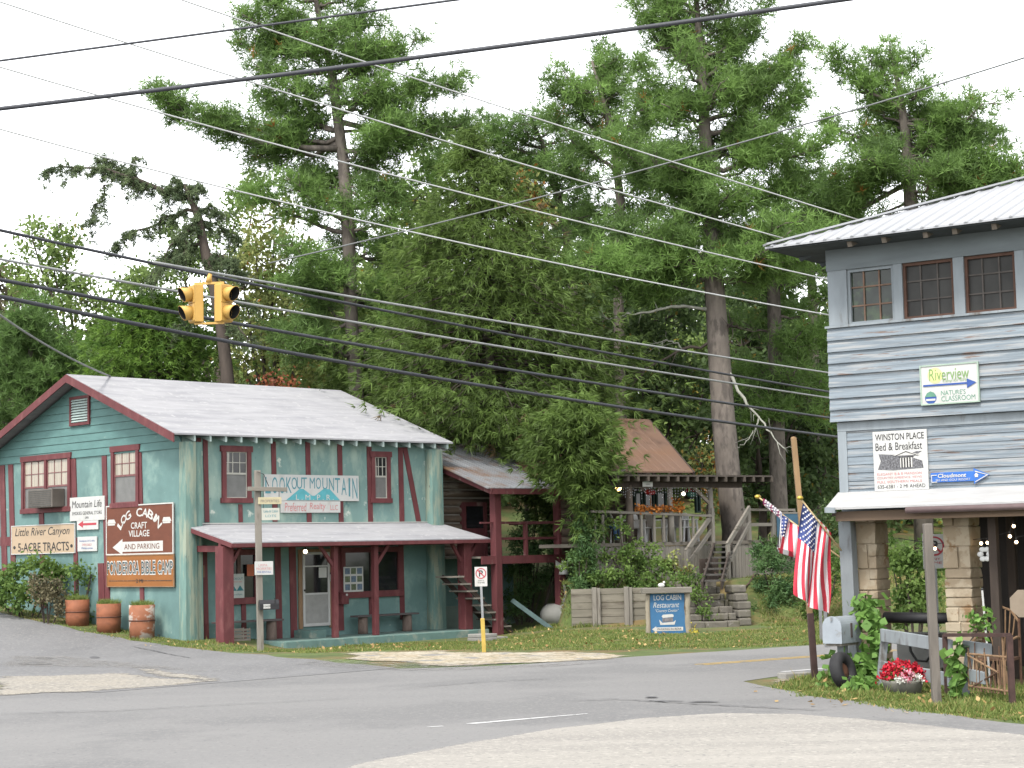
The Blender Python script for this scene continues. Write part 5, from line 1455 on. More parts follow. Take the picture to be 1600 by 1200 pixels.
# restaurant deck furnishings
sg = Sign(QF, 'porch_sign', 'small white sign hanging from the restaurant porch beam', 1004, 749, 1020, 760.5, M_whitep, y=-.12, thick=.02)
sg.txt('RESTAURANT', .5, .35, .8, .2, M_dgreen); sg.txt('OPEN', .5, .68, .4, .2, M_black)
def globe(px, py, name, label, col, r_, strength):
    p = QF.hit(px, py, 1.0)
    t = thing(name, label, 'lamp', QF.world(p), 35)
    MB().ball((0, 0, 0), r_, 10).build('bulb', glow_mat('lit_' + name, col, strength), t, True)
    MB().tube([(0, 0, r_ * .8), (0, 0, rz_ - .14 - p.z)], .012, 5).build('cord', M_black, t)
globe(966, 762, 'porch_lamp', 'larger lit amber porch lamp at the left end of restaurant porch', (1, .62, .22), .10, 4)
globe(1068, 771.5, 'porch_lamp', 'small lit white porch lamp near the hanging red flower basket', (1, .85, .66), .055, 4)
p = QF.hit(1016, 769, .6)
t = thing('red_lantern', 'red paper lantern hanging in the restaurant porch', 'lantern', QF.world(p), 35)
MB().lathe([(.02, -.09), (.12, -.07), (.17, -.01), (.13, .06), (.04, .09)], n=14).build('shade', mat('red_lantern_paper', (.42, .01, .015), .5, .1, 5), t, True)
MB().tube([(0, 0, .08), (0, 0, rz_ - .14 - p.z)], .008, 5).build('cord', M_black, t)
MB().tube([(0, 0, -.08), (.01, 0, -.28), (0, 0, -.38)], [.008, .02, .008], 5).build('tassel', mat('amber_tassel', (.30, .12, .03), .7, .2, 6), t)
p = QF.hit(1080, 768, .3)
t = thing('hanging_basket', 'hanging green pot of red flowers under restaurant porch roof', 'planter', QF.world(p), 35)
MB().lathe([(.09, -.17), (.14, -.12), (.16, -.02), (.13, -.02), (.02, -.04)], n=14).build('pot', mat('green_pot', (.04, .13, .10), .6, .1, 5), t, True)
for k in range(3):
    a_ = k * 2.09
    MB().tube([(.14 * math.cos(a_), .14 * math.sin(a_), -.02), (0, 0, rz_ - .14 - p.z)], .006, 4).build('hanger', M_black, t)
BASKET = t
# plastic chairs
def chair():
    t = thing('plastic_chair', 'x', 'chair', (0, 0, 0), 0, 'white plastic chairs on the restaurant deck')
    m = mat('white_plastic', (.62, .62, .61), .4, .04, 4)
    MB().box(-.23, .23, -.22, .24, .41, .44).build('seat', m, t, bevel=.01)
    mb = MB()
    mb.prism([(-.22, .22, .44), (.22, .22, .44), (.24, .31, .80), (.12, .33, .86), (-.12, .33, .86), (-.24, .31, .80)], (0, .025, 0)); mb.build('backrest', m, t)
    for sx in (-1, 1):
        MB().bar((sx * .25, -.24, 0), (sx * .23, -.20, .64), .05, .06, (0, 1, 0)).build('leg', m, t); MB().bar((sx * .25, .30, 0), (sx * .23, .24, .64), .05, .06, (0, 1, 0)).build('leg', m, t)
        MB().box(sx * .25 - .035, sx * .25 + .035, -.24, .30, .64, .67).build('armrest', m, t)
    return t
ch0 = chair()
labs = ['white plastic chair leftmost on the deck, beside the seated person', 'white plastic chair on the deck between the brown post and middle balusters',
        'white plastic chair under the orange garland near the second post', 'white plastic chair just right of the second deck post', 'white plastic chair nearest the top of the wooden stairs']
for i, (px, yy, rz) in enumerate(((972, .9, 60), (1004, .8, 20), (1030, .6, 75), (1058, .7, -70), (1073, .7, 85))):
    c = ch0 if i == 0 else copy_tree(ch0)
    c['label'] = labs[i]
    x = QF.hit(px, 830, yy).x
    c.location = QF.world((x, yy, dz_ + .002)); c.rotation_euler = (0, 0, rad(35 + rz))
t = thing('deck_table', 'dark square table on the restaurant deck among white chairs', 'table', QF.world((QF.hit(1045, 830, 1.5).x, 1.5, dz_)), 35)
MB().box(-.5, .5, -.4, .4, .70, .74).build('tabletop', M_darkwood, t)
for sx in (-.42, .42):
    for sy_ in (-.32, .32):
        MB().box(sx - .03, sx + .03, sy_ - .03, sy_ + .03, 0, .70).build('leg', M_darkwood, t)
# icicle lights along the porch beam
t = thing('icicle_lights', 'strand of tiny white icicle lights along the restaurant porch beam', 'string lights', QF.world((0, -.04, rz_ - .29)), 35)
mb = MB(); cb = MB(); r = random.Random(9)
cb.tube([(xl + .3, 0, .01), (x3 - .1, 0, .01)], .006, 4)
x = xl + .35
while x < x3 - .1:
    d = r.uniform(.06, .34)
    cb.tube([(x, 0, 0), (x, 0, -d)], .003, 3)
    for k in range(int(d / .08) + 1):
        mb.ball((x + r.uniform(-.02, .02), -.01, -d + k * .08), .010, 4)
    x += r.uniform(.06, .13)
cb.build('cable', M_greywood, t); o = mb.build('bulbs', glow_mat('tiny_white_bulb', (.5, .52, .56), .12), t); o['kind'] = 'stuff'
# person sitting at the rail
px_ = QF.hit(944, 800, .75)
pw_ = QF.world((px_.x, .75, dz_))
man = thing('person', 'person with dark hair in dark shirt and blue jeans seated at the deck rail', 'person', pw_, 35 + 20)
def skin_body(name, joints, edges, m, parent, root=0, sub=1):
    me = bpy.data.meshes.new(name); me.from_pydata([j[:3] for j in joints], edges, [])
    o = bpy.data.objects.new(name, me); COL.objects.link(o); me.materials.append(m); o.parent = parent
    md = o.modifiers.new('skin', 'SKIN'); md.use_smooth_shade = True
    for i, j in enumerate(joints):
        sv = me.skin_vertices[0].data[i]; sv.radius = (j[3], j[3] * (j[4] if len(j) > 4 else 1)); sv.use_root = (i == root)
    o.modifiers.new('sub', 'SUBSURF').levels = sub; o.modifiers['sub'].render_levels = sub
    return o
J = [(0, 0, .50, .13, .8), (0, .03, .72, .13, .75), (0, .02, .92, .15, .65), (0, .0, 1.03, .06), (0, -.02, 1.12, .06), (0, -.03, 1.17, .085, 1.05), (0, -.03, 1.27, .075),
     (.17, .01, .97, .055), (.24, -.03, .72, .042), (.17, -.26, .66, .034), (.15, -.33, .66, .026), (-.17, .01, .97, .055), (-.24, -.03, .72, .042), (-.17, -.26, .66, .034), (-.15, -.33, .66, .026),
     (.10, -.05, .49, .09), (.12, -.42, .50, .068), (.12, -.44, .10, .045), (.12, -.55, .05, .035), (-.10, -.05, .49, .09), (-.12, -.42, .50, .068), (-.12, -.44, .10, .045), (-.12, -.55, .05, .035)]
Ed = [(0, 1), (1, 2), (2, 3), (3, 4), (4, 5), (5, 6), (2, 7), (7, 8), (8, 9), (9, 10), (2, 11), (11, 12), (12, 13), (13, 14), (0, 15), (15, 16), (16, 17), (17, 18), (0, 19), (19, 20), (20, 21), (21, 22)]
M_skin = mat('skin', (.36, .21, .15), .6, .08, 5)
M_body = bpy.data.materials.new('clothed_body'); M_body.use_nodes = True
_t = M_body.node_tree; _b = _t.nodes['Principled BSDF']; _tc = _t.nodes.new('ShaderNodeTexCoord'); _sp = _t.nodes.new('ShaderNodeSeparateXYZ'); _t.links.new(_tc.outputs['Object'], _sp.inputs[0])
_r = _t.nodes.new('ShaderNodeValToRGB'); _r.color_ramp.interpolation = 'CONSTANT'
_t.links.new(_sp.outputs['Z'], _r.inputs[0])
_r.color_ramp.elements[0].color = (.05, .04, .035, 1); _r.color_ramp.elements[1].position = .09; _r.color_ramp.elements[1].color = (.03, .075, .17, 1)
e = _r.color_ramp.elements.new(.585); e.color = (.018, .018, .022, 1)
e = _r.color_ramp.elements.new(.995); e.color = (.36, .21, .15, 1)
_t.links.new(_r.outputs[0], _b.inputs['Base Color']); _b.inputs['Roughness'].default_value = .8
skin_body('body', J, Ed, M_body, man, 0, 2)
hands = MB()
for sx in (-1, 1):
    for f in range(4):
        hands.tube([(sx * (.15 - .02 + f * .013), -.34, .665), (sx * (.15 - .02 + f * .013), -.40, .66 - .004 * f), (sx * (.15 - .02 + f * .013), -.425, .64)], [.008, .0075, .006], 5)
    hands.tube([(sx * .125, -.31, .66), (sx * .10, -.35, .655)], [.009, .007], 5)
hands.build('fingers', M_skin, man, True)
MB().ball((0, -.01, 1.25), .105, 12, (1, 1.05, .9)).build('hair', mat('dark_hair', (.012, .010, .009), .7, .2, 8), man, True)
face = MB()
for sx in (-1, 1): face.ball((sx * .032, -.115, 1.20), .010, 6)
face.build('eyes', M_black, man); MB().ball((0, -.125, 1.175), .016, 6, (.8, 1.2, 1.2)).build('nose', M_skin, man, True); MB().ball((0, -.11, 1.14), .02, 6, (1.3, .4, .3)).build('mouth', M_redl, man)
st = thing('deck_stool', 'dark wooden stool under the seated person on the deck', 'stool', pw_, 35)
MB().box(-.2, .2, -.2, .2, .36, .40).build('seat', M_darkwood, st)
for sx in (-.16, .16):
    for sy_ in (-.16, .16):
        MB().box(sx - .02, sx + .02, sy_ - .02, sy_ + .02, 0, .36).build('leg', M_darkwood, st)
# ------------------------------------------------------------------ sign post, signals and wires
p = onz(407, 1014, -.02)
sp = thing('sign_post', 'tall weathered grey post with a crossarm standing before the teal porch', 'post', p, 20)
q = at(402, 735, p.y) - p
MB().bar((0, 0, -.1), Matrix.Rotation(rad(-20), 3, 'Z') @ q, .14, .14, (0, 1, 0)).build('shaft', M_greywood, sp, bevel=.01)
PF = Frame(p, 20)
ca = PF.hit(386, 764, -.02); cb_ = PF.hit(447, 765, -.02)
MB().bar((ca.x, -.10, ca.z), (cb_.x, -.10, cb_.z), .09, .10).build('crossarm', M_greywood_h, sp, bevel=.008)
MB().tube([PF.hit(402, 737, -.09), PF.hit(412, 741, -.1), PF.hit(420, 760, -.1)], .01, 5).build('iron_stay', M_black, sp)
h1 = Sign(PF, 'hanging_sign', 'cream hanging sign right below the crossarm of the grey post', 403.5, 777, 440, 787.5, mat('cream_sign', (.52, .46, .30), .7, .08, 4), y=-.10, thick=.03)
h1.txt('PROPERTIES', .5, .55, .8, .4, M_greywood, lift=1)
for u in (-.4, .4): MB().tube([(u * h1.w, .015, h1.h / 2), (u * h1.w, .015, h1.h / 2 + .14)], .008, 5).build('hook', M_black, h1.t)
h2 = Sign(PF, 'hanging_sign', 'lower pale hanging sign dangling under the cream one on the grey post', 409, 794, 437, 812.5, mat('pale_cream_sign', (.52, .52, .46), .7, .08, 4), y=-.10, thick=.03)
h2.txt('Lake & Cabin', .5, .25, .8, .22, M_tl); h2.txt('LOTS', .5, .65, .6, .2, M_tl)
for u in (-.4, .4): MB().tube([(u * h2.w, .015, h2.h / 2), (u * h2.w, .015, h2.h / 2 + .10)], .008, 5).build('hook', M_black, h2.t)
h3 = Sign(PF, 'post_sign', 'small white sign with red lettering nailed to the grey post above mailbox', 398, 877.5, 427, 898, M_whitep, y=-.10, thick=.02)
h3.txt('L.M.P.R.', .45, .28, .5, .18, M_pinkl); h3.txt('PROPERTIES', .5, .54, .82, .18, M_pinkl); h3.txt('FOR RENTALS', .5, .78, .75, .13, M_bluel)
a = PF.hit(403, 953, -.2); b = PF.hit(432, 953, -.2)
mbx = thing('mailbox', 'black mailbox with white number plate on the grey sign post', 'mailbox', PF.world(((a.x + b.x) / 2 + .03, -.20, a.z)), 20)
W2 = (b.x - a.x) / 2; n = 10; wd = .10
prof = [(-wd, 0)] + [(-wd * math.cos(math.pi * k / n), .13 + wd * math.sin(math.pi * k / n)) for k in range(n + 1)] + [(wd, 0)]
MB().prism([(-W2, x, z) for x, z in prof], (2 * W2, 0, 0)).build('body', mat('black_mailbox_paint', (.02, .02, .024), .4, .1, 5), mbx)
MB().prism([(W2, x * 1.05, z * 1.03) for x, z in prof], (.012, 0, 0)).build('door', MATS['black_mailbox_paint'], mbx)
MB().box(-W2 + .08, W2 - .2, -wd - .006, -wd - .001, .03, .13).build('number_plate', M_whitep, mbx)
mb = MB(); add_text(mb, '10409', -W2 + .08 + (2 * W2 - .28) / 2, .08, -wd - .008, .16, .05); mb.build('lettering', M_black, mbx)
MB().box(W2 - .1, W2 - .07, -wd - .012, -wd - .002, .10, .27).build('signal_flag', M_black, mbx)
# no parking sign with yellow sleeve
b0 = onz(756.5, 1019, 0)
t, c = noparking('no_parking_sign', 'white no parking sign on a thin pole with yellow foot before the porch', None, 751.5, 886, 916, b0.y, .27, .42, None, 0, False)
fx = b0.x - c.x
MB().bar((0, .02, -.25), (fx * .5, .02, (at(755, 966, b0.y).z - c.z)), .05, .03, (0, 1, 0)).build('post', M_metalgrey, t)
MB().bar((0, .02, .2), (0, .02, -.25), .05, .03, (0, 1, 0)).build('post', M_metalgrey, t)
MB().bar((fx * .4, .02, at(755, 966, b0.y).z - c.z), (fx, .02, -c.z - .05), .09, .08, (0, 1, 0)).build('yellow_sleeve', mat('yellow_post_paint', (.52, .37, .08), .7, .1, 4), t, bevel=.008)
# traffic signal
D0 = 28.0
c = at(327, 474, D0)
ts = thing('traffic_light', 'yellow overhead flashing signal with two double heads hung on a span wire', 'traffic light', c)
M_ty = mat('signal_yellow', (.60, .36, .09), .55, .08, 3)
M_lens = mat('dark_lens', (.03, .022, .018), .2, .2, 5); M_vis = mat('visor_inside', (.02, .02, .02), .9, .1, 5)
def head(cx, az):
    M = Matrix.Rotation(rad(az), 4, 'Z'); M.translation = Vector((cx, 0, 0))
    hd = MB(M).box(-.125, .125, .0, .15, -.295, .295).build('signal_head', M_ty, ts, bevel=.015)
    for zc in (-.142, .142):
        MB(M).box(-.13, .13, -.012, .004, zc - .137, zc + .137).build('section_door', M_ty, hd, bevel=.006)
        vs = []; fs = []; n = 20
        for k in range(n):
            a_ = 2 * math.pi * k / n
            ln = .15 + .05 * math.sin(a_)
            vs += [(.102 * math.cos(a_), -.01, zc + .102 * math.sin(a_)), (.106 * math.cos(a_), -.01 - ln, zc + .106 * math.sin(a_) - .012)]
            k2 = (k + 1) % n
            fs.append((2 * k, 2 * k2, 2 * k2 + 1, 2 * k + 1))
        v = MB(M).add(vs, fs).build('visor', M_ty, hd, True)
        s = v.modifiers.new('thick', 'SOLIDIFY'); s.thickness = .006; s.offset = 1
        vs2 = [(x * .985, y, zc + (z - zc) * .985) for x, y, z in vs]
        MB(M).add(vs2, [tuple(reversed(f)) for f in fs]).build('visor_lining', M_vis, hd, True)
        MB(M).lathe([(.098, 0), (.07, -.02), (.02, -.028)], (0, -.013, zc), 16, (0, 1, 0)).build('lens', M_lens, hd, True)
hx = (353 - 302) / 2 / FPX * D0
head(-hx - .02, -60); head(hx + .02, 56)
MB().bar((-hx + .02, 0, .31), (hx - .02, 0, .315), .05, .035).build('top_bracket', M_ty, ts)
MB().bar((-hx + .02, 0, -.315), (hx - .02, 0, -.31), .05, .03).build('bottom_bracket', M_ty, ts)
MB().tube([(0, 0, .33), (0, 0, .40), (.02, 0, .46)], [.05, .04, .03], 10).build('hanger', M_ty, ts, True)
# wires
M_thin = mat('glare_paled_wire', (.46, .47, .47), .5, .1, 4)  # paled to imitate sky glare washing out the thin wires
M_cable = mat('dark_cable', (.045, .048, .058), .6, .15, 4); M_pale = mat('pale_bare_wire', (.30, .31, .31), .5, .15, 4)
def wire(label, pts, d0, d1, wpx, m=M_cable, ref=None, dfun=None):
    """pts: photo pixels left to right; depth runs d0..d1 with the pixel column"""
    xs = np.array([p[0] for p in pts], float); ys = np.array([p[1] for p in pts], float)
    n = 40
    deg = min(2, len(pts) - 1)
    cf = np.polyfit(xs, ys, deg)
    X = np.linspace(xs[0], xs[-1], n); Y = np.polyval(cf, X)
    P = []
    for x, y in zip(X, Y):
        k = (x - xs[0]) / (xs[-1] - xs[0])
        d = 1 / lerp(1 / d0, 1 / d1, k)              # straight in plan
        P.append(at(x, y, d))
    dm = (d0 + d1) / 2
    o = P[0]
    t = MB().tube([p - o for p in P], wpx / 2 / FPX * dm * 1.0, 6).build('utility_wire', m, None, True)
    t.location = o
    return tag(t, label, 'wire', 'overhead wires')
wire('thickest dark cable sweeping across the top of the sky', [(-60, 178), (0, 170), (400, 118), (800, 73), (1200, 16), (1400, -12), (1600, -42)], 20, 18, 7.5)
wire('second dark cable above the thickest one at upper left', [(-60, 103), (0, 95), (360, 46), (560, 20), (720, 0), (900, -26)], 22, 20, 4)
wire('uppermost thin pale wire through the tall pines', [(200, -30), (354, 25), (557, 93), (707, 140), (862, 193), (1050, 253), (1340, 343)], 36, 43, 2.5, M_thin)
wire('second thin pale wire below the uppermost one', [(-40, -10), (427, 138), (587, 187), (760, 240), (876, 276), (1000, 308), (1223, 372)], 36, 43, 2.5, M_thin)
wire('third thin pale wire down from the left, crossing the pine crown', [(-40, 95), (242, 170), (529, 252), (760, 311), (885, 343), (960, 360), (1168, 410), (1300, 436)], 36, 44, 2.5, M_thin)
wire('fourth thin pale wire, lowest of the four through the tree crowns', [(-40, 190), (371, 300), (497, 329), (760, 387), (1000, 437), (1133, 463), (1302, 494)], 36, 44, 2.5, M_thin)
wire('pale wire just above the signal span, left to the grey house', [(240, 412), (400, 434), (800, 507), (860, 516), (1302, 583)], 28.5, 44, 3.2, M_pale)
wire('span wire that carries the yellow traffic light', [(-40, 351), (0, 360), (330, 431), (400, 443), (800, 524), (860, 536), (1302, 613)], 26.5, 44, 4, M_cable)
wire('thin cable passing behind the traffic light heads', [(-40, 398), (0, 405), (280, 455), (400, 475), (800, 546), (860, 555), (1302, 622)], 27, 44, 3.4, M_pale)
wire('dark cable passing under the traffic light', [(-40, 430), (0, 437), (290, 490), (400, 509), (800, 580), (860, 589), (1303, 653)], 26, 44, 4.6, M_cable)
wire('lowest dark cable running from far left to the grey house', [(-40, 456), (0, 463), (400, 539), (800, 611), (860, 621), (1308, 682)], 26, 44, 5.2, M_cable)
wire('thin grey wire rising to the right across the pines', [(420, 410), (550, 382), (635, 361), (800, 320), (1050, 252), (1180, 216), (1295, 184), (1439, 140), (1640, 78)], 52, 40, 2.6, mat('grey_wire', (.17, .18, .18), .6, .1, 4))
wire('short pale service cable dropping to the teal roof ridge', [(-40, 462), (0, 493), (78, 542), (123, 566), (172, 588)], 38, 51.5, 3.6, M_pale)
# ------------------------------------------------------------------ vegetation
M_barkp = mat('pine_bark', (.17, .145, .125), .95, .25, 3.5, stretch=(1, 1, .35), patch=(.10, .085, .075), patch_scale=5, patch_at=.55, patch_soft=.06, bump=.5)
M_barkd = mat('dark_bark', (.07, .055, .045), .95, .25, 4, stretch=(1, 1, .3), bump=.4)
M_barkdead = mat('lichen_dead_wood', (.30, .30, .26), .95, .2, 5, stretch=(1, 1, .4))
M_pine = leaf_mat('pine_needles', (.075, .125, .042), (.200, .330, .084), .48, accent=(.24, .11, .025))
M_pine2 = leaf_mat('far_pine_needles', (.070, .118, .042), (.160, .272, .074), .48)
M_hem = leaf_mat('hemlock_sprays', (.062, .092, .050), (.165, .215, .105), .48)
M_cedar = leaf_mat('cedar_sprays', (.056, .088, .024), (.138, .212, .050), .48, accent=(.14, .105, .055))
M_decid = leaf_mat('broad_leaves', (.072, .120, .032), (.225, .310, .095), .48, accent=(.26, .21, .04))
M_decidy = leaf_mat('yellowing_leaves', (.095, .120, .035), (.290, .315, .105), .40, accent=(.25, .12, .03))
M_dark = leaf_mat('dark_understory_leaves', (.034, .060, .022), (.105, .160, .055), .48, accent=(.20, .15, .03))
M_red = leaf_mat('red_autumn_leaves', (.12, .035, .02), (.26, .09, .04), .35)
M_bright = leaf_mat('bright_cedar_sprays', (.050, .105, .022), (.150, .250, .045), .48)
M_vine = leaf_mat('vine_leaves', (.05, .115, .022), (.155, .28, .065), .35)
M_bush = leaf_mat('bush_leaves', (.050, .100, .022), (.155, .235, .060), .48)
M_bushp = leaf_mat('purple_bush_leaves', (.07, .065, .04), (.17, .15, .085), .3)
M_shrub = leaf_mat('juniper_sprays', (0.032, 0.075, 0.025), (0.098, 0.172, 0.057), .3)
M_grass = leaf_mat('grass_blades', (.060, .100, .020), (.170, .210, .055), .3, accent=(.30, .24, .10))

def unit(n):
    v = rng.normal(size=(n, 3)); return v / np.linalg.norm(v, axis=1, keepdims=True)
def needles(P, A, K, ln, wd, tint, bias=.55):
    """K thin triangles per tuft at P leaning along the axes A"""
    N = len(P)
    d = unit(N * K) + np.repeat(A, K, 0) * bias
    d /= np.linalg.norm(d, axis=1, keepdims=True)
    c = np.repeat(P, K, 0)
    s = np.cross(d, unit(N * K)); s /= np.linalg.norm(s, axis=1, keepdims=True) + 1e-9
    L = ln * rng.uniform(.7, 1.15, (N * K, 1))
    b = c + d * L * .12
    V = np.empty((N * K * 3, 3)); V[0::3] = b - s * wd / 2; V[1::3] = b + s * wd / 2; V[2::3] = c + d * L
    F = np.arange(N * K * 3).reshape(-1, 3)
    T = np.clip(np.repeat(tint, K) + rng.normal(0, .05, N * K), 0, .93)
    return V, F, T
def leaves(P, size, tint, droop=0.0, aspect=.6, up=.5):
    """one pointed quad leaf per point"""
    N = len(P)
    d = unit(N); d[:, 2] -= droop; d /= np.linalg.norm(d, axis=1, keepdims=True)
    nrm = unit(N); nrm[:, 2] += up; s = np.cross(d, nrm); s /= np.linalg.norm(s, axis=1, keepdims=True) + 1e-9
    L = size * rng.uniform(.65, 1.2, (N, 1))
    V = np.empty((N * 4, 3)); V[0::4] = P; V[1::4] = P + d * L * .5 + s * L * aspect * .5; V[2::4] = P + d * L; V[3::4] = P + d * L * .5 - s * L * aspect * .5
    F = np.arange(N * 4).reshape(-1, 4)
    return V, F, np.clip(tint + rng.normal(0, .06, N), 0, .93)
def accentise(T, frac, grp):
    n = len(T) // grp
    k = rng.random(n) < frac
    T = T.copy(); T.reshape(-1, grp)[k] = .98
    return T
def curve(p, q, sag, n=7, wob=.0):
    p = np.array(p); q = np.array(q)
    t = np.linspace(0, 1, n)[:, None]
    c = p + (q - p) * t
    c[:, 2] += sag * np.sin(np.pi * t[:, 0])
    c[1:-1] += rng.normal(0, wob, (n - 2, 3))
    return c
def interp_line(C, t):
    C = np.asarray(C); x = t * (len(C) - 1); i = np.minimum(x.astype(int), len(C) - 2); f = (x - i)[:, None]
    return C[i] * (1 - f) + C[i + 1] * f
def trunk_pts(pxs, depth, wpx):
    return [np.array(at(x, y, depth)) for x, y in pxs], [w_ / 2 / FPX * depth for w_ in wpx]
def pine(label, trunk, wpx, depth, limbs, dens=1.0, m=M_pine, name='pine_tree', group=None, K=10, ln=.37, wd=.034, dead=(), extra=14, crown_from=.35, spread=1.0, puff=1.0, acc=.004, xlen=3.2, twin=.0):
    T0, R0 = trunk_pts(trunk, depth, wpx)
    o = np.array([T0[0][0], T0[0][1], ground_z(T0[0][0], T0[0][1])])
    t = thing(name, label, 'tree', o, 0, group)
    T0 = [np.array([T0[0][0], T0[0][1], o[2] - .4])] + T0; R0 = [R0[0] * 1.25] + R0
    tm = MB().tube([p - o for p in T0], R0, 12)
    trunk_o = tm.build('trunk', M_barkp, t, True)
    zs = [p[2] for p in T0]
    lm = MB(); tips = []; axes = []; tnt = []
    todo = []
    for L in limbs:
        (x0, y0), (x1, y1), dd = L[0], L[1], L[2]
        p = np.array(at(x0, y0, depth)); q = np.array(at(x1, y1, depth + dd))
        todo.append((p, q, L[3] if len(L) > 3 else 1.0))
        if twin and rng.random() < twin:
            q2 = q + rng.normal(0, 1, 3) * np.array([.9, 1.0, .6]); q2 = p + (q2 - p) * rng.uniform(.6, .95)
            todo.append((p + np.array([0, 0, rng.uniform(-.5, .5)]), q2, .8))
    ztop, zbot = max(zs), min(p[2] for p, q, k in todo) if todo else max(zs) * crown_from
    extra = int(extra * 1.7)
    for i in range(extra):                         # limbs towards and away from the road
        z = zbot + (ztop - zbot) * (i + .5) / extra
        c = np.array([np.interp(z, zs, [p[0] for p in T0]), np.interp(z, zs, [p[1] for p in T0]), z])
        az = rng.choice([-1, 1]) * math.pi / 2 + rng.uniform(-1.2, 1.2)
        rr = rng.uniform(.6, 1.1) * xlen * (1.0 - .55 * (i / extra))
        q = c + np.array([math.cos(az) * rr, math.sin(az) * rr, rr * rng.uniform(.1, .45)])
        todo.append((c, q, .8))
    for p, q, k in todo:
        Ld = np.linalg.norm(q - p)
        C = curve(p, q, -.06 * Ld, 8, .05 * Ld ** .5)
        r0 = min(.020 * Ld + .02, .12)
        lm.tube([c - o for c in C], list(np.linspace(r0, .015, 8)), 6)
        clump_t = rng.uniform(.25, .62)
        nsub = max(5, int(Ld * 4.6 * spread))
        for s in range(nsub):
            ts = rng.uniform(.22, 1.0)
            b = interp_line(C, np.array([ts]))[0]
            dirn = (q - p) / Ld
            side = np.cross(dirn, [0, 0, 1]); side /= np.linalg.norm(side) + 1e-6
            sub = dirn * rng.uniform(.2, .9) + side * rng.choice([-1, 1]) * rng.uniform(.3, 1.0) + np.array([0, 0, rng.uniform(-.25, .75)])
            sub /= np.linalg.norm(sub)
            sl3 = (.38 + .27 * Ld ** .6) * rng.uniform(.6, 1.2) * (1.15 - .5 * ts)
            e = b + sub * sl3
            lm.tube([b - o, (b + e) / 2 - o + np.array([0, 0, -.03]), e - o], [.022, .015, .008], 4, cap=False)
            nt_ = max(8, int(24 * k * dens * sl3))
            tt = rng.uniform(.35, 1.08, nt_)
            P = b + (e - b) * tt[:, None] + rng.normal(0, .25 * puff, (nt_, 3)) * np.array([1, 1, .8])
            tips.append(P)
            ax = np.tile(sub + np.array([0, 0, .5]), (nt_, 1)); axes.append(ax / np.linalg.norm(ax, axis=1, keepdims=True))
            tnt.append(np.clip(clump_t + rng.uniform(-.22, .22) + rng.normal(0, .10, nt_), .0, .93))
    for (pxs, w_, dd, mm) in dead:
        P = [np.array(at(x, y, depth + dd * i / (len(pxs) - 1))) - o for i, (x, y) in enumerate(pxs)]
        dl = MB(); C = interp_line(np.array(P), np.linspace(0, 1, 16)) + rng.normal(0, .035, (16, 3)); C[0] = P[0]
        dl.tube(list(C), list(np.linspace(w_, w_ * .2, 16) * rng.uniform(.85, 1.15, 16)), 6)
        for s_ in range(9):
            i_ = rng.integers(4, 16); e_ = C[i_] + (C[-1] - C[0]) / np.linalg.norm(C[-1] - C[0]) * rng.uniform(.1, .5) + rng.normal(0, .28, 3)
            dl.tube([C[i_], (C[i_] + e_) / 2 + rng.normal(0, .05, 3), e_], [w_ * .28, w_ * .18, .004], 4)
        dl.build('dead_limb', mm, t, True)
    P = np.concatenate(tips) - o; A = np.concatenate(axes); TT = np.concatenate(tnt)
    V, F, T = needles(P, A, K, ln, wd, TT)
    T = accentise(T, acc, K)
    lm.build('limbs', M_barkp, t, True)
    tri_mesh('crown', V, F, T, m, t)
    return t
NP = dict(dens=1.25)
pine('tall pine with long left limb, left of centre behind the teal house', [(560, 650), (553, 560), (548, 480), (546, 400), (543, 330), (536, 250), (526, 170), (518, 110), (505, 60), (495, 10), (488, -45)],
     [24, 22, 21, 21, 22, 18, 16, 14, 11, 8, 3], 62,
     [((532, 232), (240, 150), -.8, 1.1), ((530, 225), (330, 205), .6), ((528, 205), (420, 165), 1.0), ((545, 365), (395, 300), -.5), ((545, 345), (470, 285), 0), ((543, 325), (690, 262), .5), ((540, 300), (620, 300), -1),
      ((522, 130), (650, 60), .5), ((528, 160), (705, 130), -.5), ((530, 190), (725, 200), .8), ((534, 240), (650, 205), -1), ((520, 110), (610, 95), 1.2), ((505, 60), (362, 15), 0), ((508, 80), (375, 70), .8), ((515, 110), (400, 110), -.5),
      ((495, 10), (560, -10), 0), ((492, 0), (380, -30), 0), ((500, 40), (590, 40), .5), ((548, 400), (610, 385), .5), ((548, 440), (440, 450), .2), ((549, 455), (640, 440), -.5), ((550, 500), (430, 520), .5), ((552, 510), (660, 490), 0), ((553, 540), (460, 560), -.8), ((553, 550), (640, 560), .5),
      ((520, 150), (450, 140), -1), ((536, 260), (600, 250), .5)], dens=1.15, extra=16, twin=.75, xlen=3.6)
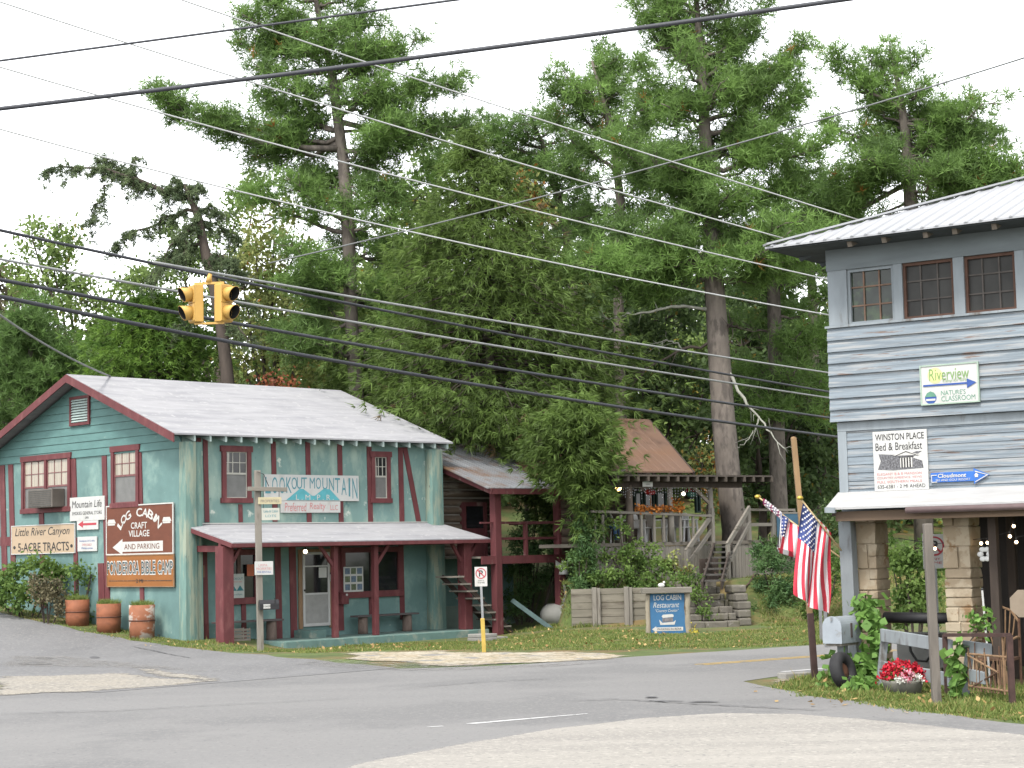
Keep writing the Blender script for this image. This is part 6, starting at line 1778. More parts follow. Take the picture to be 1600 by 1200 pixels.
pine('tall thick trunked pine with broken dead limbs behind the restaurant', [(1148, 830), (1138, 740), (1130, 650), (1124, 560), (1117, 460), (1112, 380), (1108, 300), (1102, 220), (1098, 140), (1093, 70), (1088, 0), (1084, -50)],
     [40, 38, 37, 35, 32, 28, 24, 20, 16, 12, 8, 4], 58,
     [((1110, 345), (1010, 270), .5), ((1108, 310), (960, 225), -.5), ((1106, 280), (1040, 240), .8), ((1100, 190), (1010, 120), .5), ((1096, 115), (985, 15), 0), ((1094, 85), (1040, 10), .5), ((1096, 100), (1190, 20), 0), ((1100, 160), (1255, 75), -.3), ((1102, 210), (1265, 150), .6),
      ((1106, 260), (1290, 230), -.6), ((1104, 235), (1210, 190), .8), ((1110, 330), (1250, 290), .4), ((1112, 375), (1230, 350), -.5), ((1112, 380), (960, 360), 0), ((1114, 400), (900, 410), -.8), ((1114, 410), (1010, 420), .6), ((1116, 440), (1210, 430), 0), ((1112, 360), (1060, 330), -.8), ((1090, 40), (1150, -20), 0), ((1090, 20), (1030, -30), 0),
      ((1098, 150), (1160, 120), .8), ((1110, 350), (1170, 300), -1), ((1116, 430), (960, 450), .6), ((1114, 400), (1120, 420), -1.5)], dens=1.2, extra=18, twin=.95,
     dead=[([(1118, 486), (1060, 478), (1000, 488), (950, 500)], .07, -.6, M_barkdead), ([(1122, 535), (1070, 545), (1010, 575), (985, 610)], .06, .3, M_barkd), ([(1126, 560), (1160, 620), (1185, 650), (1205, 680), (1228, 700)], .06, -1.2, M_barkdead),
           ([(1186, 650), (1175, 680), (1150, 700)], .03, -.2, M_barkdead), ([(1126, 530), (1140, 508), (1150, 512)], .08, -.3, M_barkd), ([(1065, 545), (1040, 530), (1030, 545)], .03, 0, M_barkdead)])
pine('spreading pine rising behind the white metal hip roof', [(1432, 560), (1428, 400), (1424, 330), (1419, 260), (1414, 200), (1405, 140), (1396, 100)], [26, 25, 23, 19, 15, 10, 5], 61,
     [((1420, 285), (1310, 315), .2), ((1418, 255), (1300, 275), -.5), ((1415, 220), (1290, 200), .5), ((1410, 175), (1300, 95), 0), ((1405, 150), (1360, 85), .3), ((1408, 160), (1450, 130), 0), ((1412, 190), (1510, 165), -.4), ((1416, 230), (1560, 225), .3), ((1419, 265), (1590, 275), -.5), ((1420, 275), (1520, 300), .6),
      ((1414, 200), (1350, 150), .8), ((1418, 262), (1600, 300), 0), ((1413, 205), (1545, 200), .5), ((1417, 245), (1592, 258), -.6), ((1418, 260), (1540, 275), .8), ((1417, 245), (1480, 215), -.8), ((1420, 290), (1480, 320), 0), ((1422, 310), (1350, 345), .4), ((1415, 215), (1360, 235), -1), ((1405, 140), (1390, 80), 0)], dens=1.1, extra=10, xlen=2.4, acc=.008, twin=.5)
pine('pine with paired trunks crowning left of the thickest pine', [(968, 560), (966, 450), (966, 380), (970, 320), (962, 250), (950, 190), (935, 130), (925, 95)], [17, 16, 15, 14, 12, 10, 7, 4], 64,
     [((964, 270), (870, 190), 0), ((958, 230), (860, 130), .3), ((950, 190), (880, 110), -.3), ((945, 160), (1000, 100), 0), ((940, 140), (950, 80), .5), ((962, 250), (1020, 190), .4), ((966, 300), (880, 260), -.5), ((968, 330), (900, 340), .5), ((968, 340), (1030, 330), 0), ((966, 380), (900, 400), .3), ((955, 200), (930, 100), .6), ((966, 310), (1020, 270), -.6), ((966, 400), (1030, 420), -.6)], dens=1.15, extra=9, xlen=2.2, m=M_pine)
pine('bushy topped pine between the dark cedar and paired pine', [(905, 560), (895, 450), (885, 360), (870, 300), (850, 230), (835, 195)], [15, 14, 13, 11, 8, 4], 68,
     [((875, 320), (810, 300), 0), ((868, 290), (770, 230), .3), ((855, 245), (720, 200), 0), ((848, 225), (800, 190), -.4), ((845, 215), (880, 190), .4), ((860, 260), (910, 230), -.3), ((880, 340), (920, 330), .3), ((850, 230), (760, 195), .8), ((885, 370), (830, 380), 0), ((862, 265), (690, 240), 1.0)], dens=1.1, extra=8, m=M_pine2, xlen=2.4)
pine('straight pine half hidden by the corner of the clapboard house', [(1218, 800), (1214, 700), (1212, 600), (1210, 500), (1208, 430), (1206, 380)], [27, 26, 24, 22, 20, 18], 63,
     [((1212, 500), (1290, 470), 0), ((1213, 540), (1300, 530), -.4), ((1213, 560), (1180, 590), .4), ((1214, 600), (1300, 600), 0), ((1211, 470), (1160, 440), .3), ((1214, 640), (1290, 650), -.5), ((1210, 440), (1280, 420), .5), ((1208, 400), (1300, 380), 0), ((1208, 390), (1150, 370), .6), ((1214, 660), (1180, 660), -.4), ((1212, 580), (1260, 560), -.8), ((1206, 385), (1250, 330), 0), ((1206, 385), (1340, 330), .4)], dens=1.15, extra=8, xlen=2.2)
pine('pine filling the gap between the thickest pine and the white hip roof', [(1275, 800), (1272, 600), (1270, 480), (1266, 400), (1262, 330), (1258, 280)], [18, 17, 15, 12, 9, 5], 68,
     [((1264, 350), (1320, 320), 0), ((1264, 360), (1200, 320), .3), ((1260, 300), (1300, 270), 0), ((1266, 400), (1340, 380), .3), ((1266, 400), (1190, 390), -.3), ((1262, 330), (1350, 300), .6), ((1259, 285), (1230, 250), 0), ((1268, 430), (1200, 440), .4), ((1268, 430), (1320, 430), -.4), ((1262, 320), (1290, 290), -1)], dens=1.2, extra=8, xlen=2.4, m=M_pine2, twin=.4)
pine('young soft needled pine at the left edge above the teal gable', [(40, 760), (42, 680), (45, 600), (48, 540), (52, 500)], [14, 12, 10, 7, 3], 66,
     [((44, 620), (-40, 580), 0), ((44, 640), (130, 600), .3), ((46, 590), (110, 550), -.3), ((46, 580), (-10, 530), .4), ((48, 550), (90, 520), 0), ((48, 540), (20, 500), 0), ((43, 660), (150, 640), -.4), ((43, 660), (-40, 650), .4), ((50, 520), (60, 480), 0), ((43, 650), (70, 620), -1), ((44, 620), (80, 580), -.8)], dens=1.4, extra=8, K=17, ln=.36, xlen=2.0, m=M_pine2, puff=1.2)

def hemlock(label, trunk, wpx, depth, limbs, m=M_hem):
    T0, R0 = trunk_pts(trunk, depth, wpx)
    o = np.array([T0[0][0], T0[0][1], ground_z(T0[0][0], T0[0][1])])
    t = thing('hemlock_tree', label, 'tree', o)
    T0 = [np.array([T0[0][0], T0[0][1], o[2] - .3])] + T0; R0 = [R0[0] * 1.1] + R0
    MB().tube([p - o for p in T0], R0, 10).build('trunk', M_barkd, t, True)
    lm = MB(); PP = []; TT = []
    for (p0, p1, dd, k) in limbs:
        p = np.array(at(*p0, depth)); q = np.array(at(*p1, depth + dd)); Ld = np.linalg.norm(q - p)
        C = curve(p, q, .10 * Ld, 9, .08)
        lm.tube([c - o for c in C], list(np.linspace(.018 * Ld + .02, .012, 9)), 5)
        for s in range(int(Ld * 22 * k)):
            ts = rng.uniform(.10, 1)
            b = interp_line(C, np.array([ts]))[0]
            dirn = (q - p) / Ld; a_ = rng.uniform(0, 6.28)
            e = b + dirn * rng.uniform(-.1, .3) + np.array([math.cos(a_) * .45, math.sin(a_) * .45, rng.uniform(-1.0, .2)]) * rng.uniform(.25, 1.0)
            lm.tube([b - o, (b + e) / 2 - o + np.array([0, 0, .04]), e - o], [.010, .007, .003], 3, cap=False)
            n = 9
            PP.append(b + (e - b) * rng.uniform(.05, 1.1, n)[:, None] + rng.normal(0, .035, (n, 3))); TT.append(np.clip(rng.uniform(.1, .85) + rng.normal(0, .1, n), 0, .93))
    P = np.concatenate(PP) - o; T = np.concatenate(TT)
    A = np.tile(np.array([0, 0, -.6]), (len(P), 1))
    V, F, T = needles(P, A, 7, .15, .036, T, .5)
    lm.build('limbs', M_barkd, t, True)
    tri_mesh('crown', V, F, T, m, t)
hemlock('ragged dark hemlock with one long bare limb behind the traffic light', [(362, 650), (352, 560), (345, 500), (333, 440), (322, 400), (310, 340), (298, 310), (288, 288)], [22, 20, 19, 18, 16, 13, 10, 5], 60,
        [((296, 308), (250, 300), 0, 1.6), ((262, 302), (70, 268), -.3, .9), ((230, 298), (150, 250), .3, 1.0), ((200, 280), (215, 245), 0, 1.1), ((170, 290), (140, 350), .2, .8), ((292, 295), (315, 292), 0, 2.5), ((288, 290), (270, 285), 0, 2.5), ((305, 330), (180, 385), .4, 1.0), ((310, 345), (250, 420), -.4, .9), ((312, 350), (370, 370), .3, 1.2), ((318, 380), (230, 440), .2, .8),
         ((320, 395), (380, 430), -.3, 1.2), ((305, 325), (345, 335), .2, 1.6), ((335, 450), (400, 480), .4, .7), ((340, 480), (280, 520), .3, .7), ((345, 510), (400, 540), -.3, .6), ((325, 410), (370, 405), -.5, 1.2), ((308, 335), (285, 400), -.5, 1.2)])

def sprays(P, out, K, ln, wd, tint, hang=.6):
    A = out.copy(); A[:, 2] -= hang; A /= np.linalg.norm(A, axis=1, keepdims=True)
    return needles(P, A, K, ln, wd, tint, 1.3)
def conifer(label, base, depth, prof, n, m, K=9, ln=.34, wd=.045, name='cedar_tree', hang=.55, acc=.0, lumps=26, fill=.55, trunk_w=.28):
    """prof: (py, half width px) rows from the top down; an uneven, lumpy conical crown"""
    bx, by = base
    c0 = at(bx, by, depth); gz = ground_z(c0.x, c0.y)
    o = np.array([c0.x, c0.y, gz])
    t = thing(name, label, 'tree', o)
    pys = np.array([p[0] for p in prof], float); hws = np.array([p[1] for p in prof], float); cxs = np.array([p[2] if len(p) > 2 else bx for p in prof], float)
    # limbs: boughs at random heights
    zt = at(bx, pys[0], depth).z
    MB().tube([(0, 0, -.3), (.02, 0, (zt - gz) * .5), (at(cxs[0], pys[0], depth).x - o[0], 0, zt - gz - .2)], [trunk_w, trunk_w * .6, .03], 9).build('trunk', M_barkd, t, True)
    PP = []; OO = []; TT = []; lm = MB()
    nb = n // 26
    wts = hws + 12; cum = np.cumsum(wts) / wts.sum()
    for i in range(nb):
        y = np.interp(rng.random(), np.concatenate([[0], cum]), np.concatenate([[pys[0]], pys]))
        hw = np.interp(y, pys, hws) / FPX * depth * rng.uniform(.72, 1.12); cx = np.interp(y, pys, cxs)
        a_ = rng.uniform(0, 2 * math.pi)
        c = np.array(at(cx, y, depth)) - o
        q = c + np.array([math.cos(a_) * hw, math.sin(a_) * hw, 0])
        p = np.array([c[0] * .9, 0, c[2] + .25 * hw])
        C = curve(p, q, .08 * hw, 5)
        lm.tube(C, [.03, .025, .02, .014, .006], 4, cap=False)
        k = 26
        ts = rng.uniform(fill * .6, 1.03, k) ** .8
        b = interp_line(C, np.clip(ts, 0, 1))
        w_ = .18 + .16 * hw
        b = b + rng.normal(0, 1, (k, 3)) * np.array([w_, w_, .20])
        PP.append(b); OO.append(np.tile(np.array([math.cos(a_), math.sin(a_), 0.0]), (k, 1)))
        TT.append(np.clip(rng.uniform(.12, .80) + rng.normal(0, .12, k), 0, .93))
    P = np.concatenate(PP); O = np.concatenate(OO); T = np.concatenate(TT)
    V, F, T = sprays(P, O, K, ln, wd, T, hang)
    if acc: T = accentise(T, acc, K * 13)
    lm.build('boughs', M_barkd, t, True)
    tri_mesh('crown', V, F, T, m, t)
    return t
conifer('broad dark drooping cedar in the middle, over the log building roof', (770, 760), 58.5, [(222, 8, 735), (260, 40, 738), (310, 62, 742), (370, 102, 750), (430, 145, 760), (500, 182, 770), (570, 200, 772), (640, 205, 770), (690, 185, 775), (725, 120, 800)], 11500, M_cedar, acc=.02, ln=.36, wd=.042)
conifer('lower dark cedar skirt growing beside the rusty restaurant roof', (918, 830), 52.3, [(632, 12, 902), (658, 42, 896), (695, 60, 892), (728, 60, 892), (752, 38, 912), (790, 24, 922), (830, 14, 922)], 2700, M_cedar, ln=.32, trunk_w=.12)
conifer('narrow dark cedar wedged between the log building and the rusty roof', (868, 830), 56.4, [(628, 10, 862), (660, 34, 862), (695, 52, 862), (740, 50, 866), (780, 36, 868), (820, 24, 868)], 3600, M_cedar, ln=.32, trunk_w=.12)
conifer('bright green rounded cedar directly above the teal roof ridge', (235, 680), 62, [(478, 18, 240), (500, 50, 240), (530, 80, 238), (565, 95, 235), (610, 105, 232), (650, 100, 232)], 5200, M_bright, hang=.1, K=8, ln=.28)
conifer('dark cedar between tall pine and big drooping cedar', (620, 700), 64, [(470, 15, 640), (520, 50, 620), (580, 75, 610), (640, 85, 610), (690, 85, 610)], 4200, M_cedar, ln=.34)

def broadleaf(label, base, depth, blobs, n, size, m, name='broadleaf_tree', group=None, trunk_w=.2, acc=.03, trunk=True, bark=M_barkd, cat='tree'):
    """blobs: (px, py, rx px, ry px, depth offset)"""
    c0 = at(base[0], base[1], depth); o = np.array([c0.x, c0.y, ground_z(c0.x, c0.y)])
    t = thing(name, label, cat, o, 0, group)
    areas = np.array([b[2] * b[3] for b in blobs], float); areas /= areas.sum()
    PP = []; TT = []; lm = MB()
    for b, a_ in zip(blobs, areas):
        c = np.array(at(b[0], b[1], depth + b[4])) - o
        rx, rz = b[2] / FPX * depth, b[3] / FPX * depth
        p0 = np.array([0, 0, max(.3, c[2] * .35)])
        if trunk: lm.tube(curve(p0, c, .2, 6, .08), list(np.linspace(trunk_w * .45, .02, 6)), 6)
        ncl = max(6, int(rx * rz * 9))
        cl = unit(ncl) * rng.uniform(.35, 1.0, (ncl, 1)) ** .5 * np.array([rx, rx, rz]) + c
        per = max(6, int(n * a_ / ncl))
        for q in cl:
            PP.append(q + rng.normal(0, .27, (per, 3)) * np.array([1, 1, .7])); TT.append(np.clip(np.full(per, rng.uniform(.1, .85)) + rng.normal(0, .08, per), 0, .93))
            if trunk and rng.random() < .5: lm.tube([c, (c + q) / 2 + rng.normal(0, .1, 3), q], [.03, .02, .008], 4, cap=False)
    P = np.concatenate(PP); T = np.concatenate(TT)
    V, F, T = leaves(P, size, T, .3)
    T = accentise(T, acc, 1)
    if trunk:
        lm.tube([(0, 0, -.3), (0, 0, .5), (.1, 0, max(.6, (np.array(at(blobs[0][0], blobs[0][1], depth)) - o)[2] * .5))], [trunk_w * 1.2, trunk_w, trunk_w * .5], 8)
        lm.build('trunk', bark, t, True)
    tri_mesh('crown', V, F, T, m, t)
    return t
broadleaf('airy light green broadleaf tree left of the hemlock', (130, 720), 70, [(80, 390, 45, 55, 0), (75, 450, 55, 50, .5), (150, 470, 60, 45, -.5), (50, 370, 25, 30, 0), (110, 520, 80, 40, .5), (180, 530, 60, 40, 0), (95, 350, 20, 20, .3), (210, 450, 45, 40, .4), (30, 430, 20, 30, 0)], 6200, .22, M_decid, acc=.01)
broadleaf('reddish brown leaved tree at the far left above young pine', (20, 720), 73, [(30, 510, 45, 40, 0), (0, 480, 30, 40, .5), (60, 540, 40, 30, 0), (15, 440, 25, 30, 0)], 2600, .26, M_bushp, acc=.1)
broadleaf('thin yellowing tree between hemlock and tall pine', (420, 740), 69, [(410, 500, 55, 70, 0), (450, 420, 50, 60, .5), (400, 400, 40, 50, -.4), (470, 540, 60, 60, 0), (380, 560, 50, 50, .3), (430, 340, 45, 45, 0), (500, 470, 40, 60, .4), (380, 450, 40, 60, 0)], 6000, .22, M_decidy, acc=.02)
broadleaf('green leafy tree behind the tall left pine trunk', (600, 740), 72, [(600, 430, 70, 60, 0), (640, 350, 60, 60, .5), (660, 300, 55, 50, 0), (590, 520, 80, 60, 0), (480, 600, 80, 50, .4), (560, 610, 80, 50, 0), (690, 230, 50, 40, 0)], 9000, .25, M_decid, acc=.03)
broadleaf('pale airy tree right behind the leaning hemlock', (340, 740), 75, [(370, 330, 35, 35, 0), (345, 400, 55, 50, .4), (290, 440, 50, 45, -.3), (400, 290, 28, 24, 0), (270, 380, 35, 30, .2), (340, 480, 60, 50, 0), (240, 460, 40, 40, .3)], 6500, .20, M_decid, acc=.0)
broadleaf('small red leaved tree peeping over the teal roof', (430, 690), 60.5, [(428, 607, 22, 12, 0), (410, 612, 14, 9, .2), (450, 612, 14, 8, 0)], 500, .16, M_red, trunk_w=.06)
broadleaf('yellow leaved sapling crown behind the top of the dark cedar', (820, 700), 66, [(820, 310, 26, 30, 0), (835, 340, 18, 25, 0), (810, 280, 14, 16, 0)], 900, .2, M_decidy, trunk_w=.08, acc=.3)
broadleaf('dark leafy tree left of the thickest pine trunk above restaurant roof', (1010, 800), 66, [(1000, 560, 70, 60, 0), (1060, 620, 60, 60, .5), (960, 600, 50, 60, 0), (1040, 500, 60, 40, 0), (1090, 680, 50, 60, -.5), (990, 660, 50, 50, 0), (920, 560, 50, 60, 0)], 8500, .24, M_dark, acc=.01)
broadleaf('dark leafy tree right of the thickest pine trunk', (1190, 800), 67, [(1180, 620, 50, 60, 0), (1240, 680, 60, 60, .5), (1180, 720, 50, 50, 0), (1270, 600, 50, 60, 0), (1240, 760, 60, 40, -.5), (1160, 560, 30, 40, 0), (1290, 740, 50, 60, .3)], 8000, .24, M_dark, acc=.02)
broadleaf('golden leaved sapling beside the rusty roof and pine trunk', (1105, 790), 59.5, [(1098, 725, 18, 24, 0), (1118, 745, 16, 22, 0), (1110, 790, 14, 34, .2), (1122, 690, 12, 16, 0)], 700, .16, M_decidy, trunk_w=.06, acc=.3)

# the woods behind: individual trees copied from three kinds, then one far mass
protoA = broadleaf('dark broadleaf tree standing in the woods behind the houses', (700, 640), 80, [(700, 560, 95, 90, 0), (640, 500, 80, 70, 1), (760, 480, 80, 70, -1), (700, 420, 80, 70, 0), (700, 640, 110, 70, 0), (680, 730, 120, 70, 0), (730, 800, 110, 50, 0)], 9500, .34, M_dark, name='woodland_tree', group='trees in the woods behind the houses')
protoB = broadleaf('green broadleaf tree standing in the woods behind the houses', (500, 640), 84, [(500, 540, 95, 80, 0), (450, 480, 70, 60, 1), (560, 470, 80, 70, -1), (500, 640, 110, 70, 0), (480, 730, 110, 70, 0), (530, 800, 110, 50, 0)], 8500, .34, M_decid, name='woodland_tree', group='trees in the woods behind the houses')
r = random.Random(21)
spots = [(-60, 84, 0, .8), (90, 88, 1, .75), (220, 82, 0, .72), (330, 90, 1, .8), (420, 84, 0, .72), (580, 92, 0, .9), (640, 82, 1, .85), (800, 86, 0, 1.0), (860, 92, 1, 1.05), (930, 82, 0, .95), (1010, 88, 0, 1.0), (1080, 84, 1, .9), (1140, 92, 0, 1.0),
         (1200, 80, 0, .92), (1270, 86, 1, .9), (1340, 80, 0, .9), (1420, 88, 0, .85), (1500, 80, 1, .8), (1580, 86, 0, .8), (1680, 84, 0, .9), (150, 78, 0, .6), (700, 90, 0, 1.0)]
for i, (px, Y, kind, sc) in enumerate(spots):
    if px < 480: sc *= .72
    src = protoA if kind == 0 else protoB
    c = copy_tree(src)
    q = at(px, 850, Y); c.location = (q.x, Y, ground_z(q.x, Y) - .2)
    c.rotation_euler = (0, 0, r.uniform(0, 6.28)); c.scale = (sc * r.uniform(.9, 1.2), sc * r.uniform(.9, 1.2), sc)
N = 26000
X = rng.uniform(-60, 60, N); Yv = rng.uniform(96, 112, N)
H = (6.5 + 3.0 * np.sin(X * .21 + 1) + 2.0 * np.sin(X * .53) + .06 * (Yv - 96) * 6) * np.where(X < -18, .62, 1.0)
Z = np.array([ground_z(x, y) for x, y in zip(X, Yv)]) + H * rng.random(N) ** .7
V, F, T = leaves(np.stack([X, Yv, Z], 1), .75, rng.uniform(.05, .7, N), .2, .8)
tag(tri_mesh('far_wood', V, F, T, M_dark), 'far dark wood seen between the tree trunks behind the houses', 'woods', None, 'stuff')

# ------------------------------------------------------------------ shrubs, vines, flowers, grass
def shrub(name, label, px, py, depth, blobs, n, size, m, acc=.02, cat='shrub', group=None, stems=6, drp=.2, asp=.6):
    c0 = at(px, py, depth); gz = ground_z(c0.x, c0.y); o = np.array([c0.x, c0.y, gz])
    t = thing(name, label, cat, o, 0, group)
    areas = np.array([b[2] * b[3] for b in blobs], float); areas /= areas.sum()
    PP = []; TT = []; lm = MB()
    for b, a_ in zip(blobs, areas):
        c = np.array(at(b[0], b[1], depth + b[4])) - o
        rx, rz = b[2] / FPX * depth, b[3] / FPX * depth
        ncl = max(5, int(22 * (rx * rz) ** .5)); per = max(4, int(n * a_ / ncl))
        cl = unit(ncl) * rng.uniform(.2, 1, (ncl, 1)) ** .5 * np.array([rx, max(rx * .8, .2), rz]) + c
        for q in cl:
            PP.append(q + rng.normal(0, .5 * size + .03, (per, 3))); TT.append(np.clip(rng.uniform(.1, .85) + rng.normal(0, .08, per), 0, .93))
        for q in cl[:stems // 2]:
            lm.tube([np.array([c[0] * .4, c[1] * .4, -.05]), (c + q) / 2, q], [.02, .012, .004], 4, cap=False)
    lm.build('stems', M_barkd, t)
    P = np.concatenate(PP); T = np.concatenate(TT)
    V, F, T = leaves(P, size, T, drp, asp)
    tri_mesh('foliage', V, F, accentise(T, acc, 1), m, t)
    return t
shrub('bush', 'big light green bush against the gable wall under the tan sign', 40, 955, TG.world(TG.hit(40, 930, -.8)).y, [(30, 905, 40, 28, 0), (65, 890, 30, 22, -.3), (-5, 915, 30, 30, 0), (85, 910, 22, 26, -.4), (20, 935, 45, 20, -.5)], 2600, .15, M_bush)
shrub('bush', 'brownish purple bush in front of green bush left of the barrels', 75, 960, TG.world(TG.hit(75, 950, -1.15)).y, [(75, 930, 24, 26, 0), (62, 915, 16, 16, 0), (92, 945, 14, 18, 0)], 1500, .10, M_bushp, acc=.08)
shrub('climbing_plant', 'tall thin leafy plant between the bush and rust barrels', 122, 975, TG.world(TG.hit(122, 960, -.3)).y, [(118, 895, 12, 22, 0), (124, 930, 14, 26, 0), (138, 900, 12, 14, 0), (140, 965, 10, 14, 0)], 520, .13, M_bush, cat='plant')
shrub('juniper', 'dark feathery juniper behind the balcony posts and tank', 815, 975, 56.0, [(815, 910, 30, 50, 0), (850, 880, 35, 55, .5), (840, 830, 45, 40, .8), (880, 850, 25, 60, .3), (900, 890, 22, 55, 0), (800, 945, 26, 26, 0), (830, 790, 40, 30, 1.0)], 9000, .16, M_shrub, drp=.0, asp=.25)
shrub('juniper', 'dark green juniper leaning on the right balcony post beside the timber wall', 902, 975, 51.6, [(912, 880, 18, 55, 0), (924, 850, 16, 40, .3), (908, 930, 14, 32, 0), (915, 810, 14, 30, .4), (902, 905, 8, 30, .5)], 3400, .14, M_shrub, drp=.0, asp=.25)
shrub('juniper', 'feathery green juniper on the bank right of the stone steps', 1215, 975, 51.5, [(1200, 900, 26, 48, 0), (1235, 920, 26, 42, 0), (1205, 950, 32, 26, -.4), (1260, 940, 22, 36, .4), (1190, 870, 16, 22, .3)], 6500, .14, M_shrub, drp=.0, asp=.25)
shrub('bush', 'loose brown and green shrub growing before the deck skirt', 980, 910, 52.2, [(985, 872, 30, 22, 0), (1010, 862, 20, 20, .2), (955, 862, 22, 18, .0), (1000, 895, 30, 14, -.2), (972, 828, 8, 18, -.2), (1035, 886, 20, 18, 0)], 2600, .11, M_bush, acc=.16)
shrub('ivy', 'green ivy spilling over the timber retaining wall', 940, 915, 51.75, [(930, 898, 34, 14, 0), (965, 905, 28, 12, 0), (905, 885, 26, 20, .3), (1005, 912, 22, 9, 0), (925, 870, 26, 18, .6)], 2600, .11, M_bush)
shrub('bush', 'leafy shrub at the left side of the stone steps', 1092, 960, 49.6, [(1092, 935, 10, 26, 0), (1085, 905, 14, 16, .4), (1100, 960, 12, 14, -.2), (1060, 905, 18, 14, .3)], 900, .10, M_bush)
shrub('bush', 'yellow green shrub under deck skirt beside the wooden stairs', 1060, 890, 52.2, [(1050, 880, 14, 16, 0), (1068, 892, 12, 12, 0)], 420, .10, M_decidy, acc=.1)
shrub('yellow_flowers', 'small clump of yellow flowers at the foot of restaurant sign', 1083, 996, 46.1, [(1083, 992, 8, 8, 0), (1087, 985, 4, 5, 0)], 160, .06, leaf_mat('yellow_petals', (.35, .28, .03), (.60, .50, .08), .3), cat='flowers', stems=3)
shrub('bush', 'tangled green roadside shrub seen between the two stone pillars', 1425, 980, 40.5, [(1425, 900, 30, 50, 0), (1445, 940, 26, 36, 0), (1410, 950, 22, 40, .3), (1400, 860, 22, 30, .5), (1450, 870, 25, 35, .5)], 3000, .13, M_bush, acc=.05)
shrub('bush', 'dark shrub filling the gap right of the second stone pillar', 1560, 960, 41.5, [(1550, 900, 40, 40, 0), (1600, 880, 40, 50, 0), (1540, 950, 40, 20, 0), (1650, 900, 50, 60, 0)], 2200, .15, M_dark)
shrub('bush', 'brambly bush on the grass bank left of the clapboard house', 1280, 965, 50.2, [(1285, 930, 20, 34, 0), (1265, 955, 20, 18, -.2), (1300, 900, 18, 40, .4)], 1500, .12, M_bush, acc=.06)
shrub('bush', 'low wild bush on the bank above the juniper behind flags', 1230, 880, 55.5, [(1235, 850, 26, 26, 0), (1270, 870, 30, 40, .3), (1200, 855, 20, 14, .2), (1290, 820, 26, 40, .8)], 3000, .13, M_dark)
# vines with large leaves
def vine(label, px, py, depth, path, n, size, w_):
    c0 = at(px, py, depth); o = np.array([c0.x, c0.y, ground_z(c0.x, c0.y)])
    t = thing('vine', label, 'vine', o)
    C = np.array([np.array(at(x, y, depth + d)) - o for x, y, d in path])
    MB().tube(list(C), .012, 5).build('stem', M_barkd, t)
    P = interp_line(C, rng.random(n)) + rng.normal(0, 1, (n, 3)) * np.array([w_, w_ * .5, .05]) + np.array([0, -.05, 0])
    V, F, T = leaves(P, size, rng.uniform(.2, .93, n), .7, .85, 1.0)
    tri_mesh('leaves', V, F, T, M_vine, t)
vine('broad leaved vine climbing beside the mailbox and corner post', 1350, 1070, 28.0, [(1345, 1070, -.2), (1362, 1040, 0), (1368, 1000, .1), (1358, 965, .3), (1352, 930, .5)], 300, .18, .11)
vine('leafy tangle of vine around the mailbox post', 1315, 1066, 28.1, [(1300, 1066, 0), (1312, 1040, 0), (1318, 1020, .1), (1345, 1045, 0), (1352, 1062, -.2), (1345, 1072, -1.0), (1338, 1062, -.9)], 300, .14, .14)
vine('column of heart shaped vine leaves on the rusty frame', 1495, 1090, 25.6, [(1490, 1092, 0), (1497, 1060, 0), (1492, 1030, 0), (1497, 998, 0)], 80, .16, .05)
vine('short vine spray at the base of second stone pillar', 1525, 1010, 26.6, [(1510, 1010, 0), (1528, 985, 0), (1522, 955, 0), (1535, 960, 0), (1540, 985, 0)], 80, .10, .08)
# flowers in the tub
tub, p = FLOWERS
def petals(n, c, rx, rz, m, name, size, parent):
    P = unit(n); P[:, 2] = np.abs(P[:, 2]); P = P * rng.uniform(.75, 1.0, (n, 1)) * np.array([rx, rx * .85, rz]) + np.array(c)
    V = []; F = []; T = []
    for k in range(5):
        pass
    P5 = np.repeat(P, 6, 0) + rng.normal(0, size * .35, (n * 6, 3))
    V, F, T = leaves(P5, size, rng.uniform(.1, .9, n * 6), .0, .9)
    tri_mesh(name, V, F, T, m, parent)
Mr = leaf_mat('red_petals', (.22, .004, .012), (.50, .02, .04), .25); Mpk = leaf_mat('pink_petals', (.50, .15, .22), (.62, .35, .40), .25); Mw = leaf_mat('white_small_petals', (.5, .5, .45), (.65, .65, .6), .25)
P = unit(500); P[:, 2] = np.abs(P[:, 2]); P = P * np.array([.29, .26, .24]) * rng.uniform(.4, .95, (500, 1)) + np.array([0, 0, .18])
V, F, T = leaves(P, .08, rng.uniform(.1, .8, 500), .1, .6); tri_mesh('leaves', V, F, T, M_vine, tub)
petals(150, (0, 0, .20), .33, .28, Mr, 'red_flowers', .05, tub)
petals(12, (.03, -.22, .26), .10, .10, Mpk, 'pink_flowers', .045, tub); petals(10, (.04, -.26, .16), .06, .08, Mpk, 'pink_flowers', .04, tub)
petals(22, (-.08, -.25, .17), .10, .10, Mw, 'white_flowers', .032, tub); petals(16, (.17, -.22, .19), .09, .10, Mw, 'white_flowers', .032, tub)
petals(26, (0, 0, 0), .17, .11, Mr, 'red_flowers', .05, BASKET)
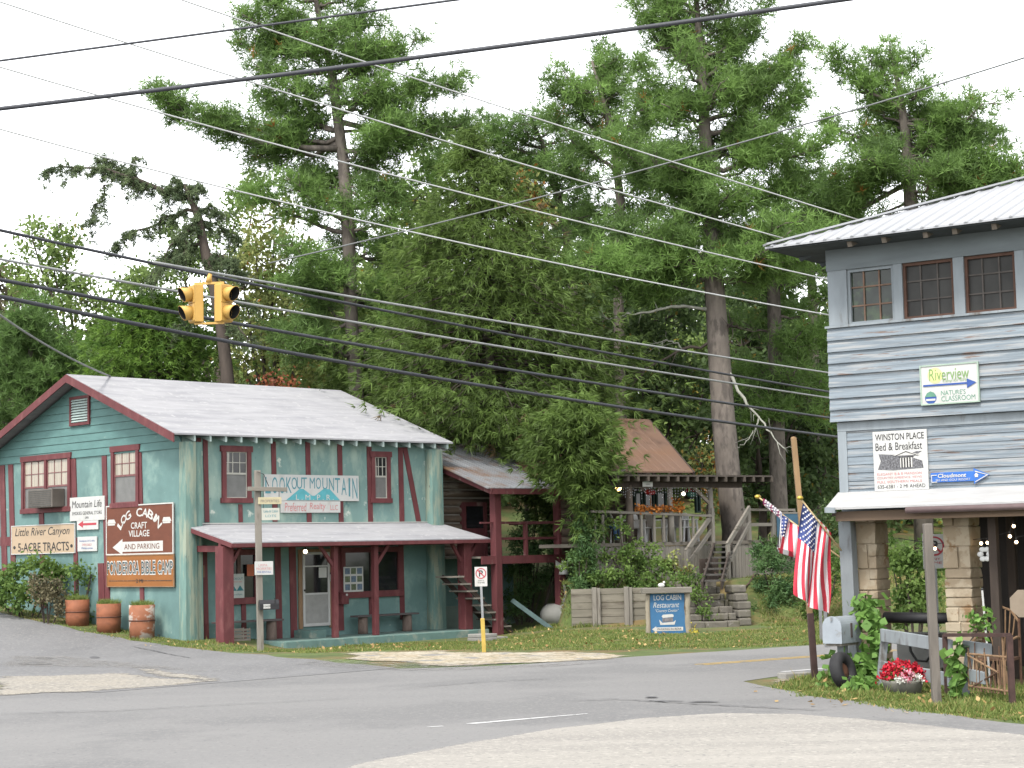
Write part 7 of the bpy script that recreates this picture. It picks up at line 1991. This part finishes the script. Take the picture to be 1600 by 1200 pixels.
# garland of orange flowers on the deck rail
a = QF.hit(994, 800, -.02); b = QF.hit(1068, 803, -.02)
gl = thing('orange_garland', 'garland of orange flowers along the restaurant deck rail', 'garland', QF.world(((a.x + b.x) / 2, -.02, trz)), 35)
n = 420; P = np.stack([rng.uniform(-(b.x - a.x) / 2, (b.x - a.x) / 2, n), rng.normal(0, .06, n), rng.normal(.10, .05, n)], 1)
P[:60, 0] = rng.normal((b.x - a.x) * .33, .10, 60); P[:60, 2] = rng.uniform(.0, .42, 60)
V, F, T = leaves(P, .10, rng.uniform(.1, .93, n), .0, .7); tri_mesh('petals', V, F, T, leaf_mat('orange_petals', (.24, .07, .012), (.48, .19, .04), .3), gl)
MB().tube([((a.x - b.x) / 2, 0, .06), ((b.x - a.x) / 2, 0, .06)], .015, 5).build('twine', M_barkd, gl)
# rust barrels used as planters along the gable
M_barrel = mat('rust_orange_barrel', (.27, .095, .045), .75, .15, 3.5, patch=(.17, .065, .035), patch_scale=3, patch_at=.6, patch_soft=.08)
M_barrelw = mat('flaking_barrel_paint', (.29, .11, .055), .75, .15, 3.5, patch=(.48, .43, .38), patch_scale=2.2, patch_at=.54, patch_soft=.04, patch_stretch=(1, 1, 1.6))
M_hoop = mat('dark_barrel_hoop', (.09, .035, .022), .7, .2, 5)
for (px, ptop, pbot, wpx, lab, mm) in ((121, 937, 971, 37, 'rust orange barrel planter nearest the purple bush', M_barrel), (170, 943, 978, 38, 'rust orange barrel planter, middle one under the brown signs', M_barrel),
                                       (222, 945, 993, 40, 'flaking rust barrel with white peeling top near the corner log', M_barrelw)):
    q = TG.world(TG.hit(px, pbot, -.55)); d = q.y; zt_ = at(px, ptop, d).z; q.z = min(q.z, ground_z(q.x, q.y))
    R0 = wpx / 2 / FPX * d; Hh = zt_ - q.z
    t = thing('barrel_planter', lab, 'planter', (q.x, q.y, q.z - .04), 0, 'barrels along the gable wall')
    Hh += .04
    MB().lathe([(R0 * .95, 0), (R0 * .97, Hh * .3), (R0 * 1.0, Hh * .34), (R0 * .985, Hh * .38), (R0, Hh * .62), (R0 * 1.02, Hh * .66), (R0 * .99, Hh * .7), (R0, Hh), (R0 * .94, Hh), (R0 * .92, Hh * .94), (.02, Hh * .94)], n=22).build('barrel', mm, t, True)
    MB().lathe([(R0 * 1.0, Hh * .53), (R0 * 1.025, Hh * .535), (R0 * 1.025, Hh * .565), (R0 * 1.0, Hh * .57)], n=22, cap=False).build('hoop', M_hoop, t, True)
    n = 160; ang = rng.uniform(0, 6.28, n); rr = R0 * .9 * rng.random(n) ** .5
    P = np.stack([np.cos(ang) * rr, np.sin(ang) * rr, np.full(n, Hh * .95)], 1)
    A = np.tile(np.array([0, 0, 1.0]), (n, 1)); V, F, T = needles(P, A, 3, .20, .014, rng.uniform(.2, .9, n), 1.6)
    tri_mesh('grass_tuft', V, F, T, M_grass, t)
# grass: one stuff object
def inpoly(poly, x, y):
    c = np.zeros(len(x), bool); n = len(poly)
    for i in range(n):
        x1, y1 = poly[i]; x2, y2 = poly[(i + 1) % n]
        cond = ((y1 > y) != (y2 > y)) & (x < (x2 - x1) * (y - y1) / (y2 - y1 + 1e-12) + x1)
        c ^= cond
    return c
GP = []; GS = []
def grass_area(poly, n, h):
    poly = [(p[0], p[1]) for p in poly]
    xs = [p[0] for p in poly]; ys = [p[1] for p in poly]
    x = rng.uniform(min(xs), max(xs), n); y = rng.uniform(min(ys), max(ys), n)
    k = inpoly(poly, x, y); x, y = x[k], y[k]
    jx = rng.normal(0, .10, len(x)) * (rng.random(len(x)) < .35); x = x + jx; y = y + rng.normal(0, .10, len(x)) * (jx != 0)
    z = np.array([ground_z(a, b) for a, b in zip(x, y)])
    GP.append(np.stack([x, y, z], 1)); cl = .55 + .5 * (np.sin(x * 2.1 + y) * np.sin(y * 2.7 - x * .6) + .6 * np.sin(x * 5.3 + 1) * np.sin(y * 4.9)) ; GS.append(h * np.clip(cl, .25, 1.6) * np.where(rng.random(len(x)) < .03, 2.2, 1.0))
grass_area([onz(*q) for q in [(1215, 1075), (1250, 1062), (1300, 1056), (1400, 1060), (1600, 1075), (1620, 1130), (1540, 1122), (1420, 1112), (1330, 1096), (1260, 1088)]], 30000, .10)
w2 = lambda a, b: Vector((TO.x, TO.y)) + V_ * a + U * b
grass_area([w2(-4, -2.1), w2(0, -1.15), (w2(14, -1.15)), w2(14, -.1), w2(0, -.05), w2(-.5, .3), w2(-1.9, .5), w2(-2, 3), w2(-5.5, -1.5)], 34000, .09)
grass_area([onz(430, 1012, -.1), onz(560, 1006, -.25), onz(740, 1004, -.3), onz(790, 992, -.2), onz(880, 984), onz(1010, 985), onz(1090, 990), onz(1190, 984), onz(1300, 975), onz(1300, 1006), onz(1180, 1012), onz(960, 1016), onz(760, 1016), onz(600, 1015), onz(470, 1021)], 60000, .07)
grass_area([(6.6, 49), (12, 49), (13, 56), (7, 55)], 26000, .14)
grass_area([(1.2, 51), (5, 51), (5, 53), (-.5, 54)], 9000, .12)
P = np.concatenate(GP); Sz = np.concatenate(GS)
n = len(P); K = 2
d = rng.normal(0, .5, (n * K, 3)); d[:, 2] = 1; d /= np.linalg.norm(d, axis=1, keepdims=True)
c = np.repeat(P, K, 0) + rng.normal(0, .02, (n * K, 3)) * np.array([1, 1, 0]); L = (np.repeat(Sz, K) * rng.uniform(.5, 1.3, n * K))[:, None]
s = np.cross(d, unit(n * K)); s /= np.linalg.norm(s, axis=1, keepdims=True)
V = np.empty((n * K * 3, 3)); V[0::3] = c - s * .011; V[1::3] = c + s * .011; V[2::3] = c + d * L
T = rng.uniform(.1, .93, n * K); T[rng.random(n * K) < .12] = .98
tag(tri_mesh('grass', V, np.arange(n * K * 3).reshape(-1, 3), T, M_grass), 'short grass along the verges, the bank and the corner island', 'grass', None, 'stuff')
# fallen leaves on the verges and gravel
n = 900
Pl = P[rng.integers(0, len(P), n)] + np.stack([rng.normal(0, .5, n), rng.normal(0, .5, n), np.full(n, .03)], 1)
Pl[:, 2] = [max(ground_z(a, b), 0 if b < 40 else -9) + .035 for a, b in Pl[:, :2]]
V, F, T = leaves(Pl, .10, rng.uniform(0, .9, n), .0, .7, 3.0)
tag(tri_mesh('fallen_leaves', V, F, T, leaf_mat('fallen_leaf', (.16, .09, .03), (.42, .30, .13), .2)), 'fallen brown leaves scattered over the grass verges', 'leaves', None, 'stuff')
